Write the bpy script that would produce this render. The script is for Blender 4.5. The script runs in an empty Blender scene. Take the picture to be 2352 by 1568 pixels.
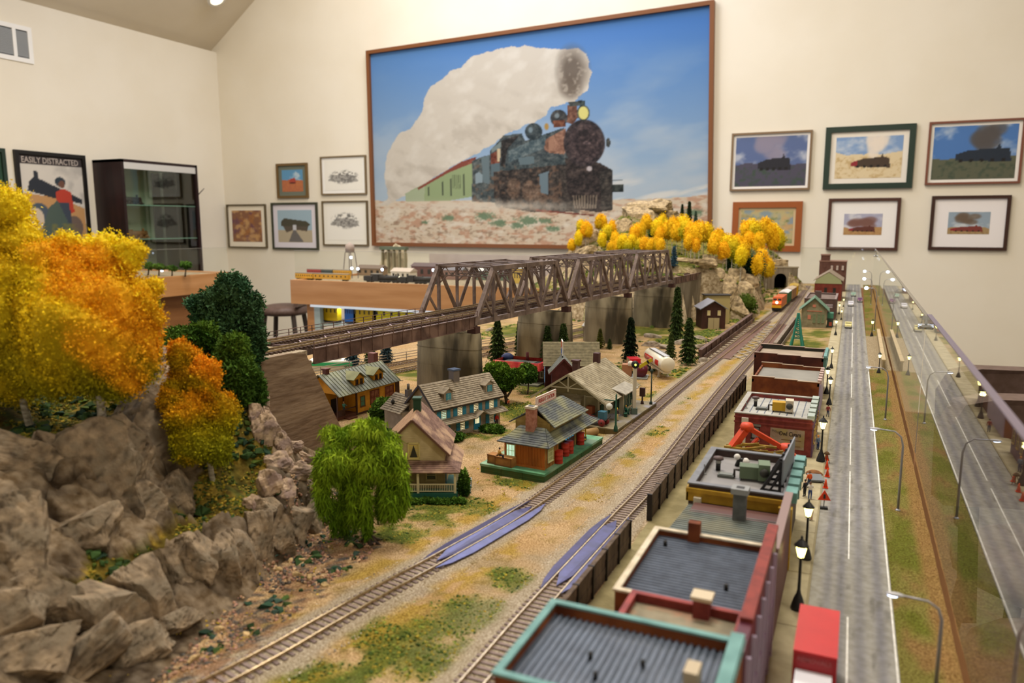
import bpy, math, random
import numpy as np
from mathutils import Vector, Matrix
random.seed(7)
# ---------------------------------------------------------------- units: centimetres, z = 0 is the layout's street, 105 cm above the floor
S = 0.01
Z0 = 105.0
HC = 32.0
FPX = 1743.0
PITCH = math.atan(269 / 1743.0)
YAW = math.radians(24.37)
COL = bpy.context.scene.collection
def W(x, y, z=0.0):
    return Vector((x * S, y * S, (z + Z0) * S))
# ---------------------------------------------------------------- camera
cam_d = bpy.data.cameras.new('camera')
cam = bpy.data.objects.new('camera', cam_d)
COL.objects.link(cam)
cam.location = W(0, 0, HC)
cam.rotation_euler = (math.radians(90) - PITCH, 0, YAW)
cam_d.sensor_width = 36.0
cam_d.lens = FPX / 2352 * 36.0
cam_d.clip_start = 0.02
cam_d.clip_end = 60
cam_d.dof.use_dof = True
cam_d.dof.focus_distance = 1.25
cam_d.dof.aperture_fstop = 7.5
sc = bpy.context.scene
sc.camera = cam
sc.view_settings.view_transform = 'Standard'
sc.view_settings.look = 'None'
sc.view_settings.exposure = 0.0
sc.view_settings.gamma = 1.0
sc.view_settings.use_curve_mapping = False
wd = bpy.data.worlds.new('world')
sc.world = wd
wd.use_nodes = True
wd.node_tree.nodes['Background'].inputs[0].default_value = (0.75, 0.85, 1.0, 1)
wd.node_tree.nodes['Background'].inputs[1].default_value = 0.6
sc.cycles.max_bounces = 7
sc.cycles.transparent_max_bounces = 12
# ---------------------------------------------------------------- lights of the room (ceiling fittings out of frame, and an added wall fill)
def area(name, x, y, z, sx, sy, power, color, rx=0, ry=0, rz=0):
    l = bpy.data.lights.new(name, 'AREA')
    l.shape = 'RECTANGLE'
    l.size = sx * S
    l.size_y = sy * S
    l.energy = power
    l.color = color
    o = bpy.data.objects.new(name, l)
    COL.objects.link(o)
    o.location = W(x, y, z)
    o.rotation_euler = (math.radians(rx), math.radians(ry), math.radians(rz))
    o['kind'] = 'helper'
    return o
WARM = (1.0, 0.92, 0.81)
for i, (x, y, p) in enumerate([(-330, 330, 66), (-60, 380, 62), (-330, 30, 46), (-60, 130, 90), (190, 280, 10), (190, 0, 34)]):
    area('ceiling_lamp', x, y, 262 if x != -60 else 330, 120, 50, p, WARM)
area('wall_fill_light', -330, 440, 345, 260, 40, 52, WARM, 66)  # added fill that brightens the upper back wall, not a fitting
# cool daylight: a roof window in the slope above the painting and a window in the left wall nearer than the frame
area('roof_window_light', -240, 520, 350, 260, 150, 70, (0.55, 0.68, 1.0), -25, 0, 0)
area('side_window_light', -600, 60, 90, 200, 140, 80, (0.62, 0.74, 1.0), 0, -90, 0)
# ---------------------------------------------------------------- pixel of the photograph -> point of the layout
def ray(u, v):
    x = (u - 1176) / FPX
    y = -(v - 784) / FPX
    c, s = math.cos(PITCH), math.sin(PITCH)
    fwd = c + y * s
    up = -s + y * c
    return Vector((x * math.cos(YAW) - fwd * math.sin(YAW), x * math.sin(YAW) + fwd * math.cos(YAW), up))
def Pz(u, v, z=0.0):
    d = ray(u, v); t = (z - HC) / d.z
    return Vector((d.x * t, d.y * t, z))
def Py(u, v, Y):
    d = ray(u, v); t = Y / d.y
    return Vector((d.x * t, Y, HC + d.z * t))
def Px(u, v, X):
    d = ray(u, v); t = X / d.x
    return Vector((X, d.y * t, HC + d.z * t))
def dep(p):
    return (-p[0] * math.sin(YAW) + p[1] * math.cos(YAW)) * math.cos(PITCH) - (p[2] - HC) * math.sin(PITCH)
# ---------------------------------------------------------------- colours and materials
def lin(h):
    if not isinstance(h, str):
        return h
    r = []
    for i in (0, 2, 4):
        c = int(h[i:i + 2], 16) / 255
        r.append(c / 12.92 if c <= 0.04045 else ((c + 0.055) / 1.055) ** 2.4)
    return tuple(r)
MATS = {}
def mat(name, c1, c2=None, sc_=1.0, rough=0.7, bump=0.0, bsc=None, metal=0.0, emit=0.0, stretch=(1, 1, 1), spec=0.35,
        detail=5.0, attr=None, lo=0.35, hi=0.65, c3=None, sc3=0.2, coat=0.0, kind='noise'):
    if name in MATS:
        return MATS[name]
    m = bpy.data.materials.new(name)
    MATS[name] = m
    m.use_nodes = True
    nt = m.node_tree
    N = nt.nodes; L = nt.links
    b = N['Principled BSDF']
    b.inputs['Roughness'].default_value = rough
    b.inputs['Metallic'].default_value = metal
    b.inputs['Specular IOR Level'].default_value = spec
    b.inputs['Coat Weight'].default_value = coat
    c1 = lin(c1)
    tc = N.new('ShaderNodeTexCoord')
    mp = N.new('ShaderNodeMapping')
    mp.inputs['Scale'].default_value = [100 * s for s in stretch]
    L.new(tc.outputs['Object'], mp.inputs[0])
    out = None
    if c2 is not None:
        if kind == 'voronoi':
            n = N.new('ShaderNodeTexVoronoi'); n.inputs['Scale'].default_value = sc_; src = n.outputs['Distance']
        else:
            n = N.new('ShaderNodeTexNoise'); n.inputs['Scale'].default_value = sc_; n.inputs['Detail'].default_value = detail; src = n.outputs['Fac']
        L.new(mp.outputs[0], n.inputs['Vector'])
        r = N.new('ShaderNodeValToRGB')
        r.color_ramp.elements[0].position = lo; r.color_ramp.elements[1].position = hi
        r.color_ramp.elements[0].color = (*c1, 1); r.color_ramp.elements[1].color = (*lin(c2), 1)
        L.new(src, r.inputs[0])
        out = r.outputs[0]
    if c3 is not None:
        n3 = N.new('ShaderNodeTexNoise'); n3.inputs['Scale'].default_value = sc3; n3.inputs['Detail'].default_value = 3
        L.new(mp.outputs[0], n3.inputs['Vector'])
        r3 = N.new('ShaderNodeValToRGB'); r3.color_ramp.elements[0].position = 0.48; r3.color_ramp.elements[1].position = 0.62
        L.new(n3.outputs['Fac'], r3.inputs[0])
        mx = N.new('ShaderNodeMix'); mx.data_type = 'RGBA'
        L.new(r3.outputs[0], mx.inputs['Factor']); L.new(out, mx.inputs['A']); mx.inputs['B'].default_value = (*lin(c3), 1)
        out = mx.outputs['Result']
    if attr:
        a = N.new('ShaderNodeAttribute'); a.attribute_name = attr
        if out is not None:
            mx = N.new('ShaderNodeMix'); mx.data_type = 'RGBA'; mx.blend_type = 'MULTIPLY'
            mx.inputs['Factor'].default_value = 1.0
            L.new(out, mx.inputs['A']); L.new(a.outputs['Color'], mx.inputs['B'])
            out = mx.outputs['Result']
        else:
            out = a.outputs['Color']
    if out is None:
        b.inputs['Base Color'].default_value = (*c1, 1)
    else:
        L.new(out, b.inputs['Base Color'])
    if bump:
        n2 = N.new('ShaderNodeTexNoise'); n2.inputs['Scale'].default_value = bsc or sc_ * 2; n2.inputs['Detail'].default_value = 6
        L.new(mp.outputs[0], n2.inputs['Vector'])
        bp = N.new('ShaderNodeBump'); bp.inputs['Strength'].default_value = bump; bp.inputs['Distance'].default_value = 0.002
        L.new(n2.outputs['Fac'], bp.inputs['Height']); L.new(bp.outputs[0], b.inputs['Normal'])
    if emit:
        b.inputs['Emission Strength'].default_value = emit
        b.inputs['Emission Color'].default_value = (*c1, 1)
        if out is not None:
            L.new(out, b.inputs['Emission Color'])
    return m
def flat(h, rough=0.6, **k):
    return mat('paint_' + h + ('' if rough == 0.6 else '_%d' % int(rough * 100)), h, rough=rough, **k)
# thin glass: Fresnel (Schlick) of the clear pane
def glassmat(name, tint='e8f0ea', f0=0.05):
    m = bpy.data.materials.new(name); MATS[name] = m
    m.use_nodes = True
    nt = m.node_tree; N = nt.nodes; L = nt.links
    N.clear()
    out = N.new('ShaderNodeOutputMaterial')
    tr = N.new('ShaderNodeBsdfTransparent'); tr.inputs[0].default_value = (*lin(tint), 1)
    gl = N.new('ShaderNodeBsdfGlossy'); gl.inputs['Roughness'].default_value = 0.02; gl.inputs[0].default_value = (0.95, 0.96, 0.95, 1)
    g = N.new('ShaderNodeNewGeometry')
    d = N.new('ShaderNodeVectorMath'); d.operation = 'DOT_PRODUCT'
    L.new(g.outputs['Normal'], d.inputs[0]); L.new(g.outputs['Incoming'], d.inputs[1])
    def mth(op, a, bb=None):
        n = N.new('ShaderNodeMath'); n.operation = op
        if isinstance(a, float): n.inputs[0].default_value = a
        else: L.new(a, n.inputs[0])
        if bb is not None:
            if isinstance(bb, float): n.inputs[1].default_value = bb
            else: L.new(bb, n.inputs[1])
        return n.outputs[0]
    c = mth('ABSOLUTE', d.outputs['Value'])
    p = mth('POWER', mth('SUBTRACT', 1.0, c), 5.0)
    f = mth('ADD', mth('MULTIPLY', p, 1.0 - f0), f0)
    mx = N.new('ShaderNodeMixShader')
    L.new(f, mx.inputs[0]); L.new(tr.outputs[0], mx.inputs[1]); L.new(gl.outputs[0], mx.inputs[2]); L.new(mx.outputs[0], out.inputs[0])
    return m
# ---------------------------------------------------------------- value noise in numpy
def _h(ix, iy, s):
    n = (ix.astype(np.int64) * 374761393 + iy.astype(np.int64) * 668265263 + s * 1442695041) & 0x7fffffff
    n = (n ^ (n >> 13)) * 1274126177 & 0x7fffffff
    return ((n ^ (n >> 16)) & 0xffff) / 65535.0
def vn(x, y, s=0, octv=3):
    x = np.asarray(x, float); y = np.asarray(y, float)
    r = 0; a = 1; t = 0
    for o in range(octv):
        ix = np.floor(x); iy = np.floor(y); fx = x - ix; fy = y - iy
        fx = fx * fx * (3 - 2 * fx); fy = fy * fy * (3 - 2 * fy)
        v = (_h(ix, iy, s + o) * (1 - fx) + _h(ix + 1, iy, s + o) * fx) * (1 - fy) + (_h(ix, iy + 1, s + o) * (1 - fx) + _h(ix + 1, iy + 1, s + o) * fx) * fy
        r = r + a * v; t += a; a *= 0.5; x = x * 2.03; y = y * 2.03
    return r / t
# ---------------------------------------------------------------- mesh builder (centimetres)
class MB:
    def __init__(s):
        s.v = []; s.f = []; s.fm = []; s.mats = []; s.sm = []; s.T = Matrix.Identity(4); s.k = 0; s.smooth = False
    def m(s, mt):
        if mt not in s.mats:
            s.mats.append(mt)
        s.k = s.mats.index(mt)
        return s
    def at(s, x=0, y=0, z=0, rz=0, rx=0, ry=0, sc=1):
        s.T = Matrix.Translation((x, y, z)) @ Matrix.Rotation(math.radians(rz), 4, 'Z') @ Matrix.Rotation(math.radians(ry), 4, 'Y') @ Matrix.Rotation(math.radians(rx), 4, 'X') @ Matrix.Scale(sc, 4)
        return s
    def raw(s, vs, fs, smooth=None):
        b = len(s.v)
        s.v += [tuple(s.T @ Vector(p)) for p in vs]
        for f in fs:
            s.f.append([b + i for i in f]); s.fm.append(s.k); s.sm.append(s.smooth if smooth is None else smooth)
        return s
    def hexa(s, p):
        return s.raw(p, [(0, 3, 2, 1), (4, 5, 6, 7), (0, 1, 5, 4), (1, 2, 6, 5), (2, 3, 7, 6), (3, 0, 4, 7)], False)
    def box(s, x0, x1, y0, y1, z0, z1):
        return s.hexa([(x0, y0, z0), (x1, y0, z0), (x1, y1, z0), (x0, y1, z0), (x0, y0, z1), (x1, y0, z1), (x1, y1, z1), (x0, y1, z1)])
    def cb(s, cx, cy, cz, sx, sy, sz):
        return s.box(cx - sx / 2, cx + sx / 2, cy - sy / 2, cy + sy / 2, cz - sz / 2, cz + sz / 2)
    def bar(s, a, b, w, h=None, up=(0, 0, 1)):
        a = Vector(a); b = Vector(b); h = h or w
        d = (b - a).normalized(); u = Vector(up)
        if abs(d.dot(u)) > 0.99: u = Vector((1, 0, 0))
        r = d.cross(u).normalized() * w / 2; u = r.cross(d).normalized() * h / 2
        return s.hexa([a - r - u, b - r - u, b + r - u, a + r - u, a - r + u, b - r + u, b + r + u, a + r + u])
    def quad(s, *p):
        return s.raw(p, [tuple(range(len(p)))], False)
    def slab(s, pts, n, t):
        """polygon pts extruded by vector n * t"""
        n = Vector(n) * t; k = len(pts); P = [Vector(p) for p in pts]
        fs = [tuple(range(k - 1, -1, -1)), tuple(range(k, 2 * k))] + [(i, (i + 1) % k, k + (i + 1) % k, k + i) for i in range(k)]
        return s.raw(P + [p + n for p in P], fs, False)
    def tube(s, pts, r, n=8, caps=True):
        P = [Vector(p) for p in pts]; k = len(P)
        R = r if isinstance(r, (list, tuple)) else [r] * k
        vs = []; prev = None
        for i, p in enumerate(P):
            d = (P[min(i + 1, k - 1)] - P[max(i - 1, 0)]).normalized()
            u = prev if prev is not None else (Vector((0, 0, 1)) if abs(d.z) < 0.9 else Vector((1, 0, 0)))
            a = d.cross(u).normalized(); c = a.cross(d).normalized(); prev = c
            for j in range(n):
                t = 2 * math.pi * j / n
                vs.append(p + (a * math.cos(t) + c * math.sin(t)) * R[i])
        fs = [(i * n + j, i * n + (j + 1) % n, (i + 1) * n + (j + 1) % n, (i + 1) * n + j) for i in range(k - 1) for j in range(n)]
        if caps:
            fs += [tuple(range(n - 1, -1, -1)), tuple((k - 1) * n + j for j in range(n))]
        return s.raw(vs, fs, True if n > 6 else False)
    def lathe(s, prof, n=12, cx=0, cy=0, cz=0, smooth=True):
        vs = [(cx + r * math.cos(2 * math.pi * j / n), cy + r * math.sin(2 * math.pi * j / n), cz + z) for r, z in prof for j in range(n)]
        k = len(prof)
        fs = [(i * n + j, i * n + (j + 1) % n, (i + 1) * n + (j + 1) % n, (i + 1) * n + j) for i in range(k - 1) for j in range(n)]
        fs += [tuple(range(n - 1, -1, -1)), tuple((k - 1) * n + j for j in range(n))]
        return s.raw(vs, fs, smooth)
    def ball(s, c, r, n=8, m=6, rz=None):
        rx, ry, rzz = (r, r, r) if not isinstance(r, (tuple, list)) else r
        vs = [(c[0], c[1], c[2] - rzz)]
        for i in range(1, m):
            t = math.pi * i / m
            for j in range(n):
                q = 2 * math.pi * j / n
                vs.append((c[0] + rx * math.sin(t) * math.cos(q), c[1] + ry * math.sin(t) * math.sin(q), c[2] - rzz * math.cos(t)))
        vs.append((c[0], c[1], c[2] + rzz))
        fs = [(0, 1 + (j + 1) % n, 1 + j) for j in range(n)]
        for i in range(m - 2):
            fs += [(1 + i * n + j, 1 + i * n + (j + 1) % n, 1 + (i + 1) * n + (j + 1) % n, 1 + (i + 1) * n + j) for j in range(n)]
        e = len(vs) - 1
        fs += [(e, 1 + (m - 2) * n + j, 1 + (m - 2) * n + (j + 1) % n) for j in range(n)]
        return s.raw(vs, fs, True)
    def gable(s, x0, x1, y0, y1, z0, z1, axis='x', ov=0.0):
        """solid gable prism; ridge along axis"""
        if axis == 'x':
            ym = (y0 + y1) / 2
            return s.raw([(x0, y0, z0), (x1, y0, z0), (x1, y1, z0), (x0, y1, z0), (x0, ym, z1), (x1, ym, z1)], [(0, 3, 2, 1), (0, 1, 5, 4), (2, 3, 4, 5), (0, 4, 3), (1, 2, 5)], False)
        xm = (x0 + x1) / 2
        return s.raw([(x0, y0, z0), (x1, y0, z0), (x1, y1, z0), (x0, y1, z0), (xm, y0, z1), (xm, y1, z1)], [(0, 3, 2, 1), (0, 1, 4), (1, 2, 5, 4), (2, 3, 5), (3, 0, 4, 5)], False)
    def mesh(s, name):
        me = bpy.data.meshes.new(name)
        me.from_pydata([(x * S, y * S, z * S) for x, y, z in s.v], [], s.f)
        for mt in s.mats: me.materials.append(mt)
        me.polygons.foreach_set('material_index', s.fm)
        me.polygons.foreach_set('use_smooth', s.sm)
        me.update()
        return me
    def obj(s, name, parent=None, **k):
        return link(name, s.mesh(name), parent, **k)
def link(name, me, parent=None, loc=None, rz=0, rot=None, label=None, cat=None, group=None, kind=None, scale=None):
    o = bpy.data.objects.new(name, me)
    COL.objects.link(o)
    if parent is not None:
        o.parent = parent
        if loc: o.location = Vector(loc) * S
    elif loc is not None:
        o.location = W(*loc)
    else:
        o.location = W(0, 0, 0)
    o.rotation_euler = rot or (0, 0, math.radians(rz))
    if scale: o.scale = (scale,) * 3 if not isinstance(scale, (tuple, list)) else scale
    if label: o['label'] = label
    if cat: o['category'] = cat
    if group: o['group'] = group
    if kind: o['kind'] = kind
    return o
def thing(name, label, cat, loc=(0, 0, 0), rz=0, group=None, rot=None):
    return link(name, None, None, loc, rz, rot, label, cat, group)
def copytree(o, parent=None):
    c = o.copy(); COL.objects.link(c)
    if parent is not None: c.parent = parent
    for ch in list(o.children):
        copytree(ch, c)
    return c
def npmesh(name, V, F, mats, smooth=True, col=None, mi=None):
    """V (n,3) cm, F (m,3|4) ints"""
    me = bpy.data.meshes.new(name)
    V = np.ascontiguousarray(V, np.float32) * S; F = np.ascontiguousarray(F, np.int32)
    n, k = F.shape
    me.vertices.add(len(V)); me.vertices.foreach_set('co', V.ravel())
    me.loops.add(n * k); me.loops.foreach_set('vertex_index', F.ravel())
    me.polygons.add(n); me.polygons.foreach_set('loop_start', np.arange(0, n * k, k, dtype=np.int32))
    me.polygons.foreach_set('loop_total', np.full(n, k, np.int32))
    me.polygons.foreach_set('use_smooth', np.full(n, smooth))
    for mt in (mats if isinstance(mats, list) else [mats]): me.materials.append(mt)
    if mi is not None: me.polygons.foreach_set('material_index', np.ascontiguousarray(mi, np.int32))
    if col is not None:
        a = me.color_attributes.new('col', 'FLOAT_COLOR', 'POINT')
        c = np.ones((len(V), 4), np.float32); c[:, :3] = col
        a.data.foreach_set('color', c.ravel())
    me.update(calc_edges=True)
    return me
def gridfaces(nx, ny):
    i, j = np.meshgrid(np.arange(nx - 1), np.arange(ny - 1), indexing='ij')
    a = (i * ny + j).ravel()
    return np.stack([a, a + ny, a + ny + 1, a + 1], 1)
def text(name, body, size, parent, loc, rot, mt, ext=0.01, ax='CENTER', sx=1.0, **k):
    c = bpy.data.curves.new(name, 'FONT')
    c.body = body; c.size = size * S; c.extrude = ext * S; c.align_x = ax; c.align_y = 'CENTER'; c.resolution_u = 2
    c.materials.append(mt); c.offset = size * S * 0.012
    t_ = bpy.data.objects.new('t', c); COL.objects.link(t_)
    me = bpy.data.meshes.new_from_object(t_.evaluated_get(bpy.context.evaluated_depsgraph_get())); bpy.data.objects.remove(t_); me.name = name
    o = link(name, me, parent, loc, rot=tuple(math.radians(a) for a in rot), **k)
    o.scale = (sx, 1, 1)
    return o
def srgb(a):
    a = np.asarray(a, float)
    return np.where(a <= 0.04045, a / 12.92, ((a + 0.055) / 1.055) ** 2.4)
# ================================================================ the room
M_wall = mat('wall_paint', 'ece4d2', 'e8dfcb', 0.02, rough=0.9, spec=0.1)
M_ceil = mat('ceiling_paint', 'e0d4be', 'dbceb6', 0.02, rough=0.95, spec=0.1)
M_floor = mat('carpet', '6a6258', '575048', 0.6, rough=1.0)
M_white = flat('f2f0ea', 0.5)
M_black = flat('1b1a19', 0.5)
XL, XR, YB, YF = -615.5, 415.0, 620.0, -260.0
XM = (XL + XR) / 2; ZE = 207.0; ZR = ZE + 0.7 * (XR - XL) / 2
def st(name, b): return b.obj(name, kind='structure')
b = MB().m(M_wall); b.slab([(XL - 10, YB, -105), (XR + 10, YB, -105), (XR + 10, YB, ZE), (XM, YB, ZR + 7), (XL - 10, YB, ZE)], (0, 1, 0), 10); st('wall_back', b)
b = MB().m(M_wall); b.slab([(XL - 10, YF, -105), (XR + 10, YF, -105), (XR + 10, YF, ZE), (XM, YF, ZR + 7), (XL - 10, YF, ZE)], (0, -1, 0), 10); st('wall_front', b)
b = MB().m(M_wall); b.box(XL - 10, XL, YF, YB, -105, ZE); st('wall_left', b)
b = MB().m(M_wall); b.box(XR, XR + 10, YF, YB, -105, ZE); st('wall_right', b)
b = MB().m(M_ceil)
b.slab([(XL - 10, YF - 10, ZE), (XM, YF - 10, ZR + 7), (XM, YB + 10, ZR + 7), (XL - 10, YB + 10, ZE)], (0, 0, 1), 8)
b.slab([(XM, YF - 10, ZR + 7), (XR + 10, YF - 10, ZE), (XR + 10, YB + 10, ZE), (XM, YB + 10, ZR + 7)], (0, 0, 1), 8); st('ceiling', b)
b = MB().m(M_floor); b.box(XL - 10, XR + 10, YF - 10, YB + 10, -113, -105); st('floor', b)
# ---------------------------------------------------------------- painted pictures: colours rasterised onto a fine grid of the flat picture
def pip(px, py, poly):
    c = np.zeros(px.shape, bool); n = len(poly); j = n - 1
    for i in range(n):
        xi, yi = poly[i]; xj, yj = poly[j]
        k = ((yi > py) != (yj > py)) & (px < (xj - xi) * (py - yi) / ((yj - yi) or 1e-9) + xi)
        c ^= k; j = i
    return c
class Canvas:
    def __init__(s, x, y): s.x = x; s.y = y; s.c = np.ones(x.shape + (3,)) * 0.8
    def fill(s, mask, col, a=1.0):
        col = np.array([int(col[i:i + 2], 16) / 255 for i in (0, 2, 4)]) if isinstance(col, str) else col
        m = (np.asarray(mask, float) * a)[..., None]
        s.c = s.c * (1 - m) + col * m
    def poly(s, p, col, a=1.0, wob=0, ws=10):
        x, y = s.x, s.y
        if wob:
            x = x + (vn(x / ws, y / ws, 5) - 0.5) * wob; y = y + (vn(x / ws, y / ws, 9) - 0.5) * wob
        s.fill(pip(x, y, p), col, a)
    def ell(s, cx, cy, rx, ry, col, a=1.0, soft=0.05):
        d = np.sqrt(((s.x - cx) / rx) ** 2 + ((s.y - cy) / ry) ** 2)
        s.fill(np.clip((1 - d) / soft + 0.5, 0, 1), col, a)
M_print = mat('painted_print', 'ffffff', rough=0.55, attr='col', spec=0.25)
def canvas_mesh(name, corners, nx, ny, painter, px=None):
    """corners TL,TR,BR,BL in cm; painter gets a Canvas in photo pixels (px corners) or unit coordinates"""
    u, v = np.meshgrid(np.linspace(0, 1, nx), np.linspace(0, 1, ny), indexing='ij')
    def bil(q):
        q = [np.array(t, float) for t in q]
        return ((1 - u) * (1 - v))[..., None] * q[0] + (u * (1 - v))[..., None] * q[1] + (u * v)[..., None] * q[2] + ((1 - u) * v)[..., None] * q[3]
    P = bil(corners)
    if px is not None:
        q = bil(px); cv = Canvas(q[..., 0], q[..., 1])
    else: cv = Canvas(u, v)
    painter(cv)
    if px is not None: cv.c = cv.c * 0.86
    F = gridfaces(nx, ny)[:, ::-1]
    return npmesh(name, P.reshape(-1, 3), F, M_print, True, srgb(np.clip(cv.c, 0, 1)).reshape(-1, 3))
def C2(l): return [(x / 2.5286 + 840, y / 2.5286) for x, y in l]
def paint_big(c):
    x, y = c.x, c.y
    t = np.clip((y - 40) / 420, 0, 1)[..., None]
    c.c = np.array([0.27, 0.50, 0.80]) * (1 - t) + np.array([0.72, 0.80, 0.86]) * t
    n = vn(x / 110 + y / 160, y / 60, 3, 4); m = np.clip((n - 0.42) * 3, 0, 1) * np.clip((y - 60 - (1640 - x) * 0.1) / 300, 0, 1)
    c.fill(m, 'c4d0da', 0.75)
    m = np.clip((vn(x / 50 + y / 20, y / 30, 8, 4) - 0.45) * 4, 0, 1) * np.clip((y - 380) / 40, 0, 1) * (x > 1300)
    c.fill(m, 'f0ece2', 0.8)
    # desert
    g = 458 + (vn(x / 40, x * 0, 4) - 0.5) * 8 + np.clip((x - 1450) / 180, 0, 1) * -12
    c.fill(y > g, 'e3d2b8')
    n = vn(x / 14, y / 7, 21, 4); c.fill((y > g) * np.clip((n - 0.5) * 6, 0, 1), 'c99a7c', 0.8)
    n = vn(x / 9, y / 5, 31, 3); c.fill((y > g + 14) * np.clip((n - 0.58) * 6, 0, 1), '8c6f58', 0.6)
    n = vn(x / 22, y / 12, 41, 3); c.fill((y > g + 18) * np.clip((n - 0.55) * 5, 0, 1), 'f3ead8', 0.8)
    # smoke
    sm = C2([(60, 1190), (150, 1150), (130, 1000), (150, 880), (230, 760), (300, 740), (380, 650), (400, 560), (440, 490), (520, 445), (560, 400), (640, 375), (700, 320), (780, 290), (900, 258), (1040, 248), (1150, 258), (1250, 268), (1330, 256), (1380, 290), (1407, 400), (1385, 500), (1320, 560), (1270, 575), (1180, 600), (1150, 650), (1100, 680), (900, 765), (820, 830), (700, 895), (560, 965), (420, 1050), (270, 1130), (150, 1190)])
    c.poly(sm, 'ddd5c6', 1, 9, 16)
    xx = x + (vn(x / 20, y / 20, 5) - 0.5) * 9
    ins = pip(x, y, sm)
    n = vn(x / 26 + y / 60, y / 24, 61, 4); c.fill(ins * np.clip((n - 0.46) * 3, 0, 1), 'ece6d9', 0.8)
    n = vn(x / 30, y / 22 - x / 80, 71, 4); c.fill(ins * np.clip((n - 0.5) * 4, 0, 1) * np.clip((y + x * 0.35 - 560) / 160, 0, 1), 'b8ae9f', 0.5)
    c.ell(1355, 152, 30, 46, '5f5348', 0.85, 0.9); c.ell(1350, 190, 22, 26, '6a5d50', 0.8, 0.8)
    n = vn(x / 9, y / 9, 77, 3); c.fill((np.hypot((x - 1355) / 34, (y - 160) / 60) < 1) * np.clip((n - 0.55) * 5, 0, 1), 'c0b6a6', 0.7)
    # train
    P = lambda l, col, a=1.0: c.poly(C2(l), col, a)
    P([(268, 1118), (560, 985), (706, 930), (706, 1135), (560, 1160), (275, 1165)], '9db081')
    P([(268, 1118), (400, 1065), (400, 1165), (275, 1165)], 'b4bfa0', 0.8)
    P([(350, 1085), (470, 1020), (640, 925), (735, 895), (720, 930), (560, 990), (360, 1095)], '8d4a3c')
    for q in (422, 515, 568, 650): P([(q, 1000 + (650 - q) * 0.35), (q + 9, 995 + (650 - q) * 0.35), (q + 9, 1130), (q, 1130)], '4c5644')
    for q in range(580, 640, 12): P([(q, 1005), (q + 7, 1003), (q + 7, 1085), (q, 1088)], '75845f')
    P([(706, 920), (770, 895), (830, 880), (850, 1170), (706, 1165)], '4b5556')
    P([(765, 900), (815, 885), (818, 1060), (775, 1050)], '6c7e84')
    P([(725, 1000), (750, 985), (770, 1000), (770, 1050), (730, 1055)], '93a6ae')
    P([(820, 860), (900, 768), (1010, 755), (1030, 800), (1255, 720), (1262, 800), (1300, 960), (1150, 960), (920, 965), (880, 1010), (820, 1000)], '3c484c')
    P([(825, 850), (905, 790), (900, 830), (830, 870)], '7d8c8c')
    P([(930, 860), (1150, 760), (1150, 840), (930, 930)], '52646a')
    P([(885, 800), (1000, 762), (925, 850), (905, 960), (885, 950)], '2d2a29')
    P([(822, 880), (880, 850), (878, 930), (825, 940)], '7a4231'); P([(860, 850), (880, 845), (880, 920), (862, 925)], 'd6c3a0')
    P([(822, 940), (878, 930), (876, 1010), (824, 1012)], '5d7078')
    P([(1150, 790), (1262, 725), (1275, 800), (1255, 880), (1170, 870), (1140, 850)], '8a6350')
    P([(1165, 800), (1200, 775), (1190, 860), (1165, 860)], 'a77d66')
    P([(880, 955), (1290, 900), (1300, 940), (880, 985)], '3e4b4e')
    P([(840, 985), (1290, 935), (1330, 1225), (1080, 1230), (900, 1200), (840, 1140)], '352f2b')
    for q, r in ((960, 1085), (1050, 1100), (1120, 1120)): c.ell(*C2([(q, r)])[0], 16, 26, '6d5848', 0.8, 0.3)
    for q in range(7): c.ell(*C2([(870 + q * 75, 1170 + q * 6)])[0], 9, 12, '54504b', 0.9, 0.3)
    P([(1110, 1000), (1165, 980), (1160, 1050), (1160, 1120), (1120, 1110)], '6e828c')
    P([(990, 900), (1080, 890), (1085, 935), (995, 945)], '64777e')
    P([(1260, 900), (1450, 930), (1520, 975), (1518, 1215), (1440, 1230), (1320, 1210), (1270, 1100)], '2a2221')
    P([(1450, 985), (1500, 965), (1520, 985), (1518, 1210), (1455, 1215)], '2e2b28')
    P([(1515, 1062), (1575, 1060), (1575, 1105), (1517, 1108)], '26302e'); P([(1517, 1035), (1570, 1033), (1570, 1038), (1517, 1040)], '3a4442')
    for q in range(9): P([(1300 + q * 16, 1125), (1306 + q * 16, 1125), (1318 + q * 14, 1205), (1308 + q * 14, 1208)], '7d6f5f')
    c.ell(*C2([(1365, 812)])[0], 45, 55, '30272a'); c.ell(*C2([(1368, 812)])[0], 36, 44, '3d3032', 0.9); c.ell(*C2([(1375, 812)])[0], 24, 30, '2b2023', 0.9)
    c.ell(*C2([(1378, 812)])[0], 8, 4, '6d5c5c', 0.7, 0.5)
    c.ell(*C2([(1495, 810)])[0], 5, 11, '343a39')
    P([(1275, 590), (1325, 575), (1335, 660), (1300, 700), (1268, 690)], '6b4636'); P([(1280, 570), (1350, 560), (1352, 590), (1282, 598)], '2f3736')
    P([(1340, 560), (1372, 560), (1372, 600), (1342, 600)], '27393b')
    c.ell(*C2([(1225, 665)])[0], 19, 20, '34373a'); c.ell(*C2([(1215, 650)])[0], 5, 6, '8ea0a8', 0.8, 0.5)
    P([(1190, 680), (1260, 675), (1262, 715), (1195, 720)], '6d3d28')
    c.ell(*C2([(1080, 745)])[0], 20, 20, '2c3a40'); c.ell(*C2([(1062, 735)])[0], 5, 7, '90a4ad', 0.8, 0.5)
    c.ell(*C2([(1155, 715)])[0], 5, 8, 'b58a3c', 0.9, 0.3)
    c.ell(*C2([(1362, 634)])[0], 14, 18, '2f3a36'); c.ell(*C2([(1362, 634)])[0], 11, 15, 'e6df86', 1, 0.1)
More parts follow.
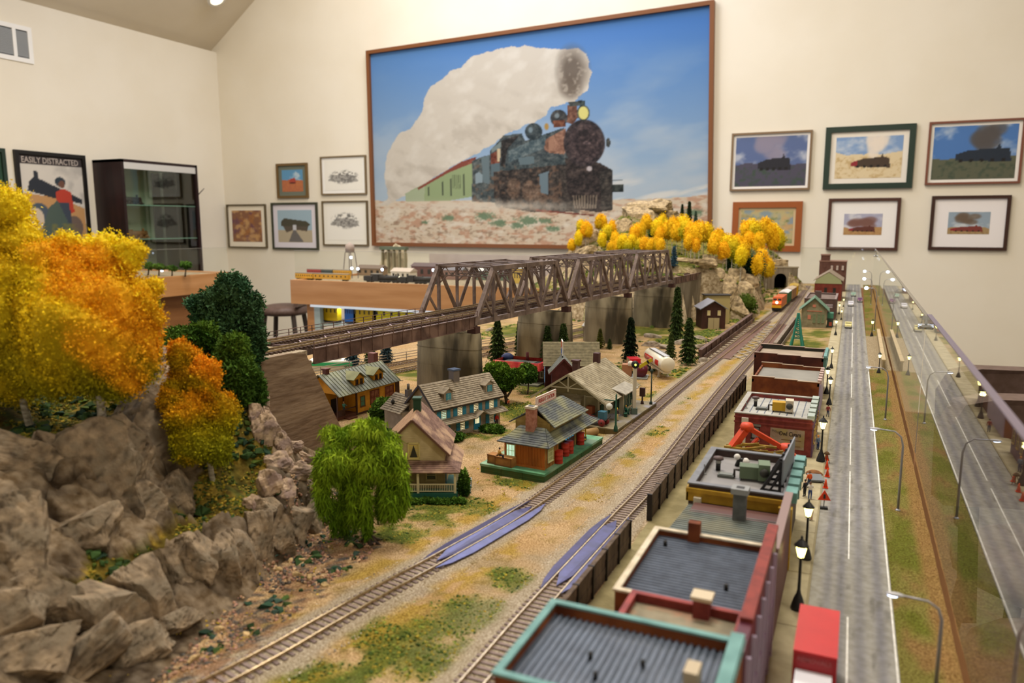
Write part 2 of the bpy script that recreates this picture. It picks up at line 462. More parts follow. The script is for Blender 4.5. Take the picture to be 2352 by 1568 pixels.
    c.ell(*C2([(1393, 965)])[0], 6, 6, 'd8cfd0', 0.9, 0.4)
    P([(1090, 1210), (1420, 1245), (1420, 1252), (1090, 1222)], '7a352a')
    lum = c.c.mean(-1); dk = (lum < 0.42) & (y > 200) & (y < 500) & (x > 1110)
    for sc_, sd, am in ((7, 301, 0.3), (3.2, 307, 0.22)):
        n = vn(x / sc_, y / sc_, sd, 2); c.c = c.c + (dk * (n - 0.47) * am)[..., None] * np.array([1.1, 0.98, 0.86])
    n = vn(x / 9, y / 9, 311, 2); c.fill(dk * (y > 372) * (x < 1330) * np.clip((n - 0.55) * 5, 0, 1), '8a6a54', 0.6)
    c.c = np.clip(c.c, 0.05, 1)
    m = np.exp(-((x - 1150) / 220) ** 2 - ((y - 472) / 12) ** 2); c.fill(m, 'e9dfcd', 0.8)
    for cx, cy, r in ((785, 1255, 70), (560, 1265, 50), (870, 1295, 60), (1040, 1280, 80), (1150, 1280, 50), (980, 1310, 50), (1190, 1330, 50), (400, 1290, 30), (1930, 1230, 60)):
        q = C2([(cx, cy)])[0]
        d = 1 - np.hypot((x - q[0]) / (r / 2.5), (y - q[1]) / (r / 6)) + (vn(x / 4, y / 4, 90) - 0.5) * 1.2
        c.fill(np.clip(d * 2, 0, 1), '6f8a6a', 0.9)
def picture(name, px, painter, label, fcol, fw=1.6, mat_w=0.0, mcol='efe7d8', group=None, cornersY=YB, nx=70, ny=50, pxpaint=False, thick=2.2, mrim=None, wallx=None):
    """px: TL,TR,BR,BL outer frame corners in the photograph, on the back wall (or left wall)"""
    if wallx is None: q = [Py(u, v, YB) for u, v in px]; nrm = Vector((0, -1, 0))
    else: q = [Px(u, v, wallx) for u, v in px]; nrm = Vector((1, 0, 0))
    if not pxpaint:      # straight rectangle
        h = 'x' if wallx is None else 'y'
        a0 = (getattr(q[0], h) + getattr(q[3], h)) / 2; a1 = (getattr(q[1], h) + getattr(q[2], h)) / 2
        zt = (q[0].z + q[1].z) / 2; zb = (q[2].z + q[3].z) / 2
        mk = (lambda a, z: Vector((a, YB, z))) if wallx is None else (lambda a, z: Vector((wallx, a, z)))
        q = [mk(a0, zt), mk(a1, zt), mk(a1, zb), mk(a0, zb)]
    ctr = sum(q, Vector()) / 4
    root = thing(name, label, 'picture', tuple(ctr), group=group)
    q = [p - ctr + nrm * 0.15 for p in q]
    ex = (q[1] - q[0]).normalized(); ez = (q[0] - q[3]).normalized()
    def inset(d): return [q[0] + ex * d - ez * d, q[1] - ex * d - ez * d, q[2] - ex * d + ez * d, q[3] + ex * d + ez * d]
    i1 = inset(fw)
    b = MB().m(flat(fcol, 0.45))
    for k in range(4):
        b.slab([q[k], q[(k + 1) % 4], i1[(k + 1) % 4], i1[k]], nrm, thick)
    b.obj('picture_frame', root)
    if mat_w:
        b = MB().m(flat(mcol, 0.8)); b.slab(i1, nrm, thick * 0.35); b.obj('mount_board', root)
    if mrim:
        pass
    i2 = inset(fw + mat_w) if not isinstance(mat_w, tuple) else None
    off = nrm * (thick * 0.35 + 0.12)
    pp = [p + off for p in i2]
    pxx = None
    if pxpaint:
        pxx = [(u + du, v + dv) for (u, v), du, dv in zip(px, (6, -6, -6, 6), (6, 6, -6, -6))]
    me = canvas_mesh('print', pp, nx, ny, painter, pxx)
    link('print', me, root)
    return root
picture('railway_painting', [(847, 119), (1643, 3), (1636, 576), (861, 564)], paint_big, 'very large painting of a black steam locomotive trailing white smoke', '7a4a26', 3.2, nx=400, ny=290, pxpaint=True, thick=5)
# small pictures in unit coordinates
def P_land(sky='9fb6d0', ground='c9b48c', hz=0.45, smoke=None, loco='3c3330', lx=0.5, ly=0.6, lw=0.3, dark=None, seed=1, red=False):
    def f(c):
        x, y = c.x, c.y
        c.fill(x > -1, sky); n = vn(x * 5, y * 5, seed, 4); c.fill(np.clip((n - 0.5) * 4, 0, 1), 'e6e4de', 0.6)
        c.fill(y > hz + (vn(x * 6, x * 0, seed) - 0.5) * 0.15, ground)
        n = vn(x * 22, y * 16, seed + 3, 3); c.fill((y > hz + 0.05) * np.clip((n - 0.5) * 4, 0, 1), dark or '8c7650', 0.7)
        if smoke:
            sx, sy, rx, ry, col = smoke
            for k in range(9):
                r = random.random
                c.ell(sx + (r() - 0.5) * rx, sy + (r() - 0.5) * ry, rx * 0.35, ry * 0.35, col, 0.75, 0.5)
        c.poly([(lx - lw, ly - 0.02), (lx - lw * 0.5, ly - 0.09), (lx + lw * 0.5, ly - 0.12), (lx + lw * 0.62, ly - 0.2), (lx + lw * 0.7, ly - 0.12), (lx + lw, ly - 0.1), (lx + lw * 1.1, ly + 0.14), (lx - lw, ly + 0.1)], loco)
        if red: c.poly([(lx - lw * 1.2, ly), (lx - lw * 0.8, ly - 0.06), (lx - lw * 0.8, ly + 0.1), (lx - lw * 1.2, ly + 0.08)], '8f2f34')
        for k in range(5): c.ell(lx - lw * 0.8 + k * lw * 0.4, ly + 0.1, 0.025, 0.035, '1f1c1c')
    return f
def P_mud(cols, seed=2, sc_=7):
    def f(c):
        c.fill(c.x > -1, cols[0])
        for k, q in enumerate(cols[1:]):
            n = vn(c.x * sc_, c.y * sc_, seed + 7 * k, 4); c.fill(np.clip((n - 0.5) * 5, 0, 1), q, 0.85)
    return f
def P_bridge(c):
    c.fill(c.x > -1, '9db4c0'); c.fill(c.y > 0.62, 'b3a68c')
    c.poly([(0.1, 0.35), (0.2, 0.25), (0.85, 0.35), (0.95, 0.45), (0.9, 0.5), (0.1, 0.5)], '4d4a3c')
    c.poly([(0.15, 0.5), (0.9, 0.5), (0.85, 0.66), (0.6, 0.62), (0.45, 0.62), (0.25, 0.7)], '5b5246')
    c.poly([(0.44, 0.46), (0.54, 0.46), (0.54, 0.62), (0.44, 0.62)], 'c4c4c8'); c.poly([(0.45, 0.62), (0.52, 0.62), (0.75, 1), (0.3, 1)], '6e6a66')
def P_pencil(top):
    def f(c):
        c.fill(c.x > -1, 'eeeade')
        n = vn(c.x * 26, c.y * 20, 4, 3); m = np.clip(1 - np.hypot((c.x - 0.5) / 0.42, (c.y - top) / 0.26), 0, 1)
        c.fill(np.clip((n - 0.42) * 5, 0, 1) * np.clip(m * 3, 0, 1), '5c5a56', 0.85)
        c.poly([(0.1, top + 0.08), (0.3, top - 0.08), (0.75, top - 0.05), (0.9, top + 0.16), (0.6, top + 0.2), (0.1, top + 0.13)], '7a7772', 0.6)
    return f
def rect(x0, y0, x1, y1): return [(x0, y0), (x1, y0), (x1, y1), (x0, y1)]
picture('framed_picture', rect(638, 375, 709, 455), P_land('5f93b8', 'b06a48', 0.5, None, 'a8483a', 0.5, 0.5, 0.15, 'c07a4a', 3), 'small print in a thick bronze frame with grey mount, highest at the left', '6e5530', 2.4, 4.0, '6f7466')
picture('framed_picture', rect(739, 358, 843, 447), P_pencil(0.55), 'black and white locomotive drawing in thin brown frame beside the large painting', '7d6a4c', 1.3, 3.0, 'f3f1ea')
picture('framed_picture', rect(525, 469, 614, 569), P_mud(['8a6148', 'a8703f', '6d4a58', 'c9a06a'], 5, 6), 'brown and orange abstract-looking print nearest the corner of the room', '5e5138', 1.4, 5.0, 'efe6d2')
picture('framed_picture', rect(627, 465, 732, 573), P_bridge, 'print of an overhead bridge across a straight track in dark green frame', '3f4030', 2.0, 5.5, 'dcd6dc')
picture('framed_picture', rect(743, 461, 847, 564), P_pencil(0.42), 'pale pencil landscape print with a pink reflection, under the locomotive drawing', '6a5a3e', 1.4, 4.0, 'ece8da')
picture('framed_picture', [(1681, 305), (1867, 301), (1860, 437), (1678, 438)], P_land('5a6a92', '4d4a58', 0.55, (0.55, 0.2, 0.35, 0.4, '8a8496'), '2a2a30', 0.55, 0.55, 0.22, '39503a', 11), 'dim blue print of a night locomotive in thin silver-brown frame', '80684c', 1.5, 1.8, 'f0ece6')
picture('framed_picture', [(1896, 293), (2104, 284), (2096, 431), (1891, 436)], P_land('7f9cc4', 'dcc9a2', 0.42, (0.62, 0.25, 0.22, 0.5, 'e9dccb'), '4a3c30', 0.55, 0.62, 0.26, 'b99a66', 13, True), 'print of a train crossing pale desert in a broad dark green frame', '27382d', 4.0, 3.6, 'ece4d6')
picture('framed_picture', [(2133, 281), (2352, 271), (2346, 421), (2125, 425)], P_land('4e78b4', '5d5f4c', 0.6, (0.62, 0.22, 0.3, 0.4, '55504e'), '27303c', 0.6, 0.55, 0.32, '3c4a3c', 17), 'print of a blue-black locomotive under a tower of dark smoke, top right', '7a4a38', 1.5, 2.0, 'f0ece2')
picture('framed_picture', [(1683, 465), (1845, 461), (1838, 577), (1681, 577)], P_mud(['b8ab7c', '6b7a4c', 'c8a070', '7f93a0'], 8, 6), 'woodland painting in a wide orange-brown wooden frame behind yellow trees', '9a5426', 4.6, 1.8, 'cdb88e')
picture('framed_picture', [(1903, 457), (2069, 453), (2062, 575), (1898, 574)], P_land('a9a8bc', 'b48d5c', 0.66, (0.5, 0.38, 0.5, 0.45, '7a564c'), '63382e', 0.5, 0.72, 0.3, '9a7348', 23, True), 'wide-mounted print of a train under round brown smoke, brown frame', '4c2d22', 2.2, 9.0, 'f1ece6')
picture('framed_picture', [(2140, 451), (2322, 447), (2312, 575), (2131, 574)], P_land('93a3b0', 'a48a60', 0.72, (0.5, 0.28, 0.42, 0.35, '6b5a4a'), '7d3c34', 0.48, 0.76, 0.34, '87683f', 29, True), 'wide-mounted print of a red train with drifting smoke, lower right', '3b2219', 2.2, 9.0, 'efe9e6')
# posters on the left wall
def P_poster(c):
    x, y = c.x, c.y
    c.fill(x > -1, 'cfc8bc'); n = vn(x * 5, y * 6, 2, 4); c.fill(np.clip((n - 0.5) * 4, 0, 1), 'a9a49c', 0.7)
    c.fill(y < 0.11, '3a3434')
    c.poly([(0, 0.44), (0.6, 0.5), (1, 0.62), (1, 1), (0, 1)], 'b98d5c')
    c.ell(0.25, 0.72, 0.17, 0.16, '4a5560', 1); c.ell(0.2, 0.76, 0.12, 0.14, 'c9b8a0'); c.ell(0.8, 0.85, 0.14, 0.14, '6a5a50')
    c.poly([(0.1, 0.42), (0.14, 0.3), (0.2, 0.27), (0.22, 0.18), (0.27, 0.18), (0.28, 0.27), (0.6, 0.38), (0.95, 0.5), (0.95, 0.56), (0.5, 0.5)], '2d3138')
    c.ell(0.62, 0.3, 0.085, 0.06, '2f3a42'); c.ell(0.64, 0.33, 0.05, 0.045, '6b4a3c')
    c.poly([(0.54, 0.42), (0.66, 0.38), (0.78, 0.42), (0.82, 0.66), (0.76, 0.68), (0.7, 0.6), (0.54, 0.58)], 'b2402f')
    c.poly([(0.55, 0.55), (0.74, 0.55), (0.76, 0.85), (0.56, 0.85)], '3d4450')
    c.poly([(0.4, 0.62), (0.55, 0.52), (0.7, 0.8), (0.85, 1), (0.2, 1)], '4c5a52'); n = vn(x * 18, y * 18, 9, 3); c.fill((y > 0.8) * np.clip((n - 0.5) * 4, 0, 1), '7b7440', 0.7)
po = picture('framed_poster', [(32, 345), (190, 356), (207, 556), (45, 560)], P_poster, 'black-framed poster reading EASILY DISTRACTED with engine and boy in red', '15120f', 3.0, 0, nx=60, ny=80, thick=3, wallx=XL)
po['category'] = 'poster'
p = Px(113, 371, XL) - Vector(po.location) / S + Vector((0, 0, Z0))
text('lettering', 'EASILY DISTRACTED', 6.6, po, (1.7, p.y, p.z), (90, 0, 90), flat('b3a79c'), 0.05, sx=0.82, label='pale grey poster title lettering')
po = picture('framed_poster', [(-40, 338), (14, 341), (20, 560), (-34, 560)], P_mud(['2f4a3a', '3a5a46'], 3, 3), 'dark green poster cut by the left edge of the photo', '22352a', 3.0, 0, nx=20, ny=20, thick=3, wallx=XL)
po['category'] = 'poster'
# wall vent
a = Px(-30, 50, XL); d = Px(77, 148, XL); a2 = Px(77, 66, XL)
root = thing('wall_vent', 'white louvred air vent high on the left wall', 'vent', (XL, (a.y + d.y) / 2, (a2.z + d.z) / 2))
hw, hh = (d.y - a.y) / 2, (a2.z - d.z) / 2
b = MB().m(M_white); b.box(0, 1.2, -hw, hw, -hh, -hh + 3.5).box(0, 1.2, -hw, hw, hh - 3.5, hh).box(0, 1.2, -hw, -hw + 3.5, -hh + 3.5, hh - 3.5).box(0, 1.2, hw - 3.5, hw, -hh + 3.5, hh - 3.5)
b.box(0, 1.2, -1.4 + hw * 0.15, 1.4 + hw * 0.15, -hh + 3.5, hh - 3.5); b.obj('vent_frame', root)
b = MB().m(flat('2e3438')); b.box(0, 0.2, -hw + 3, hw - 3, -hh + 3, hh - 3); b.obj('backing', root)
sl = None
for k in range(16):
    z = -hh + 5 + k * (2 * hh - 10) / 15
    if sl is None:
        b = MB().m(flat('b9bdc0')); b.slab([(0.2, -hw + 3, -0.5), (1.0, -hw + 3, 0.2), (1.0, hw - 3, 0.2), (0.2, hw - 3, -0.5)], (0, 0, 1), 0.25)
        sl = b.obj('slat', root, loc=(0, 0, z))
    else:
        o = sl.copy(); COL.objects.link(o); o.location = Vector((0, 0, z)) * S
# ---------------------------------------------------------------- display cabinet on the left wall
M_wen = mat('dark_wenge', '2b1718', '1f1112', 0.3, rough=0.4, stretch=(1, 1, 0.1))
M_glass = glassmat('clear_glass', 'eef4f0')
M_pane = glassmat('clear_pane', 'f6f8f5', 0.035)
cz0, cz1 = Px(470, 628, -579).z, Px(300, 366, -579).z
root = thing('display_cabinet', 'dark brown wall cabinet with sliding glass front and glass shelves', 'cabinet', (XL, 509.5, cz0))
Hh = cz1 - cz0; D = 36; w = 41.5
b = MB().m(M_wen); b.box(0, D, -w, -w + 2.5, 0, Hh).box(0, D, w - 2.5, w, 0, Hh).box(0, D, -w, w, 0, 2.5).box(0, D, -w, w, Hh - 2.5, Hh); b.obj('carcass', root)
b = MB().m(flat('b8c2a8')); b.box(0.2, 1, -w + 2, w - 2, 2, Hh - 2); b.obj('back_panel', root, label='pale green back panel')
b = MB().m(flat('c9c6c0', 0.3)); b.box(D - 3, D, -w + 2.5, w - 2.5, Hh - 8, Hh - 2.5); b.obj('light_rail', root, label='pale strip under the cabinet top')
b = MB().m(M_glass); b.box(D - 1.2, D - 0.8, -w + 2.5, 1, 2.5, Hh - 6).box(D - 2.2, D - 1.8, -1, w - 2.5, 2.5, Hh - 6); b.obj('sliding_door', root, label='clear glass doors')
b = MB().m(M_wen); b.box(2, D - 4, w - 24, w - 22, 2, Hh - 8); b.obj('divider', root)
for k, z in enumerate((Hh * 0.33, Hh * 0.62)):
    b = MB().m(flat('8fae9c', 0.2)); b.box(1, D - 3, -w + 2.5, w - 2.5, z, z + 0.8); b.obj('glass_shelf', root)
def boxthing(name, label, cat, loc, size, col, group=None, rz=0, extra=None):
    b = MB().m(flat(col)); b.cb(0, 0, size[2] / 2, *size)
    if extra: extra(b)
    return b.obj(name, None, loc=loc, rz=rz, label=label, cat=cat, group=group)
def lococab(b):
    b.m(flat('1c1c1e')); b.tube([(0, -6, 4), (0, 7, 4)], 1.8, 10); b.cb(0, -7, 4.4, 4, 3.5, 5); b.tube([(0, 5, 5), (0, 5, 7.5)], 0.6, 8)
    for y in (-6, -2, 2, 6): b.tube([(-1.8, y, 1.3), (1.8, y, 1.3)], 1.3, 10)
for nm, y, z, c, lb in (('model_locomotive', 490, Hh * 0.33 + 0.8, '8a5a30', 'brown model locomotive on the middle glass shelf of the cabinet'), ('model_locomotive', 486, 2.5, '2a2c34', 'dark model locomotive on the lowest cabinet shelf'), ('model_locomotive', 486, Hh * 0.62 + 0.8, '241f1f', 'black model locomotive on the upper cabinet shelf')):
    b = MB().m(flat(c)); b.cb(0, 0, 0.8, 5, 24, 1.6); b.tube([(0, -9, 4.4), (0, 10, 4.4)], 2.6, 10); b.cb(0, -9, 5, 5.5, 6, 6); b.tube([(0, 7, 6), (0, 7, 9)], 0.9, 8)
    for yy in (-9, -3, 3, 9): b.tube([(-2.6, yy, 1.8), (2.6, yy, 1.8)], 1.7, 10)
    b.obj(nm, None, loc=(XL + 22, y, cz0 + z), label=lb, cat='model train')
b = MB().m(flat('3a2c28')); b.tube([(XL + 37, 549, -10 + 70), (XL + 38, 556, 66), (XL + 10, 562, 50), (XL + 6, 566, 20), (XL + 4, 566, -40)], 0.35, 6)
b.v = [(x - XL, y - 560, z) for x, y, z in b.v]
b.obj('power_cable', None, loc=(XL, 560, 0), label='thin dark cable hanging beside the display cabinet', cat='cable')
# ================================================================ the layout: benchwork, ground, hill, mountain
M_maple = mat('maple_fascia', 'bf8c5a', 'b07c4a', 0.12, rough=0.4, stretch=(0.25, 0.25, 2.5), detail=4)
M_oak = mat('maple_panel', '9b6a3e', '8b5c34', 0.12, rough=0.55, stretch=(0.3, 0.3, 2))
def gx(y): return 8.9 - 0.0028 * (y - 50)
b = MB().m(M_oak); b.slab([(-128, 12, -13), (9.6, 12, -13), (9.6, 446, -13), (-134, 446, -13), (-134, 340, -13), (-111, 332, -13), (-111, 250, -13), (-127, 150, -13)], (0, 0, 1), 11.5); b.obj('layout_table', None, label='long main table carrying the model town, brown wooden edge', cat='table')
# rail polylines
def cr(pts, step=1.0):
    P = [Vector((p[0], p[1], p[2] if len(p) > 2 else 0)) for p in pts]
    P = [P[0] * 2 - P[1]] + P + [P[-1] * 2 - P[-2]]
    out = []
    for i in range(1, len(P) - 2):
        n = max(1, int((P[i + 1] - P[i]).length / step))
        for k in range(n):
            t = k / n; a, b_, c, d = P[i - 1:i + 3]
            out.append(0.5 * ((2 * b_) + (c - a) * t + (2 * a - 5 * b_ + 4 * c - d) * t * t + (3 * b_ - a - 3 * c + d) * t ** 3))
    out.append(P[-2])
    return out
TA = cr([(-42.5, 22), (-38.5, 38), (-37.2, 45.5), (-36, 52.6), (-34.2, 62), (-32.6, 72), (-31.4, 87), (-30.7, 110), (-30.2, 151), (-28, 220), (-26.1, 285), (-25.2, 330), (-24.6, 352), (-26, 372), (-29.5, 388), (-33.2, 402), (-38, 425)])
TB = cr([(-22.8, 22), (-22.6, 44), (-22.5, 56), (-21.9, 76), (-21.4, 92), (-21.8, 125), (-21.9, 162), (-21.3, 212), (-21.3, 255), (-21.6, 320), (-22.3, 386), (-22.6, 425)])
def pdist(x, y, path):
    P = np.array([(p.x, p.y) for p in path]); d = np.full(x.shape, 1e9)
    for i in range(0, len(P) - 1, 3):
        a = P[i]; c = P[min(i + 3, len(P) - 1)]; e = c - a; L2 = e @ e + 1e-9
        t = np.clip(((x - a[0]) * e[0] + (y - a[1]) * e[1]) / L2, 0, 1)
        d = np.minimum(d, np.hypot(x - a[0] - t * e[0], y - a[1] - t * e[1]))
    return d
class TPS:
    def __init__(s, pts, lam=0.3):
        s.P = np.array([(p[0], p[1]) for p in pts]); z = np.array([p[2] for p in pts]); n = len(z)
        K = s.U(np.hypot(s.P[:, None, 0] - s.P[None, :, 0], s.P[:, None, 1] - s.P[None, :, 1])) + lam * np.eye(n)
        Q = np.c_[np.ones(n), s.P]; A = np.block([[K, Q], [Q.T, np.zeros((3, 3))]])
        s.w = np.linalg.solve(A, np.r_[z, 0, 0, 0])
    def U(s, r): return r * r * np.log(r + 1e-6)
    def __call__(s, x, y):
        x = np.asarray(x, float); y = np.asarray(y, float); r = s.w[-3] + s.w[-2] * x + s.w[-1] * y
        for i in range(len(s.P)): r = r + s.w[i] * s.U(np.hypot(x - s.P[i, 0], y - s.P[i, 1]))
        return r
hp = [(330, 1620, 0), (420, 1510, 0), (520, 1420, 0), (600, 1340, 0), (650, 1290, 0), (700, 1235, 0), (735, 1160, 0), (752, 1075, 0), (765, 1020, -1.5), (480, 1560, 0), (700, 1400, 0), (800, 1250, 0), (850, 1100, 0), (900, 1000, -1),
      (170, 1425, 3.4), (300, 1345, 3.8), (420, 1260, 4), (520, 1230, 4), (600, 1195, 4), (660, 1165, 3.6), (720, 1140, 2.8), (690, 1060, 4.4), (640, 1010, 7),
      (120, 1500, 2.8), (60, 1580, 3), (-20, 1560, 4), (240, 1330, 4.6), (380, 1230, 5), (480, 1180, 5), (560, 1120, 5.6), (330, 1225, 5.4), (180, 1330, 5), (430, 1160, 5.6), (130, 1400, 4.4),
      (60, 1110, 11.2), (190, 1080, 11), (270, 1030, 11.5), (340, 985, 12), (410, 1000, 11), (490, 1115, 6.8), (545, 1040, 8.6), (590, 980, 10.4), (605, 900, 13),
      (68, 980, 13.2), (240, 1015, 12.2), (300, 945, 13.2), (150, 960, 13.2), (0, 940, 14.4), (-100, 1000, 13.6), (-100, 1300, 9), (-80, 1500, 5.5), (30, 1200, 9.4), (20, 1320, 7.2), (420, 930, 13), (380, 850, 15.4), (500, 850, 14.6), (590, 812, 15.3), (640, 803, 15.3), (560, 790, 15.4), (480, 780, 15.6), (300, 800, 16.6), (200, 760, 18), (0, 740, 19), (-150, 800, 18)]
HP = [Pz(*p) for p in hp] + [(-112, 122, 15), (-95, 122, 14.5), (-84, 108, 13), (-130, 90, 15), (-130, 40, 14), (-90, 20, 12), (-60, 20, 6)]
hill = TPS(HP, 0.02)
BD = Vector((math.sin(math.radians(5.04)), math.cos(math.radians(5.04)), 0)); BN = Vector((BD.y, -BD.x, 0)); B0 = Vector((-62.0, 120.9, 0))
def BS(s, t, z): return B0 + BD * s + BN * t + Vector((0, 0, z))
def STf(x, y): return (x - B0.x) * BD.x + (y - B0.y) * BD.y, (x - B0.x) * BN.x + (y - B0.y) * BN.y
def wpoly(l): return [(p.x, p.y) for p in (Pz(*q) for q in l)]
LEDGE = wpoly([(150, 1440, 3.4), (110, 1400, 4.2), (260, 1290, 4.9), (330, 1245, 5.1), (430, 1180, 5.4), (470, 1120, 6.4), (440, 1080, 7.6), (450, 1010, 10.4), (520, 970, 10.6), (600, 990, 10), (610, 1060, 8), (605, 1130, 5.6), (590, 1195, 4.2), (520, 1215, 4.1), (430, 1240, 4.2), (330, 1320, 4)])
PLAT = wpoly([(-200, 1070, 13), (0, 1080, 11.4), (60, 1070, 11.8), (190, 1040, 12), (270, 1000, 12.1), (330, 955, 12.8), (400, 930, 13), (450, 890, 14), (600, 860, 14.4), (650, 800, 15.4), (600, 760, 15.6), (200, 700, 19), (-300, 740, 19)])
def worley(x, y, s, seed):
    x = x / s; y = y / s; ix = np.floor(x); iy = np.floor(y); f1 = x * 0 + 9.; f2 = x * 0 + 9.; idd = x * 0
    for a in (-1, 0, 1):
        for b_ in (-1, 0, 1):
            jx = ix + a; jy = iy + b_; d = np.hypot(jx + _h(jx, jy, seed) - x, jy + _h(jx, jy, seed + 7) - y); r = _h(jx, jy, seed + 13)
            k = d < f1; f2 = np.where(k, f1, np.minimum(f2, d)); idd = np.where(k, r, idd); f1 = np.where(k, d, f1)
    return f2 - f1, idd
def grassy(x, y):
    z = hill(x, y); w = (vn(x / 2, y / 2, 205, 3) - 0.5) * 3
    xx = x + w; yy = y + w
    return pip(xx, yy, LEDGE) | pip(xx, yy, PLAT) | (x < -86)
def crag(x, y):
    xx = x + (vn(x / 3, y / 3, 11, 3) - 0.5) * 3; yy = y + (vn(x / 3, y / 3, 17, 3) - 0.5) * 3
    a, ia = worley(xx, yy * 0.8, 6.5, 3); b_, ib = worley(xx + yy * 0.4, yy, 2.8, 9)
    ck = np.exp(-(a / 0.07) ** 2); cb = np.exp(-(b_ / 0.08) ** 2)
    return ia * 2.0 + ib * 0.6 - ck * 1.3 - cb * 0.4 - 0.8, np.clip(ck + cb * 0.6, 0, 1)
def Hh(x, y):
    z = hill(x, y)
    cz_, _ = crag(x, y)
    z = z + np.where(grassy(x, y), 0, cz_) * np.clip((z - 0.3) / 2, 0, 1)
    s, t = STf(x, y)
    z = np.where((t > -0.1) & (s > -62), np.minimum(z, np.maximum(-1, (-40 - s) * 0.62) + np.clip((-52 - s) * 0.6, 0, 9)), z)
    z = np.where((t <= -0.1) & (s > -43), np.minimum(z, 15.0 - (s + 43) * 2.2), z)
    z = np.where((t <= -0.1) & (s > -60), np.minimum(z, 15.2), z)
    z = np.where((t < -14) & (s > -75), np.minimum(z, 15.2 - (-14 - t) * 0.9), z)
    n = vn(x / 3.0, y / 3.0, 5, 4) - 0.5
    return z + n * np.clip(z, 0, 3) * 0.35
mp_ = [(1650, 745, 0), (1700, 735, 0), (1750, 712, 0), (1783, 682, 0), (1760, 690, 2)]
MP = [Pz(*p) for p in mp_] + [Py(1648, 630, 268), Py(1690, 650, 283), Py(1735, 668, 300), Py(1760, 640, 320), Py(1600, 622, 285), Py(1560, 612, 290), Py(1500, 480, 420), Py(1450, 490, 405), Py(1400, 515, 385), Py(1350, 545, 370), Py(1312, 575, 362),
      Py(1560, 540, 410), Py(1640, 552, 405), Py(1720, 572, 410), Py(1785, 600, 418), Py(1812, 622, 424), Py(1640, 600, 320), Py(1700, 618, 330), Py(1745, 625, 350), Py(1560, 585, 340), Py(1480, 590, 330), Py(1420, 600, 330), Py(1500, 530, 385),
      (-128, 325, 0), (-135, 345, 3), (-150, 380, 0), (-160, 420, 4), (-60, 440, 24), (-120, 440, 26), (-75, 246, 14.5), (-56, 240, 15), (-48, 262, 15), (-66, 232, 15), (-100, 300, 8), (-111, 290, 0), (-100, 262, 0), (-90, 246, 4), (-36, 440, 12), (-29, 440, 3),
      (-29, 392, 8.5), (-38, 398, 13), (-26, 376, 0), (-24, 410, 0), (-27, 350, 0), (-34, 350, 7), (-150, 330, 0), (-41, 300, 9), (-35, 330, 5)]
mount = TPS(MP, 0.6)
def Hm(x, y):
    z = mount(x, y)
    n = vn(x / 7.0, y / 7.0, 15, 5) - 0.5
    r = np.abs(vn(x / 9.0, y / 9.0, 25, 4) - 0.5) * 2
    s, t = STf(x, y)
    z = np.where((s < 135) & (t > -16) & (z > 8), z * 0 + 15.2, z)
    z = np.where((t > 0) & (s < 146), np.minimum(z, 0 * z), z)
    z = np.where(s < 117, np.minimum(z, -1), z)
    z = np.where((np.abs((x + 34) * 0.97 + (y - 396.5) * 0.242) < 3.7) & (y > 396) & (y < 408), -1, z)
    z = np.where((y > 285) & (y < 396.5) & (x > -0.112 * y), np.minimum(z, np.maximum(-1, (-0.103 * y - x) * 3)), z)
    return z + (n * 2.2 - r * 1.4 + 0.4) * np.clip(z / 6, 0, 1.3)
def base(x, y):
    a = np.minimum(pdist(x, y, TA), pdist(x, y, TB))
    return np.clip((3.3 - a) / 1.4, 0, 1) * 0.2 + (vn(x / 5, y / 5, 3, 3) - 0.5) * 0.25 * np.clip((a - 2.4) / 2, 0, 1)
def hit(u, v, fn=None, t0=20, t1=600):
    """where the sight line through a pixel meets the ground"""
    d = ray(u, v); f = fn or ground
    prev = t0; 
    ts = np.arange(t0, t1, 0.5)
    x = d.x * ts; y = d.y * ts; z = HC + d.z * ts; h = f(x, y)
    k = np.argmax(z < h)
    if z[k] >= h[k]: k = len(ts) - 1
    return Vector((x[k], y[k], h[k]))
def ground(x, y):
    z = np.zeros_like(x) + 0.0
    z = np.where((y < 124) & (x < -42), np.maximum(z, Hh(x, y)), z)
    z = np.where((y > 228) & (x < -22) & (x > -165), np.maximum(z, Hm(x, y)), z)
    return z
def gz(x, y): return float(ground(np.array([x]), np.array([y]))[0])
M_terr = mat('scenic_ground', 'ffffff', 'aba08e', 7.0, rough=0.95, bump=0.8, bsc=6.0, attr='col', detail=6, lo=0.34, hi=0.62, spec=0.08)
M_terr2 = mat('scenic_rockface', 'ffffff', 'b0a594', 1.1, rough=0.92, bump=0.9, bsc=1.6, attr='col', detail=8, lo=0.35, hi=0.65, spec=0.1)
def cc(h): return np.array([int(h[i:i + 2], 16) / 255 for i in (0, 2, 4)])
def mixc(c, m, col): return c * (1 - m[..., None]) + cc(col) * m[..., None]
GR = []   # green patches (centre in cm, radii)
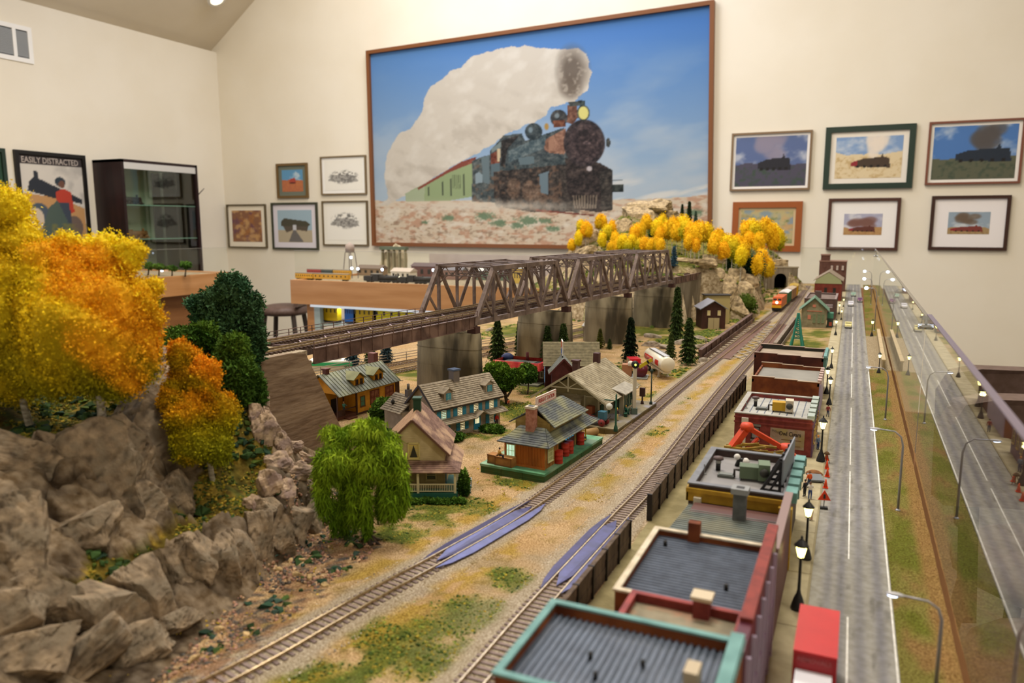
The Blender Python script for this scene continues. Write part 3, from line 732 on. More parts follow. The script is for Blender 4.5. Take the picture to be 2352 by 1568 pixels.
for u, v, rx, ry in [(1100, 1420, 7, 4.5), (950, 1500, 8, 5), (1180, 1330, 3, 3), (760, 1560, 5, 4), (1060, 1160, 5, 2.6), (985, 1165, 5, 2), (1200, 1110, 6, 2.4), (1320, 1080, 5, 2.4), (1450, 985, 5, 4), (1530, 915, 4, 6), (1395, 1040, 5, 3), (1580, 860, 5, 9), (1180, 940, 7, 7), (1220, 960, 5, 4), (1080, 1000, 5, 2), (1130, 990, 5, 2.4), (1260, 890, 8, 8),
                     (960, 860, 8, 6), (1700, 735, 10, 12), (1760, 718, 8, 10), (1620, 765, 10, 9), (1480, 760, 12, 12), (1560, 780, 10, 10), (1390, 760, 14, 18), (1200, 760, 16, 18), (1850, 790, 6, 14), (1880, 765, 6, 10), (1790, 810, 4, 8), (1860, 705, 4, 20), (1850, 660, 6, 20), (900, 1230, 4, 3), (1000, 1190, 4, 2), (1420, 850, 8, 6)]:
    p = Pz(u, v); GR.append((p.x, p.y, rx, ry))
TAL = wpoly([(300, 1600, 0), (480, 1600, 0), (640, 1455, 0), (760, 1335, 0), (850, 1275, 0), (870, 1235, 0), (790, 1120, 0), (750, 1040, 0), (600, 1330, 0), (420, 1500, 0)])
def townc(x, y):
    c = np.ones(x.shape + (3,)) * cc('d8ba90')
    n = vn(x / 6, y / 6, 51, 4); c = mixc(c, np.clip((n - 0.45) * 4, 0, 1) * 0.8, 'c9a676')
    n = vn(x / 3.2, y / 3.2, 57, 4); c = mixc(c, np.clip((n - 0.52) * 5, 0, 1) * 0.6, 'a89878')
    n = vn(x / 1.6, y / 1.6, 58, 4); c = mixc(c, np.clip((n - 0.58) * 6, 0, 1) * 0.5, '8f7a3c')
    for px_, py_, rx, ry in GR:
        d = 1 - np.hypot((x - px_) / rx, (y - py_) / ry) + (vn(x / 1.7, y / 1.7, 60, 4) - 0.5) * 1.5
        c = mixc(c, np.clip(d * 2.2, 0, 1) * 0.85, '8a8a38')
        d2 = d + (vn(x / 1.1, y / 1.1, 66, 4) - 0.5) * 1.2 - 0.25
        c = mixc(c, np.clip(d2 * 2.5, 0, 1) * 0.85, '5c6b2c')
    a = pdist(x, y, TA); bb = pdist(x, y, TB); w = (vn(x / 2, y / 2, 70, 3) - 0.5) * 1.6
    g = np.clip((3.3 + w - np.minimum(a, bb)) / 0.9, 0, 1); c = mixc(c, g * 0.95, 'c0b4a0')
    g = np.clip((vn(x / 12, y / 12, 75, 2) - 0.5) * 5, 0, 1) * ((x > -31) & (x < -21)); c = mixc(c, g * 0.5, 'c2b6a2')
    e = np.exp(-((a - 4.2) / 1.2) ** 2) * (vn(x / 2.5, y / 2.5, 77, 3) > 0.5); c = mixc(c, np.clip(e, 0, 1) * 0.7, 'b89a3c')
    # talus at the foot of the hill
    h = pip(x + (n - 0.5) * 4, y + (n - 0.5) * 5, TAL) * 1.0; n = vn(x * 1.2, y * 1.2, 79, 3)
    c = mixc(c, h * np.clip((n - 0.35) * 5, 0, 1) * 0.8, 'a07c60'); c = mixc(c, h * np.clip((vn(x * 1.6, y * 1.6, 83, 3) - 0.55) * 6, 0, 1), '5d5a58')
    return c
# flat ground (the hill and the mountain stand on it)
ys = [14.0]
while ys[-1] < 446: ys.append(ys[-1] + 0.42 + max(0, ys[-1] - 40) * 0.0062)
ys = np.array(ys); ys[-1] = 446
xs = np.concatenate([np.arange(-135, -64, 1.5), np.arange(-64, -14, 0.42), np.arange(-14, 0, 1.2)])
X, Y = np.meshgrid(xs, ys, indexing='ij')
X = np.maximum(X, np.interp(Y, [14, 150, 250, 332, 340], [-128, -127, -111, -111, -134]))
Zg = base(X, Y)
keep = lambda m: m
Zg = np.where((X < -46) & (Y < 122) & (Hh(X, Y) > 1.2) & (hill(X, Y) > 1.2), -1.2, Zg)
Zg = np.where((Y > 228) & (X < -30) & (X > -160) & (Hm(X, Y) > 1.0), -1.2, Zg)
link('trim_ground', npmesh('trim_ground', np.stack([X, Y, Zg], -1).reshape(-1, 3), gridfaces(*X.shape), M_terr, True, srgb(townc(X, Y)).reshape(-1, 3)), kind='structure', label='sandy model ground with grey track ballast and green patches')
# verge beyond the street
def vergec(x, y):
    c = np.ones(x.shape + (3,)) * cc('868042')
    n = vn(x / 2.2, y / 4, 81, 4); c = mixc(c, np.clip((n - 0.5) * 5, 0, 1), '94774a'); n = vn(x / 3, y / 5, 87, 4); c = mixc(c, np.clip((n - 0.52) * 6, 0, 1) * 0.8, '6b7226')
    c = mixc(c, np.clip((x - gx(y) + 1.9) / 0.7, 0, 1) * 0.85, '9c7a4c')
    c = mixc(c, ((y > 184) & (y < 240)) * 1.0, 'b3a487')
    return c
xs2 = np.linspace(3.6, 8.95, 22); X, Y = np.meshgrid(xs2, ys, indexing='ij')
X = np.minimum(X, gx(Y) - 0.2 + (vn(Y / 6, Y * 0, 3) - 0.5) * 0.12)
link('trim_verge', npmesh('trim_verge', np.stack([X, Y, 0.06 + 0.25 * vn(X, Y, 4) * (X > 4.9)], -1).reshape(-1, 3), gridfaces(*X.shape), M_terr, True, srgb(vergec(X, Y)).reshape(-1, 3)), kind='structure', label='yellow-green grass verge between street and glass')
# ---------------------------------------------------------------- street
def sk(y): return -0.006 * (y - 64)
def roadc(x, y):
    xr = x - sk(y); c = np.ones(x.shape + (3,)) * cc('96938a')
    n = vn(x / 2.5, y / 9, 91, 4); c = mixc(c, np.clip((n - 0.4) * 3, 0, 1) * 0.6, '858278')
    for cx in (-0.6, 0.5, 2.0, 3.5): c = mixc(c, np.exp(-((xr - cx) / 0.42) ** 2) * (0.35 + 0.5 * vn(x, y / 9, 95, 3)), '62616a')
    n = vn(x * 2, y / 2, 97, 4); c = mixc(c, np.clip((n - 0.62) * 6, 0, 1) * 0.7, '5f5c55')
    return c
xs3 = np.linspace(0, 1, 40); Xn, Y = np.meshgrid(xs3, ys, indexing='ij'); X = -2.0 + sk(Y) + Xn * 6.6
link('trim_street', npmesh('trim_street', np.stack([X, Y, 0.13 + X * 0], -1).reshape(-1, 3), gridfaces(*X.shape), mat('asphalt', 'ffffff', 'e2e0da', 1.4, rough=0.6, attr='col', bump=0.3, bsc=5, spec=0.3), True, srgb(roadc(X, Y)).reshape(-1, 3)), kind='structure', label='worn grey model street with dark tyre tracks')
M_line = mat('road_paint', 'e4e2dc', 'c9c6bc', 1.5, rough=0.6)
root = thing('road_markings', 'white painted lane dashes and edge line on the street', 'road marking', (0, 0, 0))
def strip(name, x, y0, y1, w, parent=root):
    b = MB().m(M_line); n = max(1, int((y1 - y0) / 12)); 
    for k in range(n):
        a = y0 + (y1 - y0) * k / n; c = y0 + (y1 - y0) * (k + 1) / n
        b.quad((x + sk(a) - w, a, 0.15), (x + sk(a) + w, a, 0.15), (x + sk(c) + w, c, 0.15), (x + sk(c) - w, c, 0.15))
    b.obj(name, parent)
yy = [(Pz(1945, 1568).y - 8, Pz(1945, 1420).y), (Pz(1952, 1287).y, Pz(1955, 1085).y), (Pz(1957, 1070).y, Pz(1958, 938).y), (Pz(1959, 915).y, Pz(1959, 860).y), (Pz(1959, 845).y, Pz(1960, 765).y), (252, 288), (300, 330), (340, 372), (382, 420)]
for a, c in yy: strip('lane_dash', 1.12, a, c, 0.07)
strip('edge_line', 4.45, 25, 181, 0.07)
M_conc = mat('aged_concrete', 'ab9f84', '8f8469', 0.5, rough=0.85, bump=0.3, bsc=2, c3='6f6650', sc3=0.25)
M_side = mat('pavement', 'b3a888', '9c9173', 0.5, rough=0.85, bump=0.3, bsc=3)
b = MB().m(M_side)
for k in range(40):
    a = 30 + k * 10.3; c = a + 10.2
    x0, x1 = sk(a), sk(c)
    b.hexa([(-4.7 + x0, a, -0.3), (-2.15 + x0, a, -0.3), (-2.15 + x1, c, -0.3), (-4.7 + x1, c, -0.3), (-4.7 + x0, a, 0.22), (-2.15 + x0, a, 0.22), (-2.15 + x1, c, 0.22), (-4.7 + x1, c, 0.22)])
b.obj('trim_sidewalk', kind='structure')
b = MB().m(mat('yard', '9c9068', '857a54', 0.5, rough=0.9, bump=0.4, bsc=3)); b.box(-18.9, -4, 22, 200, -0.6, 0.1); b.obj('trim_alley', kind='structure', label='sandy concrete yard under the row of buildings')
b = MB().m(flat('8d8264', 0.9))
for k in range(40):
    a = 30 + k * 10.3; c = a + 10.25; x0, x1 = sk(a), sk(c)
    b.hexa([(-2.15 + x0, a, -0.3), (-1.95 + x0, a, -0.3), (-1.95 + x1, c, -0.3), (-2.15 + x1, c, -0.3), (-2.15 + x0, a, 0.26), (-1.95 + x0, a, 0.26), (-1.95 + x1, c, 0.26), (-2.15 + x1, c, 0.26)])
b.obj('trim_kerb', kind='structure')
# road bridge parapet beside the street
root = thing('parapet_wall', 'low beige parapet wall curving along the street edge by the glass', 'wall', (6.6, 210, 0))
for k in range(6):
    b = MB().m(mat('parapet', '9c8a68', '857454', 0.6, rough=0.85)); y0 = -26 + k * 9.2
    b.hexa([(0.1 * math.sin(k) - 0.1, y0, -0.2), (0.45, y0, -0.2), (0.3, y0 + 9, -0.2), (-0.2, y0 + 9, -0.2), (-0.1, y0, 2.2), (0.35, y0, 2.2), (0.25, y0 + 9, 2.2), (-0.2, y0 + 9, 2.2)]); b.obj('panel', root)
    b = MB().m(mat('parapet_cap', 'b09c78', rough=0.8)); b.box(-0.3, 0.5, y0, y0 + 9, 2.2, 2.5); b.obj('coping', root)
# ---------------------------------------------------------------- glass around the layout
def pane(name_, pts, n, t, label, edge='6a5f74'):
    root = thing('glass_screen', label, 'glass panel', pts[0])
    P = [Vector(p) - Vector(pts[0]) for p in pts]
    b = MB().m(M_pane); b.quad(*P); b.obj('pane', root)
    b = MB().m(mat('polished_edge_' + edge, edge, rough=0.25, spec=0.6)); nn = Vector(n) * t
    a, c = P[2], P[3]; up = Vector((0, 0, 0.12))
    b.hexa([a, c, c + nn, a + nn, a + up, c + up, c + nn + up, a + nn + up]); b.obj('polished_edge', root)
    return root
ps = pane('glass_panel', [(gx(112), 112, -4), (gx(20), 20, -4), (gx(20), 20, 20.3), (gx(112), 112, 20.3)], (1, 0, 0), 0.55, 'near clear glass panel along the street side, violet top edge')
ps = pane('glass_panel', [(gx(442), 442, -4), (gx(113), 113, -4), (gx(113), 113, 19.8), (gx(442), 442, 19.4)], (1, 0, 0), 0.5, 'far clear glass panel along the street side, grey top edge', '7a7468')
pane('glass_panel', [(gx(442), 442, -1), (-28, 442, -1), (-28, 442, 19.4), (gx(442), 442, 19.4)], (0, 1, 0), 0.4, 'clear glass panel across the far end of the street', '9a948a')
b = MB().m(flat('b8bcc0', 0.2, metal=1.0)); b.cb(0, 0, 0, 0.9, 0.5, 0.5).cb(0.3, 0, -1.0, 1.6, 2.4, 0.25).tube([(-0.9, 0, -1.2), (0.9, 0, -1.2)], 0.35, 10).cb(0, 0, -0.6, 0.35, 0.5, 1.4)
cl = b.obj('glass_clamp', None, loc=(gx(112.5), 112.5, 19.9), label='chromed clamp joining the two long glass panels', cat='clamp')
c2 = cl.copy(); COL.objects.link(c2); c2.location = W(gx(400), 400, 18.4); c2['label'] = 'small metal clamp near the far corner of the glass'
# ---------------------------------------------------------------- hillside with rock outcrops
def hillc(x, y, z, sl):
    c = np.ones(x.shape + (3,)) * cc('5e5120')
    n = vn(x / 2, y / 2, 101, 4); c = mixc(c, np.clip((n - 0.45) * 4, 0, 1), '8a7632')
    n = vn(x / 1.2, y / 1.2, 105, 4); c = mixc(c, np.clip((n - 0.52) * 5, 0, 1) * 0.9, '454c1e')
    n = vn(x / 1.0, y / 1.0, 109, 4); c = mixc(c, np.clip((n - 0.6) * 6, 0, 1), 'a88f38')
    r = np.ones(x.shape + (3,)) * cc('8e7e68'); n = vn(x / 1.8, y / 1.8 + z / 2, 119, 4); r = mixc(r, np.clip((n - 0.42) * 4, 0, 1), '655a4c'); n = vn(x / 5, y / 5, 121, 3); r = mixc(r, np.clip((n - 0.5) * 4, 0, 1) * 0.6, '9c8970')
    r = mixc(r, crag(x, y)[1] * 0.8, '33291f'); g = grassy(x, y).astype(float)[..., None]; c = c * g + r * (1 - g)
    return c
def slope(Z, X, Y):
    gx_, gy_ = np.gradient(Z); dx, _ = np.gradient(X); _, dy = np.gradient(Y)
    return np.hypot(gx_ / dx, gy_ / dy)
xs = np.arange(-134, -43, 0.36); yh = np.arange(16, 124, 0.38)
X, Y = np.meshgrid(xs, yh, indexing='ij'); Z = Hh(X, Y); sl = slope(Z, X, Y)
Z = np.maximum(Z, -1.4)
Z = np.where(X < -131, np.minimum(Z, -1), Z)
HILL = link('hillside', npmesh('hillside', np.stack([X, Y, Z], -1).reshape(-1, 3), gridfaces(*X.shape), M_terr2, True, srgb(hillc(X, Y, Z, sl)).reshape(-1, 3)), label='grassy rock-faced hillside carrying the bridge approach and yellow trees', kind='structure')
def mountc(x, y, z, sl):
    c = np.ones(x.shape + (3,)) * cc('877f3c')
    n = vn(x / 6, y / 6, 111, 4); c = mixc(c, np.clip((n - 0.45) * 4, 0, 1), '5f6a30')
    c = mixc(c, np.clip((sl - 0.55) * 3, 0, 1), 'b3a283')
    n = vn(x / 4, y / 4, 117, 4); c = mixc(c, np.clip((sl - 0.5) * 3, 0, 1) * np.clip((n - 0.5) * 5, 0, 1) * 0.7, '8d7d62')
    c = mixc(c, np.clip((z - 38) / 4, 0, 1), 'cfc2a6')
    return c
xs = np.arange(-166, -20, 0.95); yh = np.arange(228, 445, 1.1)
X, Y = np.meshgrid(xs, yh, indexing='ij'); X = np.maximum(X, np.interp(Y, [228, 332, 342], [-110, -110, -166]) + (X + 166) * 1e-3); Z = np.where((X < -103) & (Y < 336), np.minimum(Hm(X, Y), -1.6), Hm(X, Y)); sl = slope(Z, X, Y); Z = np.maximum(Z, -1.4)
MOUNT = link('mountain', npmesh('mountain', np.stack([X, Y, Z], -1).reshape(-1, 3), gridfaces(*X.shape), M_terr2, True, srgb(mountc(X, Y, Z, sl)).reshape(-1, 3)), label='tall pale rocky mountain at the far end covered with yellow trees', kind='structure')
# ---------------------------------------------------------------- rocks
def rockmesh(name, size, seed, mt, cuts=14, sub=4, rough=0.05, boxy=3.2):
    rnd = random.Random(seed)
    n = 12 * sub; m = 8 * sub
    th = np.linspace(-math.pi / 2, math.pi / 2, m); ph = np.linspace(0, 2 * math.pi, n, endpoint=False)
    T, P = np.meshgrid(th, ph, indexing='ij')
    D = np.stack([np.cos(T) * np.cos(P), np.cos(T) * np.sin(P), np.sin(T)], -1).reshape(-1, 3)
    r = 1 / (np.sum(np.abs(D) ** boxy, -1) ** (1 / boxy)); V = D * r[:, None]
    for k in range(cuts):
        q = np.array([rnd.gauss(0, 1), rnd.gauss(0, 1), rnd.gauss(0, 0.7)]); q /= np.linalg.norm(q); d = rnd.uniform(0.55, 0.95)
        V = V - np.maximum(0, V @ q - d)[:, None] * q
    o = seed * 13.7
    nz = vn(V[:, 0] * 2.0 + o + V[:, 2] * 1.3, V[:, 1] * 2.0 - V[:, 2] * 1.7 + o, seed, 5) - 0.5
    c1 = vn(V[:, 0] * 1.5 + o + V[:, 1], V[:, 2] * 1.6 + o, seed + 11, 3); c2 = vn(V[:, 0] * 3.4 - o + V[:, 1] * 2, V[:, 2] * 2.6 - V[:, 1], seed + 17, 3)
    cr_ = np.exp(-((c1 - 0.5) / 0.018) ** 2) + 0.7 * np.exp(-((c2 - 0.5) / 0.02) ** 2)
    V = V * (1 + nz * rough * 5.5 + (c1 > 0.5) * rough * 0.9 + (c2 > 0.5) * rough * 0.6 - cr_ * rough * 1.1)[:, None]
    V = V * np.array(size) / 2
    g = 0.95 + (vn(V[:, 0] * 0.8 + o, V[:, 2] * 0.8 + V[:, 1], seed + 5, 3) - 0.5) * 0.5
    col = np.stack([g, g * 0.985, g * 0.96], -1) * (1 - 0.55 * np.clip(cr_, 0, 1))[:, None]
    i, j = np.meshgrid(np.arange(m - 1), np.arange(n), indexing='ij'); a = (i * n + j).ravel(); b_ = (i * n + (j + 1) % n).ravel()
    F = np.stack([a, b_, b_ + n, a + n], 1)
    return npmesh(name, V, F, mt, False, col)
M_rock = mat('plaster_rock', 'a08e76', '675b4d', 0.9, attr='col', rough=0.9, bump=1.0, bsc=1.3, c3='867a68', sc3=0.6, lo=0.38, hi=0.68, detail=8, spec=0.1)
M_rock2 = mat('pale_plaster_rock', 'c2ab92', '8a7668', 1.0, attr='col', rough=0.9, bump=1.0, bsc=1.8, c3='9c8880', sc3=0.7, lo=0.38, hi=0.66, detail=8, spec=0.1)
M_rock3 = mat('tan_rock', 'cdb892', '97856a', 0.8, attr='col', rough=0.9, bump=0.7, bsc=1.5, detail=6, spec=0.1)
def rock(u, v, w, h, dp=0.8, tilt=0, seed=0, mt=None, parent=HILL, fn=None, sink=0.2, yaw=0, zz=None, sub=4, boxy=3.2, cuts=14, rough=0.05):
    p = hit(u, v, fn) if zz is None else Pz(u, v, zz)
    k = dep(p) / FPX; W_, H_ = w * k, h * k
    me = rockmesh('rock', (W_, max(W_, H_) * dp * 0.7, H_), seed, mt or M_rock, sub=sub, boxy=boxy, cuts=cuts, rough=rough)
    d = ray(u, v); back = Vector((d.x, d.y, 0)).normalized() * (max(W_, H_) * dp * sink)
    ang = math.atan2(-d.x, d.y)
    o = link('rock', me, parent); pp = p + back
    o.location = Vector((pp.x, pp.y, pp.z)) * S if parent is not None else W(*pp)
    o.rotation_euler = (math.radians(-14), math.radians(tilt), ang + math.radians(yaw))
    return o
RK = [  # u, v, w, h, tilt
    (60, 1120, 150, 120, -35), (130, 1065, 90, 70, -30), (215, 1185, 230, 240, 32), (330, 1100, 190, 270, 25), (400, 1065, 110, 210, 12), (375, 1010, 120, 110, 20),
    (265, 1090, 150, 160, 20), (190, 1290, 170, 150, 35), (300, 1200, 130, 110, 20), (405, 1165, 90, 90, 25),
    (30, 1290, 190, 280, 10), (95, 1390, 130, 150, 15), (20, 1440, 180, 160, 20), (70, 1530, 230, 150, 20),
    (250, 1440, 190, 200, 40), (330, 1400, 120, 220, 25), (215, 1540, 220, 120, 35), (400, 1350, 120, 190, 20), (455, 1330, 90, 170, 10), (395, 1460, 120, 80, 30), (505, 1310, 70, 160, 8), (548, 1285, 60, 170, 4), (300, 1520, 160, 110, 25),
    (595, 1270, 60, 150, 0), (635, 1240, 70, 140, 0), (680, 1225, 80, 120, 15), (710, 1195, 50, 90, 15), (610, 1190, 70, 60, 0)]
for i, (u, v, w, h, t) in enumerate(RK): rock(u, v, w * (1.45 if i < 10 else 1.2), h * (1.2 if i < 10 else 0.95), tilt=-t, seed=i + 1, sink=0.42 if i < 10 else 0.14, dp=0.9, boxy=7, cuts=12, sub=6, rough=0.04)
for i, (u, v, w, h, t) in enumerate([(610, 1010, 60, 80, 0), (590, 960, 40, 60, 0), (645, 1030, 50, 60, 10), (640, 1075, 80, 70, 0), (600, 930, 30, 40, 0), (680, 1090, 70, 50, -10), (620, 1120, 70, 60, 20), (655, 1140, 50, 60, 0), (700, 1060, 60, 34, -25), (725, 1085, 60, 30, -20), (585, 1170, 50, 50, 10), (672, 1030, 40, 34, -30), (395, 870, 60, 130, 0), (380, 930, 60, 80, 0), (360, 815, 40, 60, 0)]):
    rock(u, v, w * 1.15, h * 1.1, tilt=-t, seed=50 + i, mt=M_rock2, sink=0.1, sub=3, cuts=18, rough=0.09)
for i, (u, v, w, h) in enumerate([(1665, 650, 50, 50), (1690, 640, 50, 45), (1675, 690, 50, 60), (1705, 680, 50, 60), (1650, 630, 30, 30), (1690, 715, 60, 50), (1720, 650, 50, 40), (1610, 605, 80, 26), (1570, 600, 60, 22), (1640, 600, 60, 30), (1350, 555, 60, 50), (1400, 560, 60, 40), (1350, 590, 90, 50), (1420, 600, 90, 50), (1460, 500, 80, 60), (1430, 530, 50, 50), (1500, 480, 110, 40), (1540, 500, 60, 40), (1500, 610, 70, 60), (1340, 630, 60, 60), (1390, 640, 70, 50)]):
    rock(u, v, w, h, seed=80 + i, mt=M_rock3, parent=MOUNT, fn=lambda x, y: np.where((y > 228) & (x > -165) & (x < -20), np.maximum(Hm(x, y), 0), -200), sub=2, sink=0.15, rough=0.08)
# ================================================================ tracks
M_rail = mat('rail_steel', 'c9b28a', 'a08a66', 2.0, rough=0.3, metal=0.6, spec=0.6)
M_tie = mat('sleeper_brown', '8c7a72', '6c5c56', 1.5, rough=0.75)
M_tieg = mat('sleeper_grey', '8a7a70', '6a5c54', 1.5, rough=0.85)
def frames(path):
    out = []; L = 0
    for i, p in enumerate(path):
        d = (path[min(i + 1, len(path) - 1)] - path[max(i - 1, 0)]).normalized()
        if i: L += (p - path[i - 1]).length
        out.append((L, p, d))
    return out
def along(fr, s):
    for i in range(len(fr) - 1):
        if fr[i + 1][0] >= s:
            t = (s - fr[i][0]) / max(1e-6, fr[i + 1][0] - fr[i][0]); return fr[i][1].lerp(fr[i + 1][1], t), fr[i][2].lerp(fr[i + 1][2], t).normalized()
    return fr[-1][1], fr[-1][2]
def rails(root, path, z, gauge=1.65, w=0.13, h=0.24, ids=('rail', 'rail')):
    for sgn, nm in zip((-1, 1), ids):
        b = MB().m(M_rail); vs = []
        for L, p, d in frames(path):
            r = Vector((d.y, -d.x, 0)); c = p + r * sgn * gauge / 2
            vs += [c - r * w / 2 + Vector((0, 0, z)), c - r * w / 2 + Vector((0, 0, z + h)), c + r * w / 2 + Vector((0, 0, z + h)), c + r * w / 2 + Vector((0, 0, z))]
        fs = [(i * 4 + k, i * 4 + (k + 1) % 4, i * 4 + 4 + (k + 1) % 4, i * 4 + 4 + k) for i in range(len(path) - 1) for k in range(4)]
        o = root.location / S - Vector((0, 0, Z0))
        b.raw([v - o for v in vs], fs, False); b.obj(nm, root)
def track(name, label, path, z, spacing=0.7, single=300, tie=(2.9, 0.3, 0.16), mt=None, y0=-1e9, tierng=(0, 1e9)):
    root = thing(name, label, 'railway track', (0, 0, 0))
    fr = frames(path); rails(root, path, z + tie[2])
    b = MB().m(mt or M_tie); b.cb(0, 0, tie[2] / 2, tie[0], tie[1], tie[2]); me = b.mesh('sleeper')
    s = max(0.2, tierng[0]); n = 0; far = MB().m(mt or M_tie)
    while s < min(fr[-1][0] - 0.2, tierng[1]):
        p, d = along(fr, s); a = math.atan2(-d.x, d.y)
        if n < single:
            o = bpy.data.objects.new('sleeper', me); COL.objects.link(o); o.parent = root
            o.location = Vector((p.x, p.y, p.z + z)) * S; o.rotation_euler = (0, 0, a + random.uniform(-0.02, 0.02))
        else:
            far.T = Matrix.Translation((p.x, p.y, p.z + z)) @ Matrix.Rotation(a, 4, 'Z'); far.cb(0, 0, tie[2] / 2, *tie)
        s += spacing; n += 1
    if far.f: far.obj('sleeper_run', root, kind='stuff')
    return root
track('main_track', 'left main line running from the lower left past the stations to the tunnel', TA, 0.14)
track('siding_track', 'right-hand main line beside the plank wall and row of buildings', TB, 0.14)
# steel rerailer ramps between and beside the rails
M_ramp = mat('steel_cool_sheen_tint', '474472', '383458', 1.0, rough=0.33, spec=0.7, metal=0.4)  # cool blue reflection on the brown-violet plates is tinted into their base colour
def ramp(path, s0, s1, label):
    fr = frames(path); m_ = (s0 + s1) / 2
    c, d = along(fr, m_); a = math.degrees(math.atan2(-d.x, d.y)); L = (s1 - s0) / 2
    root = thing('rerailer_ramp', label, 'track ramp', (c.x, c.y, 0.14), a, group=None)
    q = -0.14 + 0.34
    b = MB().m(M_ramp); b.slab([(-0.68, -L * 0.62, 0.3), (0, -L * 0.86, 0.22), (0.68, -L * 0.62, 0.3), (0.68, L * 0.62, 0.3), (0, L * 0.86, 0.22), (-0.68, L * 0.62, 0.3)], (0, 0, 1), 0.1); b.obj('centre_plate', root)
    for sg in (-1, 1):
        b = MB().m(M_ramp)
        P = [(sg * 0.96, -L, 0.3), (sg * 1.5, -L * 0.8, 0.22), (sg * 1.8, -L * 0.5, 0.18), (sg * 1.8, L * 0.5, 0.18), (sg * 1.5, L * 0.8, 0.22), (sg * 0.96, L, 0.3)]
        if sg > 0: P = P[::1]
        b.slab(P, (0, 0, 1), 0.1); b.obj('side_plate', root)
def sat(path, y):
    for L, p, d in frames(path):
        if p.y >= y: return L
    return 0
ramp(TA, sat(TA, 57.5), sat(TA, 76.5), 'glossy dark steel rerailer plates on the left line in the foreground')
ramp(TB, sat(TB, 57.5), sat(TB, 76.5), 'glossy dark steel rerailer plates on the right line by the plank wall')
# ---------------------------------------------------------------- girder deck bridge on the street-side lines
M_brg = mat('bridge_brown', '624940', '503a33', 1.2, rough=0.55, c3='7d6256', sc3=0.3)
M_brg2 = mat('deck_brown', '6f4d3c', '5b3e31', 0.8, rough=0.6)
M_grey = flat('a39a8e', 0.6)
root = thing('girder_bridge', 'brown plate-girder deck bridge carrying both lines beyond the buildings', 'bridge', (-24.5, 222, 0))
def gl(x, y): return (x + 24.5, y - 222)
A0 = Pz(1632, 838, 0); A1 = Pz(1716, 762, 0)
for nm, a, c, zz, lb in (('side_girder', (-32.6, 180), (-31, 262), 2.6, None), ('side_girder', (-17.6, 200), (-17.2, 258), 2.4, 'pale grey girder on the right-hand side')):
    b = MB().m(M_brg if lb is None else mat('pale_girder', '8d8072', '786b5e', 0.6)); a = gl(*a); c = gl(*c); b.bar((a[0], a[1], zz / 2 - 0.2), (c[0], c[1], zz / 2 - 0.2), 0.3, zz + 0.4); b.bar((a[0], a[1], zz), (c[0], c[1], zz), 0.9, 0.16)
    b.bar((a[0] + 1.0, a[1], 0.7), (c[0] + 1.0, c[1], 0.7), 0.15, 1.2)
    for k in range(14):
        t = k / 13; b.cb(a[0] + (c[0] - a[0]) * t, a[1] + (c[1] - a[1]) * t, zz / 2, 0.8, 0.12, zz)
    o = b.obj(nm, root)
for x, y0, y1 in ((-27.6, 184, 262), (-20.6, 184, 256)):
    b = MB().m(M_brg2); p0 = gl(x - 1.5 if x < -25 else x - 1.4, y0); b.hexa([(p0[0] - 0.3, y0 - 222, 0.1), (p0[0] + 2.9, y0 - 222, 0.1), (p0[0] + 4.5, y1 - 222, 0.1), (p0[0] + 1.3, y1 - 222, 0.1), (p0[0] - 0.3, y0 - 222, 0.3), (p0[0] + 2.9, y0 - 222, 0.3), (p0[0] + 4.5, y1 - 222, 0.3), (p0[0] + 1.3, y1 - 222, 0.3)]) if x < -25 else b.hexa([(p0[0], y0 - 222, 0.1), (p0[0] + 2.8, y0 - 222, 0.1), (p0[0] + 2.8, y1 - 222, 0.1), (p0[0], y1 - 222, 0.1), (p0[0], y0 - 222, 0.3), (p0[0] + 2.8, y0 - 222, 0.3), (p0[0] + 2.8, y1 - 222, 0.3), (p0[0], y1 - 222, 0.3)])
    b.obj('deck_plate', root)
b = MB().m(M_grey)
for k in range(12):
    y = 184 + k * 5.8 - 222; xm = -24.6 + k * 0.12 + 24.5
    b.bar((xm - 1.6, y, 0.35), (xm + 1.6, y + 5.4, 0.35), 0.25, 0.15); b.bar((xm + 1.6, y, 0.3), (xm - 1.6, y + 5.4, 0.3), 0.25, 0.15)
b.obj('cross_bracing', root, label='grey crossed lattice bracing between the lines')
b = MB().m(M_brg)
for k in range(20): b.cb(-30.3 + 24.5 + k * 0.05, 184 + k * 4 - 222, 0.3, 1.6, 0.3, 0.2)
b.obj('walkway_brackets', root, kind='stuff')
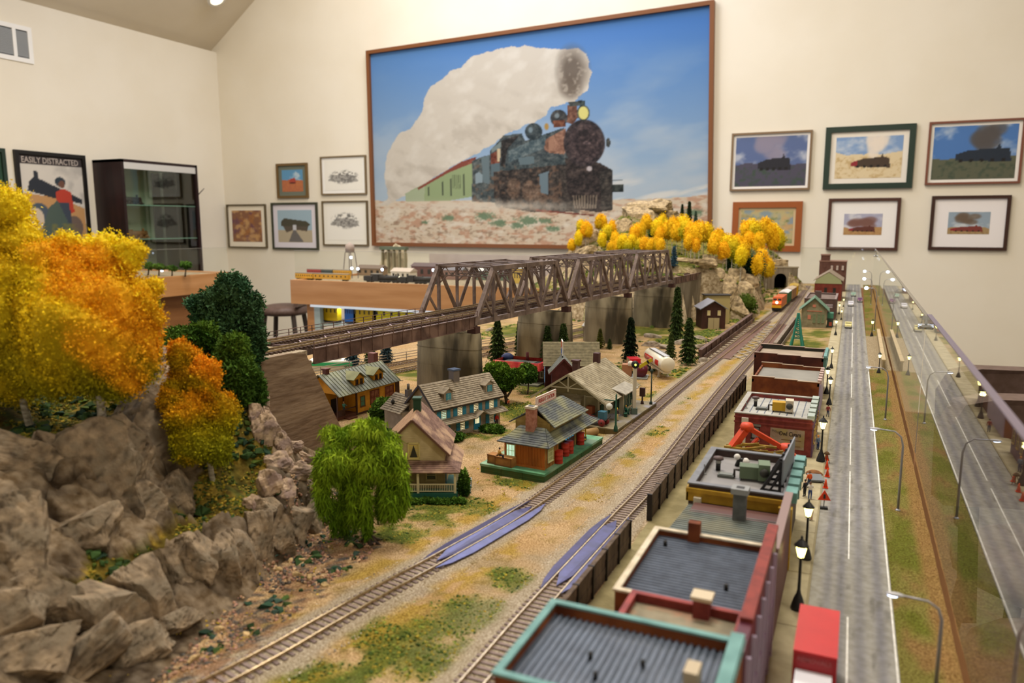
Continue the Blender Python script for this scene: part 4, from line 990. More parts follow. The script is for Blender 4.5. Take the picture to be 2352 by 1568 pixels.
# ================================================================ the big through-truss bridge
M_tr = mat('truss_brown', '74625a', '5e4e47', 1.0, rough=0.55, c3='85736a', sc3=0.35, spec=0.4)
TW = 12.4; ZB = 14.5; ZT = 24.0; RZ = 16.0
BA = math.degrees(math.atan2(-BD.x, BD.y))
def bl(o, s, t, z): return (t, s, z)       # local frame of things placed at B0 and turned to the bridge: x = t, y = s
def truss(s0, s1, label):
    root = thing('truss_span', label, 'bridge span', tuple(BS(s0, -TW / 2, 0)), BA)
    n = 6; L = s1 - s0; st_ = L / n
    for side, nm in ((TW / 2, 'near'), (-TW / 2, 'far')):
        f = MB().m(M_tr); f.cb(side, L / 2, ZB, 0.7, L, 0.95); f.obj('bottom_chord', root)
        f = MB().m(M_tr); f.cb(side, L / 2, ZT, 0.75, st_ * 4 + 0.8, 0.85); f.obj('top_chord', root)
        for a, c in (((0, ZB), (st_, ZT)), ((L, ZB), (L - st_, ZT))):
            f = MB().m(M_tr); f.bar((side, a[0], a[1]), (side, c[0], c[1]), 0.75, 0.85, up=(1, 0, 0)); f.obj('end_post', root)
        for k in (1, 2, 3, 4, 5):
            f = MB().m(M_tr); f.cb(side, k * st_, (ZB + ZT) / 2, 0.55, 0.5 if k % 2 else 0.38, ZT - ZB); f.obj('vertical_post', root)
        for a, c in ((1, 2), (3, 2), (3, 4), (5, 4)):
            f = MB().m(M_tr)
            A = Vector((side, a * st_, ZT)); C_ = Vector((side, c * st_, ZB))
            if (a, c) in ((3, 2), (5, 4)):
                for w in (-0.28, 0.28): f.bar(A + Vector((0, w, 0)), C_ + Vector((0, w, 0)), 0.5, 0.16, up=(1, 0, 0))
                for q in range(9):
                    m_ = A.lerp(C_, (q + 0.5) / 9); f.cb(m_.x, m_.y, m_.z, 0.3, 0.55, 0.12)
            else: f.bar(A, C_, 0.5, 0.6, up=(1, 0, 0))
            f.obj('diagonal', root)
        for sg, e in ((0, 0), (1, L)):
            f = MB().m(M_tr); yy = st_ * 0.45 if not sg else L - st_ * 0.45; zz = ZB + (ZT - ZB) * 0.45
            f.bar((side, yy, zz), (side, st_ if not sg else L - st_, ZB), 0.35, 0.4, up=(1, 0, 0)); f.obj('sub_strut', root)
        g = MB().m(M_tr)
        for k in range(7): g.slab([(side + 0.36, k * st_ - 0.9, ZB - 0.45), (side + 0.36, k * st_ + 0.9, ZB - 0.45), (side + 0.36, k * st_ + 0.6, ZB + 1.1), (side + 0.36, k * st_ - 0.6, ZB + 1.1)], (1, 0, 0), 0.08)
        for k in (1, 3, 5): g.slab([(side + 0.36, k * st_ - 0.8, ZT + 0.3), (side + 0.36, k * st_ + 0.8, ZT + 0.3), (side + 0.36, k * st_ + 0.5, ZT - 1.0), (side + 0.36, k * st_ - 0.5, ZT - 1.0)], (1, 0, 0), 0.08)
        g.obj('gusset_plates', root, kind='stuff')
    for k in range(1, 6):
        f = MB().m(M_tr); f.cb(0, k * st_, ZT + 0.1, TW, 0.5, 0.3).cb(0, k * st_, ZT - 1.7, TW, 0.25, 0.2)
        for q in range(8):
            x0 = -TW / 2 + q * TW / 8; x1 = x0 + TW / 8
            f.bar((x0, k * st_, ZT if q % 2 else ZT - 1.7), (x1, k * st_, ZT - 1.7 if q % 2 else ZT), 0.16)
        for sg in (-1, 1): f.bar((sg * TW / 2, k * st_, ZT - 3.4), (sg * (TW / 2 - 2), k * st_, ZT - 1.7), 0.22)
        f.obj('portal_brace' if k in (1, 5) else 'sway_brace', root)
    for k in range(1, 5):
        f = MB().m(M_tr); f.bar((-TW / 2, k * st_, ZT + 0.2), (TW / 2, (k + 1) * st_, ZT + 0.2), 0.3, 0.18); f.bar((TW / 2, k * st_, ZT + 0.2), (-TW / 2, (k + 1) * st_, ZT + 0.2), 0.3, 0.18); f.obj('top_lateral', root)
    for k in range(7):
        f = MB().m(M_tr); f.cb(0, min(max(k * st_, 0.5), L - 0.5), ZB - 0.1, TW, 0.5, 1.0); f.obj('floor_beam', root)
    f = MB().m(M_tr)
    for x in (-4.2, -1.9, 1.9, 4.2): f.cb(x, L / 2, ZB + 0.35, 0.3, L, 0.7)
    f.obj('stringers', root)
    return root
for a, c, l in ((0, 38.6, 'nearest brown steel truss span, the largest of the three'), (38.6, 77.0, 'middle brown steel truss span of the railway bridge'), (77.0, 115.0, 'farthest brown steel truss span, ending at the mountain')):
    truss(a, c, l)
# girder approach spans
def girder_span(s0, s1, label, rail=True, tn=0.2, tf=-TW + 0.6):
    root = thing('girder_span', label, 'bridge span', tuple(BS(s0, 0, 0)), BA); L = s1 - s0
    for x in (tn, tf):
        f = MB().m(M_brg); f.cb(x, L / 2, 14.6, 0.18, L, 2.0).cb(x, L / 2, 15.6, 0.55, L, 0.14).cb(x, L / 2, 13.6, 0.5, L, 0.14)
        k = int(L / 2.4)
        for q in range(k + 1): f.cb(x + 0.12, q * L / k, 14.6, 0.12, 0.14, 2.0)
        f.obj('plate_girder', root)
        if rail:
            f = MB().m(M_brg)
            for z in (16.1, 16.6): f.tube([(x + 0.2, 0, z), (x + 0.2, L, z)], 0.05, 5)
            for q in range(18): f.cb(x + 0.2, q * L / 17, 16.1, 0.1, 0.1, 1.1)
            f.obj('handrail', root)
    for x0, nm in ((-4.1, 0), (-10.1, 0)):
        f = MB().m(M_tr)
        for xx in (x0 + 0.3, x0 + 2.6): f.cb(xx, L / 2, 15.0, 0.3, L, 1.0)
        f.obj('stringer', root)
    f = MB().m(mat('lilac_steel', '9c8890', rough=0.4, metal=0.3))
    for q in range(8):
        y0 = q * L / 8; f.bar((-7.4, y0, 15.5), (-4.3, y0 + L / 16, 15.5), 0.2, 0.12); f.bar((-4.3, y0 + L / 16, 15.5), (-7.4, y0 + L / 8, 15.5), 0.2, 0.12); f.cb(-4.9, y0 + L / 16, 15.55, 1.6, 0.3, 0.2)
    f.obj('lateral_bracing', root, label='pale zigzag bracing between the two tracks')
    return root
girder_span(-41, 0, 'near brown plate-girder span with handrails joining bridge and hillside')
girder_span(115.4, 146, 'far brown plate-girder span joining the trusses to the mountain', rail=False)
M_tiel = mat('bridge_sleeper', '5d463a', '44342c', 1.5, rough=0.7)
for t0, lb in ((-2.7, 'near track running over the truss bridge'), (-8.7, 'far track running over the truss bridge')):
    pts = [BS(s, t0, 0) for s in range(-41, 147, 4)]
    pre = [BS(-41 - d_, t0 - d_ * d_ * 0.004, -d_ * 0.0) for d_ in range(25, 0, -5)]
    path = pre + pts
    rt = track('bridge_track', lb, path, 15.5, spacing=0.72, single=0, tie=(2.9, 0.36, 0.26), mt=M_tiel)
# ballast bed and abutments
M_gran = mat('cast_retaining_wall', '8a7560', '6e5a48', 0.9, rough=0.85, bump=0.8, bsc=0.9, stretch=(0.4, 0.4, 2.2), c3='96826c', sc3=0.2)
b = MB().m(mat('ballast', 'b5a68e', '8f8068', 2.5, rough=0.95, bump=0.6, bsc=5))
P = [BS(-60, -13.5, 0), BS(-60, 0.2, 0), BS(-42, 0.1, 0), BS(-42, -12.2, 0)]
b.slab([p + Vector((0, 0, 13.5)) for p in P], (0, 0, 1), 2.0); b.obj('track_bed', None, label='grey ballast bed leading off the bridge onto the hill', cat='track bed')
M_wallc = mat('abutment_concrete', '958a78', '7b705e', 0.6, rough=0.85, bump=0.3, bsc=2, stretch=(1, 1, 0.3), c3='6f6453', sc3=0.15)
def wingwall(name, label, prof, s0, mt, tt=0.3, th=0.8):
    o = BS(s0, tt, 0)
    b = MB().m(mt); b.slab([(0, s - s0, z) for s, z in prof], (-1, 0, 0), th)
    return b.obj(name, None, loc=tuple(o), rz=BA, label=label, cat='retaining wall')
w = wingwall('retaining_wall', 'tall dark rough-cast retaining wall with sloping end under the near girder', [(-64, -1), (-34, -0.5), (-42.5, 15.2), (-45, 15.6), (-64, 15.6)], -50, M_gran)
b = MB().m(M_gran); b.cb(-TW / 2, -41.8, 7, TW + 0.5, 0.8, 14.2)
b.obj('abutment', None, loc=tuple(BS(0, 0, 0)), rz=BA, label='rough abutment face under the near end of the bridge', cat='abutment')
wingwall('retaining_wall', 'pale grey concrete wing wall at the mountain end of the bridge', [(116, -0.5), (147, -0.5), (151, 15.2), (143, 15.2), (141, 13.4), (116, 13.4)], 130, M_wallc)
b = MB().m(M_wallc); b.cb(-TW / 2, 116.6, 6.5, TW + 0.5, 0.8, 13.4)
b.obj('abutment', None, loc=tuple(BS(0, 0, 0)), rz=BA, label='grey concrete abutment face at the mountain end', cat='abutment')
# piers
M_pier = mat('pier_concrete', '8c8064', '6c6048', 0.35, rough=0.85, bump=0.25, bsc=2.5, stretch=(1, 1, 0.22), c3='463e2c', sc3=0.3)
for i, (s, lb, sc2) in enumerate(((-0.3, 'nearest stained concrete bridge pier behind the grey house', 1), (38.6, 'second stained concrete bridge pier from the near end', 1), (77.0, 'third concrete bridge pier from the near end, behind the grey station', 1), (115.0, 'fourth concrete bridge pier, next to the mountain', 1))):
    root = thing('bridge_pier', lb, 'pier', tuple(BS(s, -TW / 2 + 0.6, 0)), BA)
    b = MB().m(M_pier)
    rings = []
    for z, k in ((-0.6, 1.04), (6, 1.0), (12.6, 0.96)):
        ring = []
        for j in range(24):
            a = 2 * math.pi * j / 24; cx, cy = math.cos(a), math.sin(a)
            x = 6.9 * k * (abs(cx) ** 0.55) * (1 if cx > 0 else -1); y = 2.1 * k * (abs(cy) ** 0.75) * (1 if cy > 0 else -1)
            ring.append((x, y, z))
        rings.append(ring)
    vs = [p for r in rings for p in r]; fs = [(i_ * 24 + j, i_ * 24 + (j + 1) % 24, (i_ + 1) * 24 + (j + 1) % 24, (i_ + 1) * 24 + j) for i_ in range(2) for j in range(24)] + [tuple(48 + j for j in range(24))]
    b.raw(vs, fs, True); b.obj('shaft', root)
    b = MB().m(M_pier)
    for z in (3.2, 6.4, 9.6): 
        ring = [(x * 1.004, y * 1.004, z + dz) for dz in (0, 0.12) for x, y, _ in rings[1]]
        b.raw(ring, [(j, (j + 1) % 24, 24 + (j + 1) % 24, 24 + j) for j in range(24)], False)
    b.obj('form_line', root)
    b = MB().m(flat('4b2f2a'))
    for x in (-5.4, 5.4): b.cb(x, 0, 13.2, 1.8, 1.6, 1.2)
    b.obj('bearing', root)
# rails beyond, on the low track behind the piers, with its own little deck bridge and railing
TC = cr([(-100, 118), (-95, 140), (-86, 170), (-78, 200), (-71, 235), (-68, 262), (-66, 290)], 2)
track('rear_track', 'low rear track glimpsed behind the concrete piers', TC, 0.6, spacing=0.8, single=0, mt=M_tieg)
TD = [p + Vector((5.5, -1, 0)) for p in TC]
track('rear_track', 'second low rear track nearer the concrete piers', TD, 0.3, spacing=0.8, single=0, mt=M_tieg)
b = MB().m(flat('8e8478', 0.7))
for off, z in ((-2.6, 1.3), (-2.6, 1.9), (-2.6, 2.5)):
    b.tube([p + Vector((off, 0, z)) for p in TC[::4]], 0.09, 5)
for p in TC[::4]: b.cb(p.x - 2.6, p.y, 1.4, 0.12, 0.12, 2.4)
b.obj('line_fence', None, label='low grey three-rail fence along the rear track', cat='fence')
# dark plank retaining wall beside the street-side line: soldier posts and boards
M_pl = mat('old_board', '6b5a4a', '4a3d33', 1.4, rough=0.85, bump=0.4, bsc=3, stretch=(1, 1, 0.3))
M_post = flat('241d1a', 0.6)
def soldier(x0, y0, x1, y1, n, label, h=3.0):
    root = thing('plank_wall', label, 'retaining wall', (x0, y0, 0)); dx, dy = (x1 - x0) / n, (y1 - y0) / n; L = math.hypot(dx, dy)
    a = math.degrees(math.atan2(-dx, dy))
    for k in range(n + 1):
        b = MB().m(M_post); b.at(dx * k, dy * k, 0, a).cb(0, 0, h / 2, 0.55, 0.22, h + 0.2); b.obj('post', root)
    for k in range(n):
        b = MB().m(M_pl); b.at(dx * (k + 0.5), dy * (k + 0.5), 0, a)
        for q in range(4): b.cb(-0.08 + 0.05 * (q % 2), 0, 0.36 + q * 0.7, 0.32, L - 0.24, 0.66)
        b.cb(0, 0, 2.95, 0.4, L - 0.2, 0.2); b.obj('boards', root)
soldier(-18.9, 78, -18.4, 150, 19, 'long dark plank retaining wall between track and buildings')
soldier(-19.3, 47.5, -19.0, 70, 6, 'short dark plank retaining wall behind the nearest roofs')
# ================================================================ buildings of the model town
def win(root, P, ux, n, w, h, fm='e8e0cc', pm=None, cols=2, rows=2, fw=0.1, shutter=None, d=0.1, name='window', sill=True):
    P = Vector(P); ux = Vector(ux).normalized(); n = Vector(n).normalized(); uz = Vector((0, 0, 1))
    M3 = Matrix((ux, n, uz)).transposed().to_4x4(); M3.translation = P
    b = MB().m(flat(fm)); b.T = M3
    b.box(-w / 2, w / 2, 0, d, h / 2 - fw, h / 2).box(-w / 2, w / 2, 0, d, -h / 2, -h / 2 + fw).box(-w / 2, -w / 2 + fw, 0, d, -h / 2, h / 2).box(w / 2 - fw, w / 2, 0, d, -h / 2, h / 2)
    for k in range(1, cols): x = -w / 2 + w * k / cols; b.box(x - fw * 0.3, x + fw * 0.3, 0, d * 0.8, -h / 2, h / 2)
    for k in range(1, rows): z = -h / 2 + h * k / rows; b.box(-w / 2, w / 2, 0, d * 0.8, z - fw * 0.3, z + fw * 0.3)
    if sill: b.box(-w / 2 - 0.06, w / 2 + 0.06, 0, d * 1.8, -h / 2 - 0.07, -h / 2)
    o = b.obj(name, root)
    b = MB().m(pm or M_wdark); b.T = M3; b.quad((-w / 2, d * 0.3, -h / 2), (w / 2, d * 0.3, -h / 2), (w / 2, d * 0.3, h / 2), (-w / 2, d * 0.3, h / 2)); b.obj('pane', o)
    if shutter:
        for sg in (-1, 1):
            b = MB().m(flat(shutter)); b.T = M3; c = sg * (w / 2 + w * 0.42)
            b.box(c - w * 0.38, c + w * 0.38, 0, d * 0.9, -h / 2, h / 2)
            for q in range(6): b.box(c - w * 0.32, c + w * 0.32, d * 0.9, d * 1.25, -h / 2 + h * (q + 0.2) / 6, -h / 2 + h * (q + 0.75) / 6)
            b.obj('shutter', root)
    return o
M_wdark = mat('dark_pane', '2a2c2c', rough=0.15, spec=0.6)
M_wlit = mat('lit_pane', 'fff3c4', rough=0.4, emit=0.75)
M_wgrn = mat('green_lit_pane', 'c8f5dc', rough=0.4, emit=0.9)
M_wcyan = mat('cyan_lit_pane', '2fb4e0', rough=0.4, emit=0.8)
def roofrows(b, e0, e1, r1, r0, n, th=0.12, rise=0.07):
    """sloping roof of n overlapping courses between eave e0-e1 and ridge r0-r1"""
    e0, e1, r1, r0 = [Vector(p) for p in (e0, e1, r1, r0)]
    nn = (e1 - e0).cross(r0 - e0).normalized()
    if nn.z < 0: nn = -nn
    for k in range(n):
        a, c = k / n, (k + 1) / n + 0.012
        p0 = e0.lerp(r0, a); p1 = e1.lerp(r1, a); q1 = e1.lerp(r1, min(1, c)); q0 = e0.lerp(r0, min(1, c))
        b.hexa([p0, p1, q1, q0, p0 + nn * (th + rise), p1 + nn * (th + rise), q1 + nn * th, q0 + nn * th])
def battens(b, e0, e1, r1, r0, n, w=0.07, h=0.09, th=0.12):
    e0, e1, r1, r0 = [Vector(p) for p in (e0, e1, r1, r0)]
    nn = (e1 - e0).cross(r0 - e0).normalized()
    if nn.z < 0: nn = -nn
    b.slab([e0, e1, r1, r0], nn, th)
    for k in range(n + 1):
        a = e0.lerp(e1, k / n); c = r0.lerp(r1, k / n); b.bar(a + nn * (th + h / 2), c + nn * (th + h / 2), w, h, up=nn)
def clap(b, x0, x1, y, z0, z1, n, sgn=-1, taper=None):
    """horizontal boards on a wall of constant local y (facing sgn)"""
    for k in range(n):
        a = z0 + (z1 - z0) * k / n; c = z0 + (z1 - z0) * (k + 1) / n
        u0, u1 = (x0, x1) if taper is None else taper(a)
        b.hexa([(u0, y, a), (u1, y, a), (u1, y + sgn * 0.02, a), (u0, y + sgn * 0.02, a), (u0, y, c), (u1, y, c), (u1, y + sgn * 0.001, c), (u0, y + sgn * 0.001, c)] if sgn > 0 else
               [(u0, y - 0.05, a), (u1, y - 0.05, a), (u1, y, a), (u0, y, a), (u0, y - 0.01, c), (u1, y - 0.01, c), (u1, y, c), (u0, y, c)])
def clapx(b, x, y0, y1, z0, z1, n, sgn=1):
    for k in range(n):
        a = z0 + (z1 - z0) * k / n; c = z0 + (z1 - z0) * (k + 1) / n
        b.hexa([(x, y0, a), (x + sgn * 0.05, y0, a), (x + sgn * 0.05, y1, a), (x, y1, a), (x, y0, c), (x + sgn * 0.01, y0, c), (x + sgn * 0.01, y1, c), (x, y1, c)])
# ---------------------------------------------------------------- farmhouse with porch
def farmhouse():
    o = Pz(1052, 1148, 0)
    r = thing('farmhouse', 'cream clapboard farmhouse with pinkish-brown roof, green chimney and front porch', 'house', (o.x, o.y, 0), 24.5)
    wall = mat('cream_clapboard', 'cbb98a', 'b5a274', 0.8, rough=0.75); trim = flat('dccfa6'); rf = mat('pink_shingle', '7f6254', '62483c', 1.4, rough=0.85, c3='a88a6e', sc3=0.4)
    x0, x1, y0, y1 = -9.2, -1.7, 2.0, 10.6; xm = (x0 + x1) / 2
    b = MB().m(wall); b.box(x0, x1, y0, y1, 0.3, 5.5); b.raw([(x0, y0, 5.5), (x1, y0, 5.5), (xm, y0, 9.1), (x0, y1, 5.5), (x1, y1, 5.5), (xm, y1, 9.1)], [(0, 1, 2), (3, 5, 4), (0, 2, 5, 3), (1, 4, 5, 2)], False)
    clap(b, x0, x1, y0, 3.9, 5.5, 8); clap(b, x0, x1, y0, 5.5, 9.0, 17, taper=lambda z: (x0 + (z - 5.5) / 3.6 * (xm - x0) + 0.08, x1 - (z - 5.5) / 3.6 * (x1 - xm) - 0.08))
    clapx(b, x1, y0, y1, 0.5, 5.5, 22); b.obj('walls', r)
    for sg, nm in ((1, 'r'), (-1, 'l')):
        b = MB().m(rf if sg > 0 else mat('tan_shingle', 'a58565', '8b6a50', 1.4, rough=0.85)); e = xm + sg * (x1 - xm + 0.65); ze = 5.5 - 0.65 * 3.6 / 3.75
        roofrows(b, (e, y0 - 0.4, ze), (e, y1 + 0.4, ze), (xm, y1 + 0.4, 9.2), (xm, y0 - 0.4, 9.2), 20, 0.1, 0.05); b.obj('roof', r, label='pinkish shingled roof slope' if sg > 0 else 'tan shingled roof slope')
    b = MB().m(flat('6a4a3a'))
    for sg in (1, -1): e = xm + sg * (x1 - xm + 0.65); b.bar((e, y0 - 0.42, 4.85), (xm, y0 - 0.42, 9.17), 0.1, 0.22)
    b.obj('bargeboard', r)
    b = MB().m(flat('25452f')); b.box(xm - 0.45, xm + 0.45, 6.6, 7.6, 7.6, 10.6).box(xm - 0.55, xm + 0.55, 6.5, 7.7, 10.5, 10.75); b.obj('chimney', r, label='dark green chimney')
    wf = win(r, (xm + 0.1, y0, 5.9 - 0.5), (1, 0, 0), (0, -1, 0), 1.45, 2.0, 'd6c67e', mat('yellow_blind', 'd8c24a', rough=0.5), 1, 1, 0.16)
    b = MB().m(flat('3a3a2a')); b.quad((xm + 0.1 - 0.45, y0 - 0.07, 4.6), (xm + 0.1 + 0.45, y0 - 0.07, 4.6), (xm + 0.1, y0 - 0.07, 6.1)); b.obj('curtain_gap', wf)
    # porch
    b = MB().m(flat('2f6a58')); b.box(-9.4, -0.1, 0.1, 2.1, 0, 0.75).box(-1.9, -0.1, 2, 7, 0, 0.75); b.obj('porch_deck', r, label='dark green porch base')
    b = MB().m(rf)
    roofrows(b, (-9.8, -0.1, 3.25), (0.2, -0.1, 3.25), (x1 + 0.1, y0, 4.1), (-9.4, y0, 4.1), 6, 0.1, 0.05)
    roofrows(b, (0.2, -0.1, 3.25), (0.2, 8.6, 3.25), (x1, 8.2, 4.9), (x1, y0, 4.1), 7, 0.1, 0.05); b.obj('porch_roof', r)
    for x in (-9.1, -4.7, -0.35):
        b = MB().m(trim); b.box(x - 0.13, x + 0.13, 0.2, 0.46, 0.75, 3.3); b.obj('porch_post', r)
    for x, y in ((-0.35, 4.0), (-0.35, 6.7)):
        b = MB().m(trim); b.box(x - 0.13, x + 0.13, y, y + 0.26, 0.75, 3.3); b.obj('porch_post', r)
    for x, w in ((-8.97, 4.15), (-4.57, 4.1)):
        b = MB().m(trim); b.box(x, x + w, 0.24, 0.38, 1.75, 1.87).box(x, x + w, 0.24, 0.38, 0.92, 1.02)
        for k in range(20): b.box(x + (k + 0.35) * w / 20, x + (k + 0.6) * w / 20, 0.27, 0.35, 1, 1.8)
        b.obj('porch_railing', r)
    b = MB().m(mat('porch_wall', 'a89468', '94825a', 1, rough=0.8)); b.box(x0, x1, y0 - 0.05, y0, 0.75, 3.9); b.obj('porch_wall', r)
    win(r, (-3.3, y0 - 0.05, 2.4), (1, 0, 0), (0, -1, 0), 1.3, 1.3, 'b8a878', M_wdark, 1, 2, 0.14)
    b = MB().m(flat('1e5a70')); b.box(-1.68, -1.6, 2.3, 3.6, 0.8, 3.1); b.obj('door', r, label='blue-green side door')
    return r
farmhouse()
# ---------------------------------------------------------------- colonial house with blue shutters
def colonial():
    o = Pz(1148, 975, 0)
    r = thing('colonial_house', 'long grey colonial house with blue shutters, two dormers and lit windows', 'house', (o.x, o.y, 0), 69)
    wall = mat('grey_clapboard', 'a0917c', '8b7c68', 0.8, rough=0.8); rf = mat('grey_shingle', '9a8e7a', '7a6f5e', 1.6, rough=0.9)
    BL = '2f7f9a'; L = -13.6; D = 6.0
    b = MB().m(wall); b.box(L, 0, 0, D, 0, 5.0); b.raw([(L, 0, 5), (L, D, 5), (L, D / 2, 7.9), (0, 0, 5), (0, D, 5), (0, D / 2, 7.9)], [(0, 2, 1), (3, 4, 5), (0, 3, 5, 2), (1, 2, 5, 4)], False)
    clap(b, L, 0, 0, 0.2, 5, 18); clapx(b, L, 0, D, 0.2, 5, 18, -1); b.obj('walls', r)
    for sg in (0, 1):
        b = MB().m(rf)
        if sg == 0: roofrows(b, (L - 0.4, -0.55, 4.75), (0.4, -0.55, 4.75), (0.4, D / 2, 8.1), (L - 0.4, D / 2, 8.1), 13, 0.1, 0.1)
        else: roofrows(b, (L - 0.4, D + 0.5, 4.75), (0.4, D + 0.5, 4.75), (0.4, D / 2, 8.1), (L - 0.4, D / 2, 8.1), 13, 0.1, 0.1)
        b.obj('roof', r)
    b = MB().m(flat('2e2622')); b.bar((L - 0.42, -0.55, 4.7), (L - 0.42, D / 2, 8.05), 0.1, 0.3).bar((L - 0.42, D + 0.5, 4.7), (L - 0.42, D / 2, 8.05), 0.1, 0.3).box(L - 0.3, 0.3, -0.62, -0.5, 4.55, 4.75); b.obj('dark_trim', r)
    b = MB().m(flat('6f6660')); b.box(-7.6, -6.4, D / 2 - 0.6, D / 2 + 0.6, 7.4, 9.5); b.m(flat('4a5870', 0.3)).box(-7.75, -6.25, D / 2 - 0.75, D / 2 + 0.75, 9.5, 9.75); b.obj('chimney', r)
    for x in (-10.4, -1.9):
        b = MB().m(wall); b.box(x - 0.8, x + 0.8, 0.35, 2.6, 5.2, 6.9); b.m(rf)
        for sg in (-1, 1): b.slab([(x, 0.1, 7.5), (x, 3.4, 7.5), (x + sg * 1.15, 3.4, 6.75), (x + sg * 1.15, 0.1, 6.75)], (0, 0, 1), 0.12)
        b.m(wall).raw([(x - 0.8, 0.35, 6.9), (x + 0.8, 0.35, 6.9), (x, 0.35, 7.45)], [(0, 1, 2)], False)
        d = b.obj('dormer', r); w_ = win(d, (x, 0.35, 6.2), (1, 0, 0), (0, -1, 0), 0.95, 1.15, '3f93ad', mat('pale_pane', '7fb4b0', rough=0.3), 3, 3, 0.1, sill=False)
    for x in (-11.7, -8.5, -5.2, -1.9):
        win(r, (x, 0, 3.7), (1, 0, 0), (0, -1, 0), 1.0, 1.9, 'e6e2d0', M_wlit if x > -11 else M_wgrn, 3, 4, 0.08, BL)
    for x in (-11.7, -8.0, -1.9): win(r, (x, 0, 1.5), (1, 0, 0), (0, -1, 0), 0.95, 1.5, 'e6e2d0', M_wlit if x == -8.0 else mat('warm_pane', 'd6c8a0', rough=0.4, emit=0.25), 3, 4, 0.08, BL)
    for y in (1.7, 4.2): win(r, (L, y, 4.4), (0, 1, 0), (-1, 0, 0), 0.8, 1.2, '2f7f9a', flat('3a8aa2'), 2, 3, 0.1)
    b = MB().m(flat(BL)); b.box(-5.7, -4.3, -0.12, 0, 0.1, 2.35); d = b.obj('front_door', r, label='blue front door'); 
    b = MB().m(M_wlit)
    for k in range(3): b.box(-5.4 + k * 0.3, -5.2 + k * 0.3, -0.16, -0.12, 1.2, 2.1)
    b.obj('door_light', d)
    b = MB().m(rf); roofrows(b, (L, -1.5, 2.45), (-6.0, -1.5, 2.45), (-6.0, 0, 3.0), (L, 0, 3.0), 4, 0.1, 0.08); roofrows(b, (-3.6, -1.5, 2.45), (0.5, -1.5, 2.45), (0.5, 0, 3.0), (-3.6, 0, 3.0), 4, 0.1, 0.08)
    for sg in (-1, 1): b.slab([(-4.9, -1.6, 3.3), (-4.9, 0, 3.3), (-4.9 + sg * 1.4, 0, 2.5), (-4.9 + sg * 1.4, -1.6, 2.5)], (0, 0, 1), 0.12)
    b.obj('porch_roof', r)
    b = MB().m(mat('stone_step', 'a89c80', rough=0.9)); b.box(-5.8, -4.2, -0.9, 0, 0, 0.25); b.obj('doorstep', r)
    # lower wing at the back left
    b = MB().m(wall); b.box(L - 1.5, L + 3.5, D - 0.3, D + 4.4, 0, 3.6); b.m(rf)
    roofrows(b, (L - 2, D - 0.4, 3.4), (L - 2, D + 4.8, 3.4), (L + 1, D + 4.8, 5.6), (L + 1, D - 0.4, 5.6), 9, 0.1, 0.1); roofrows(b, (L + 4, D - 0.4, 3.4), (L + 4, D + 4.8, 3.4), (L + 1, D + 4.8, 5.6), (L + 1, D - 0.4, 5.6), 9, 0.1, 0.1); b.obj('rear_wing', r)
    b = MB().m(flat('5a524a')); b.box(L + 0.6, L + 1.4, D + 1, D + 1.8, 5, 6.6).tube([(L + 1, D + 1.4, 6.6), (L + 1, D + 1.4, 7.5)], 0.22, 8); b.obj('chimney', r)
colonial()
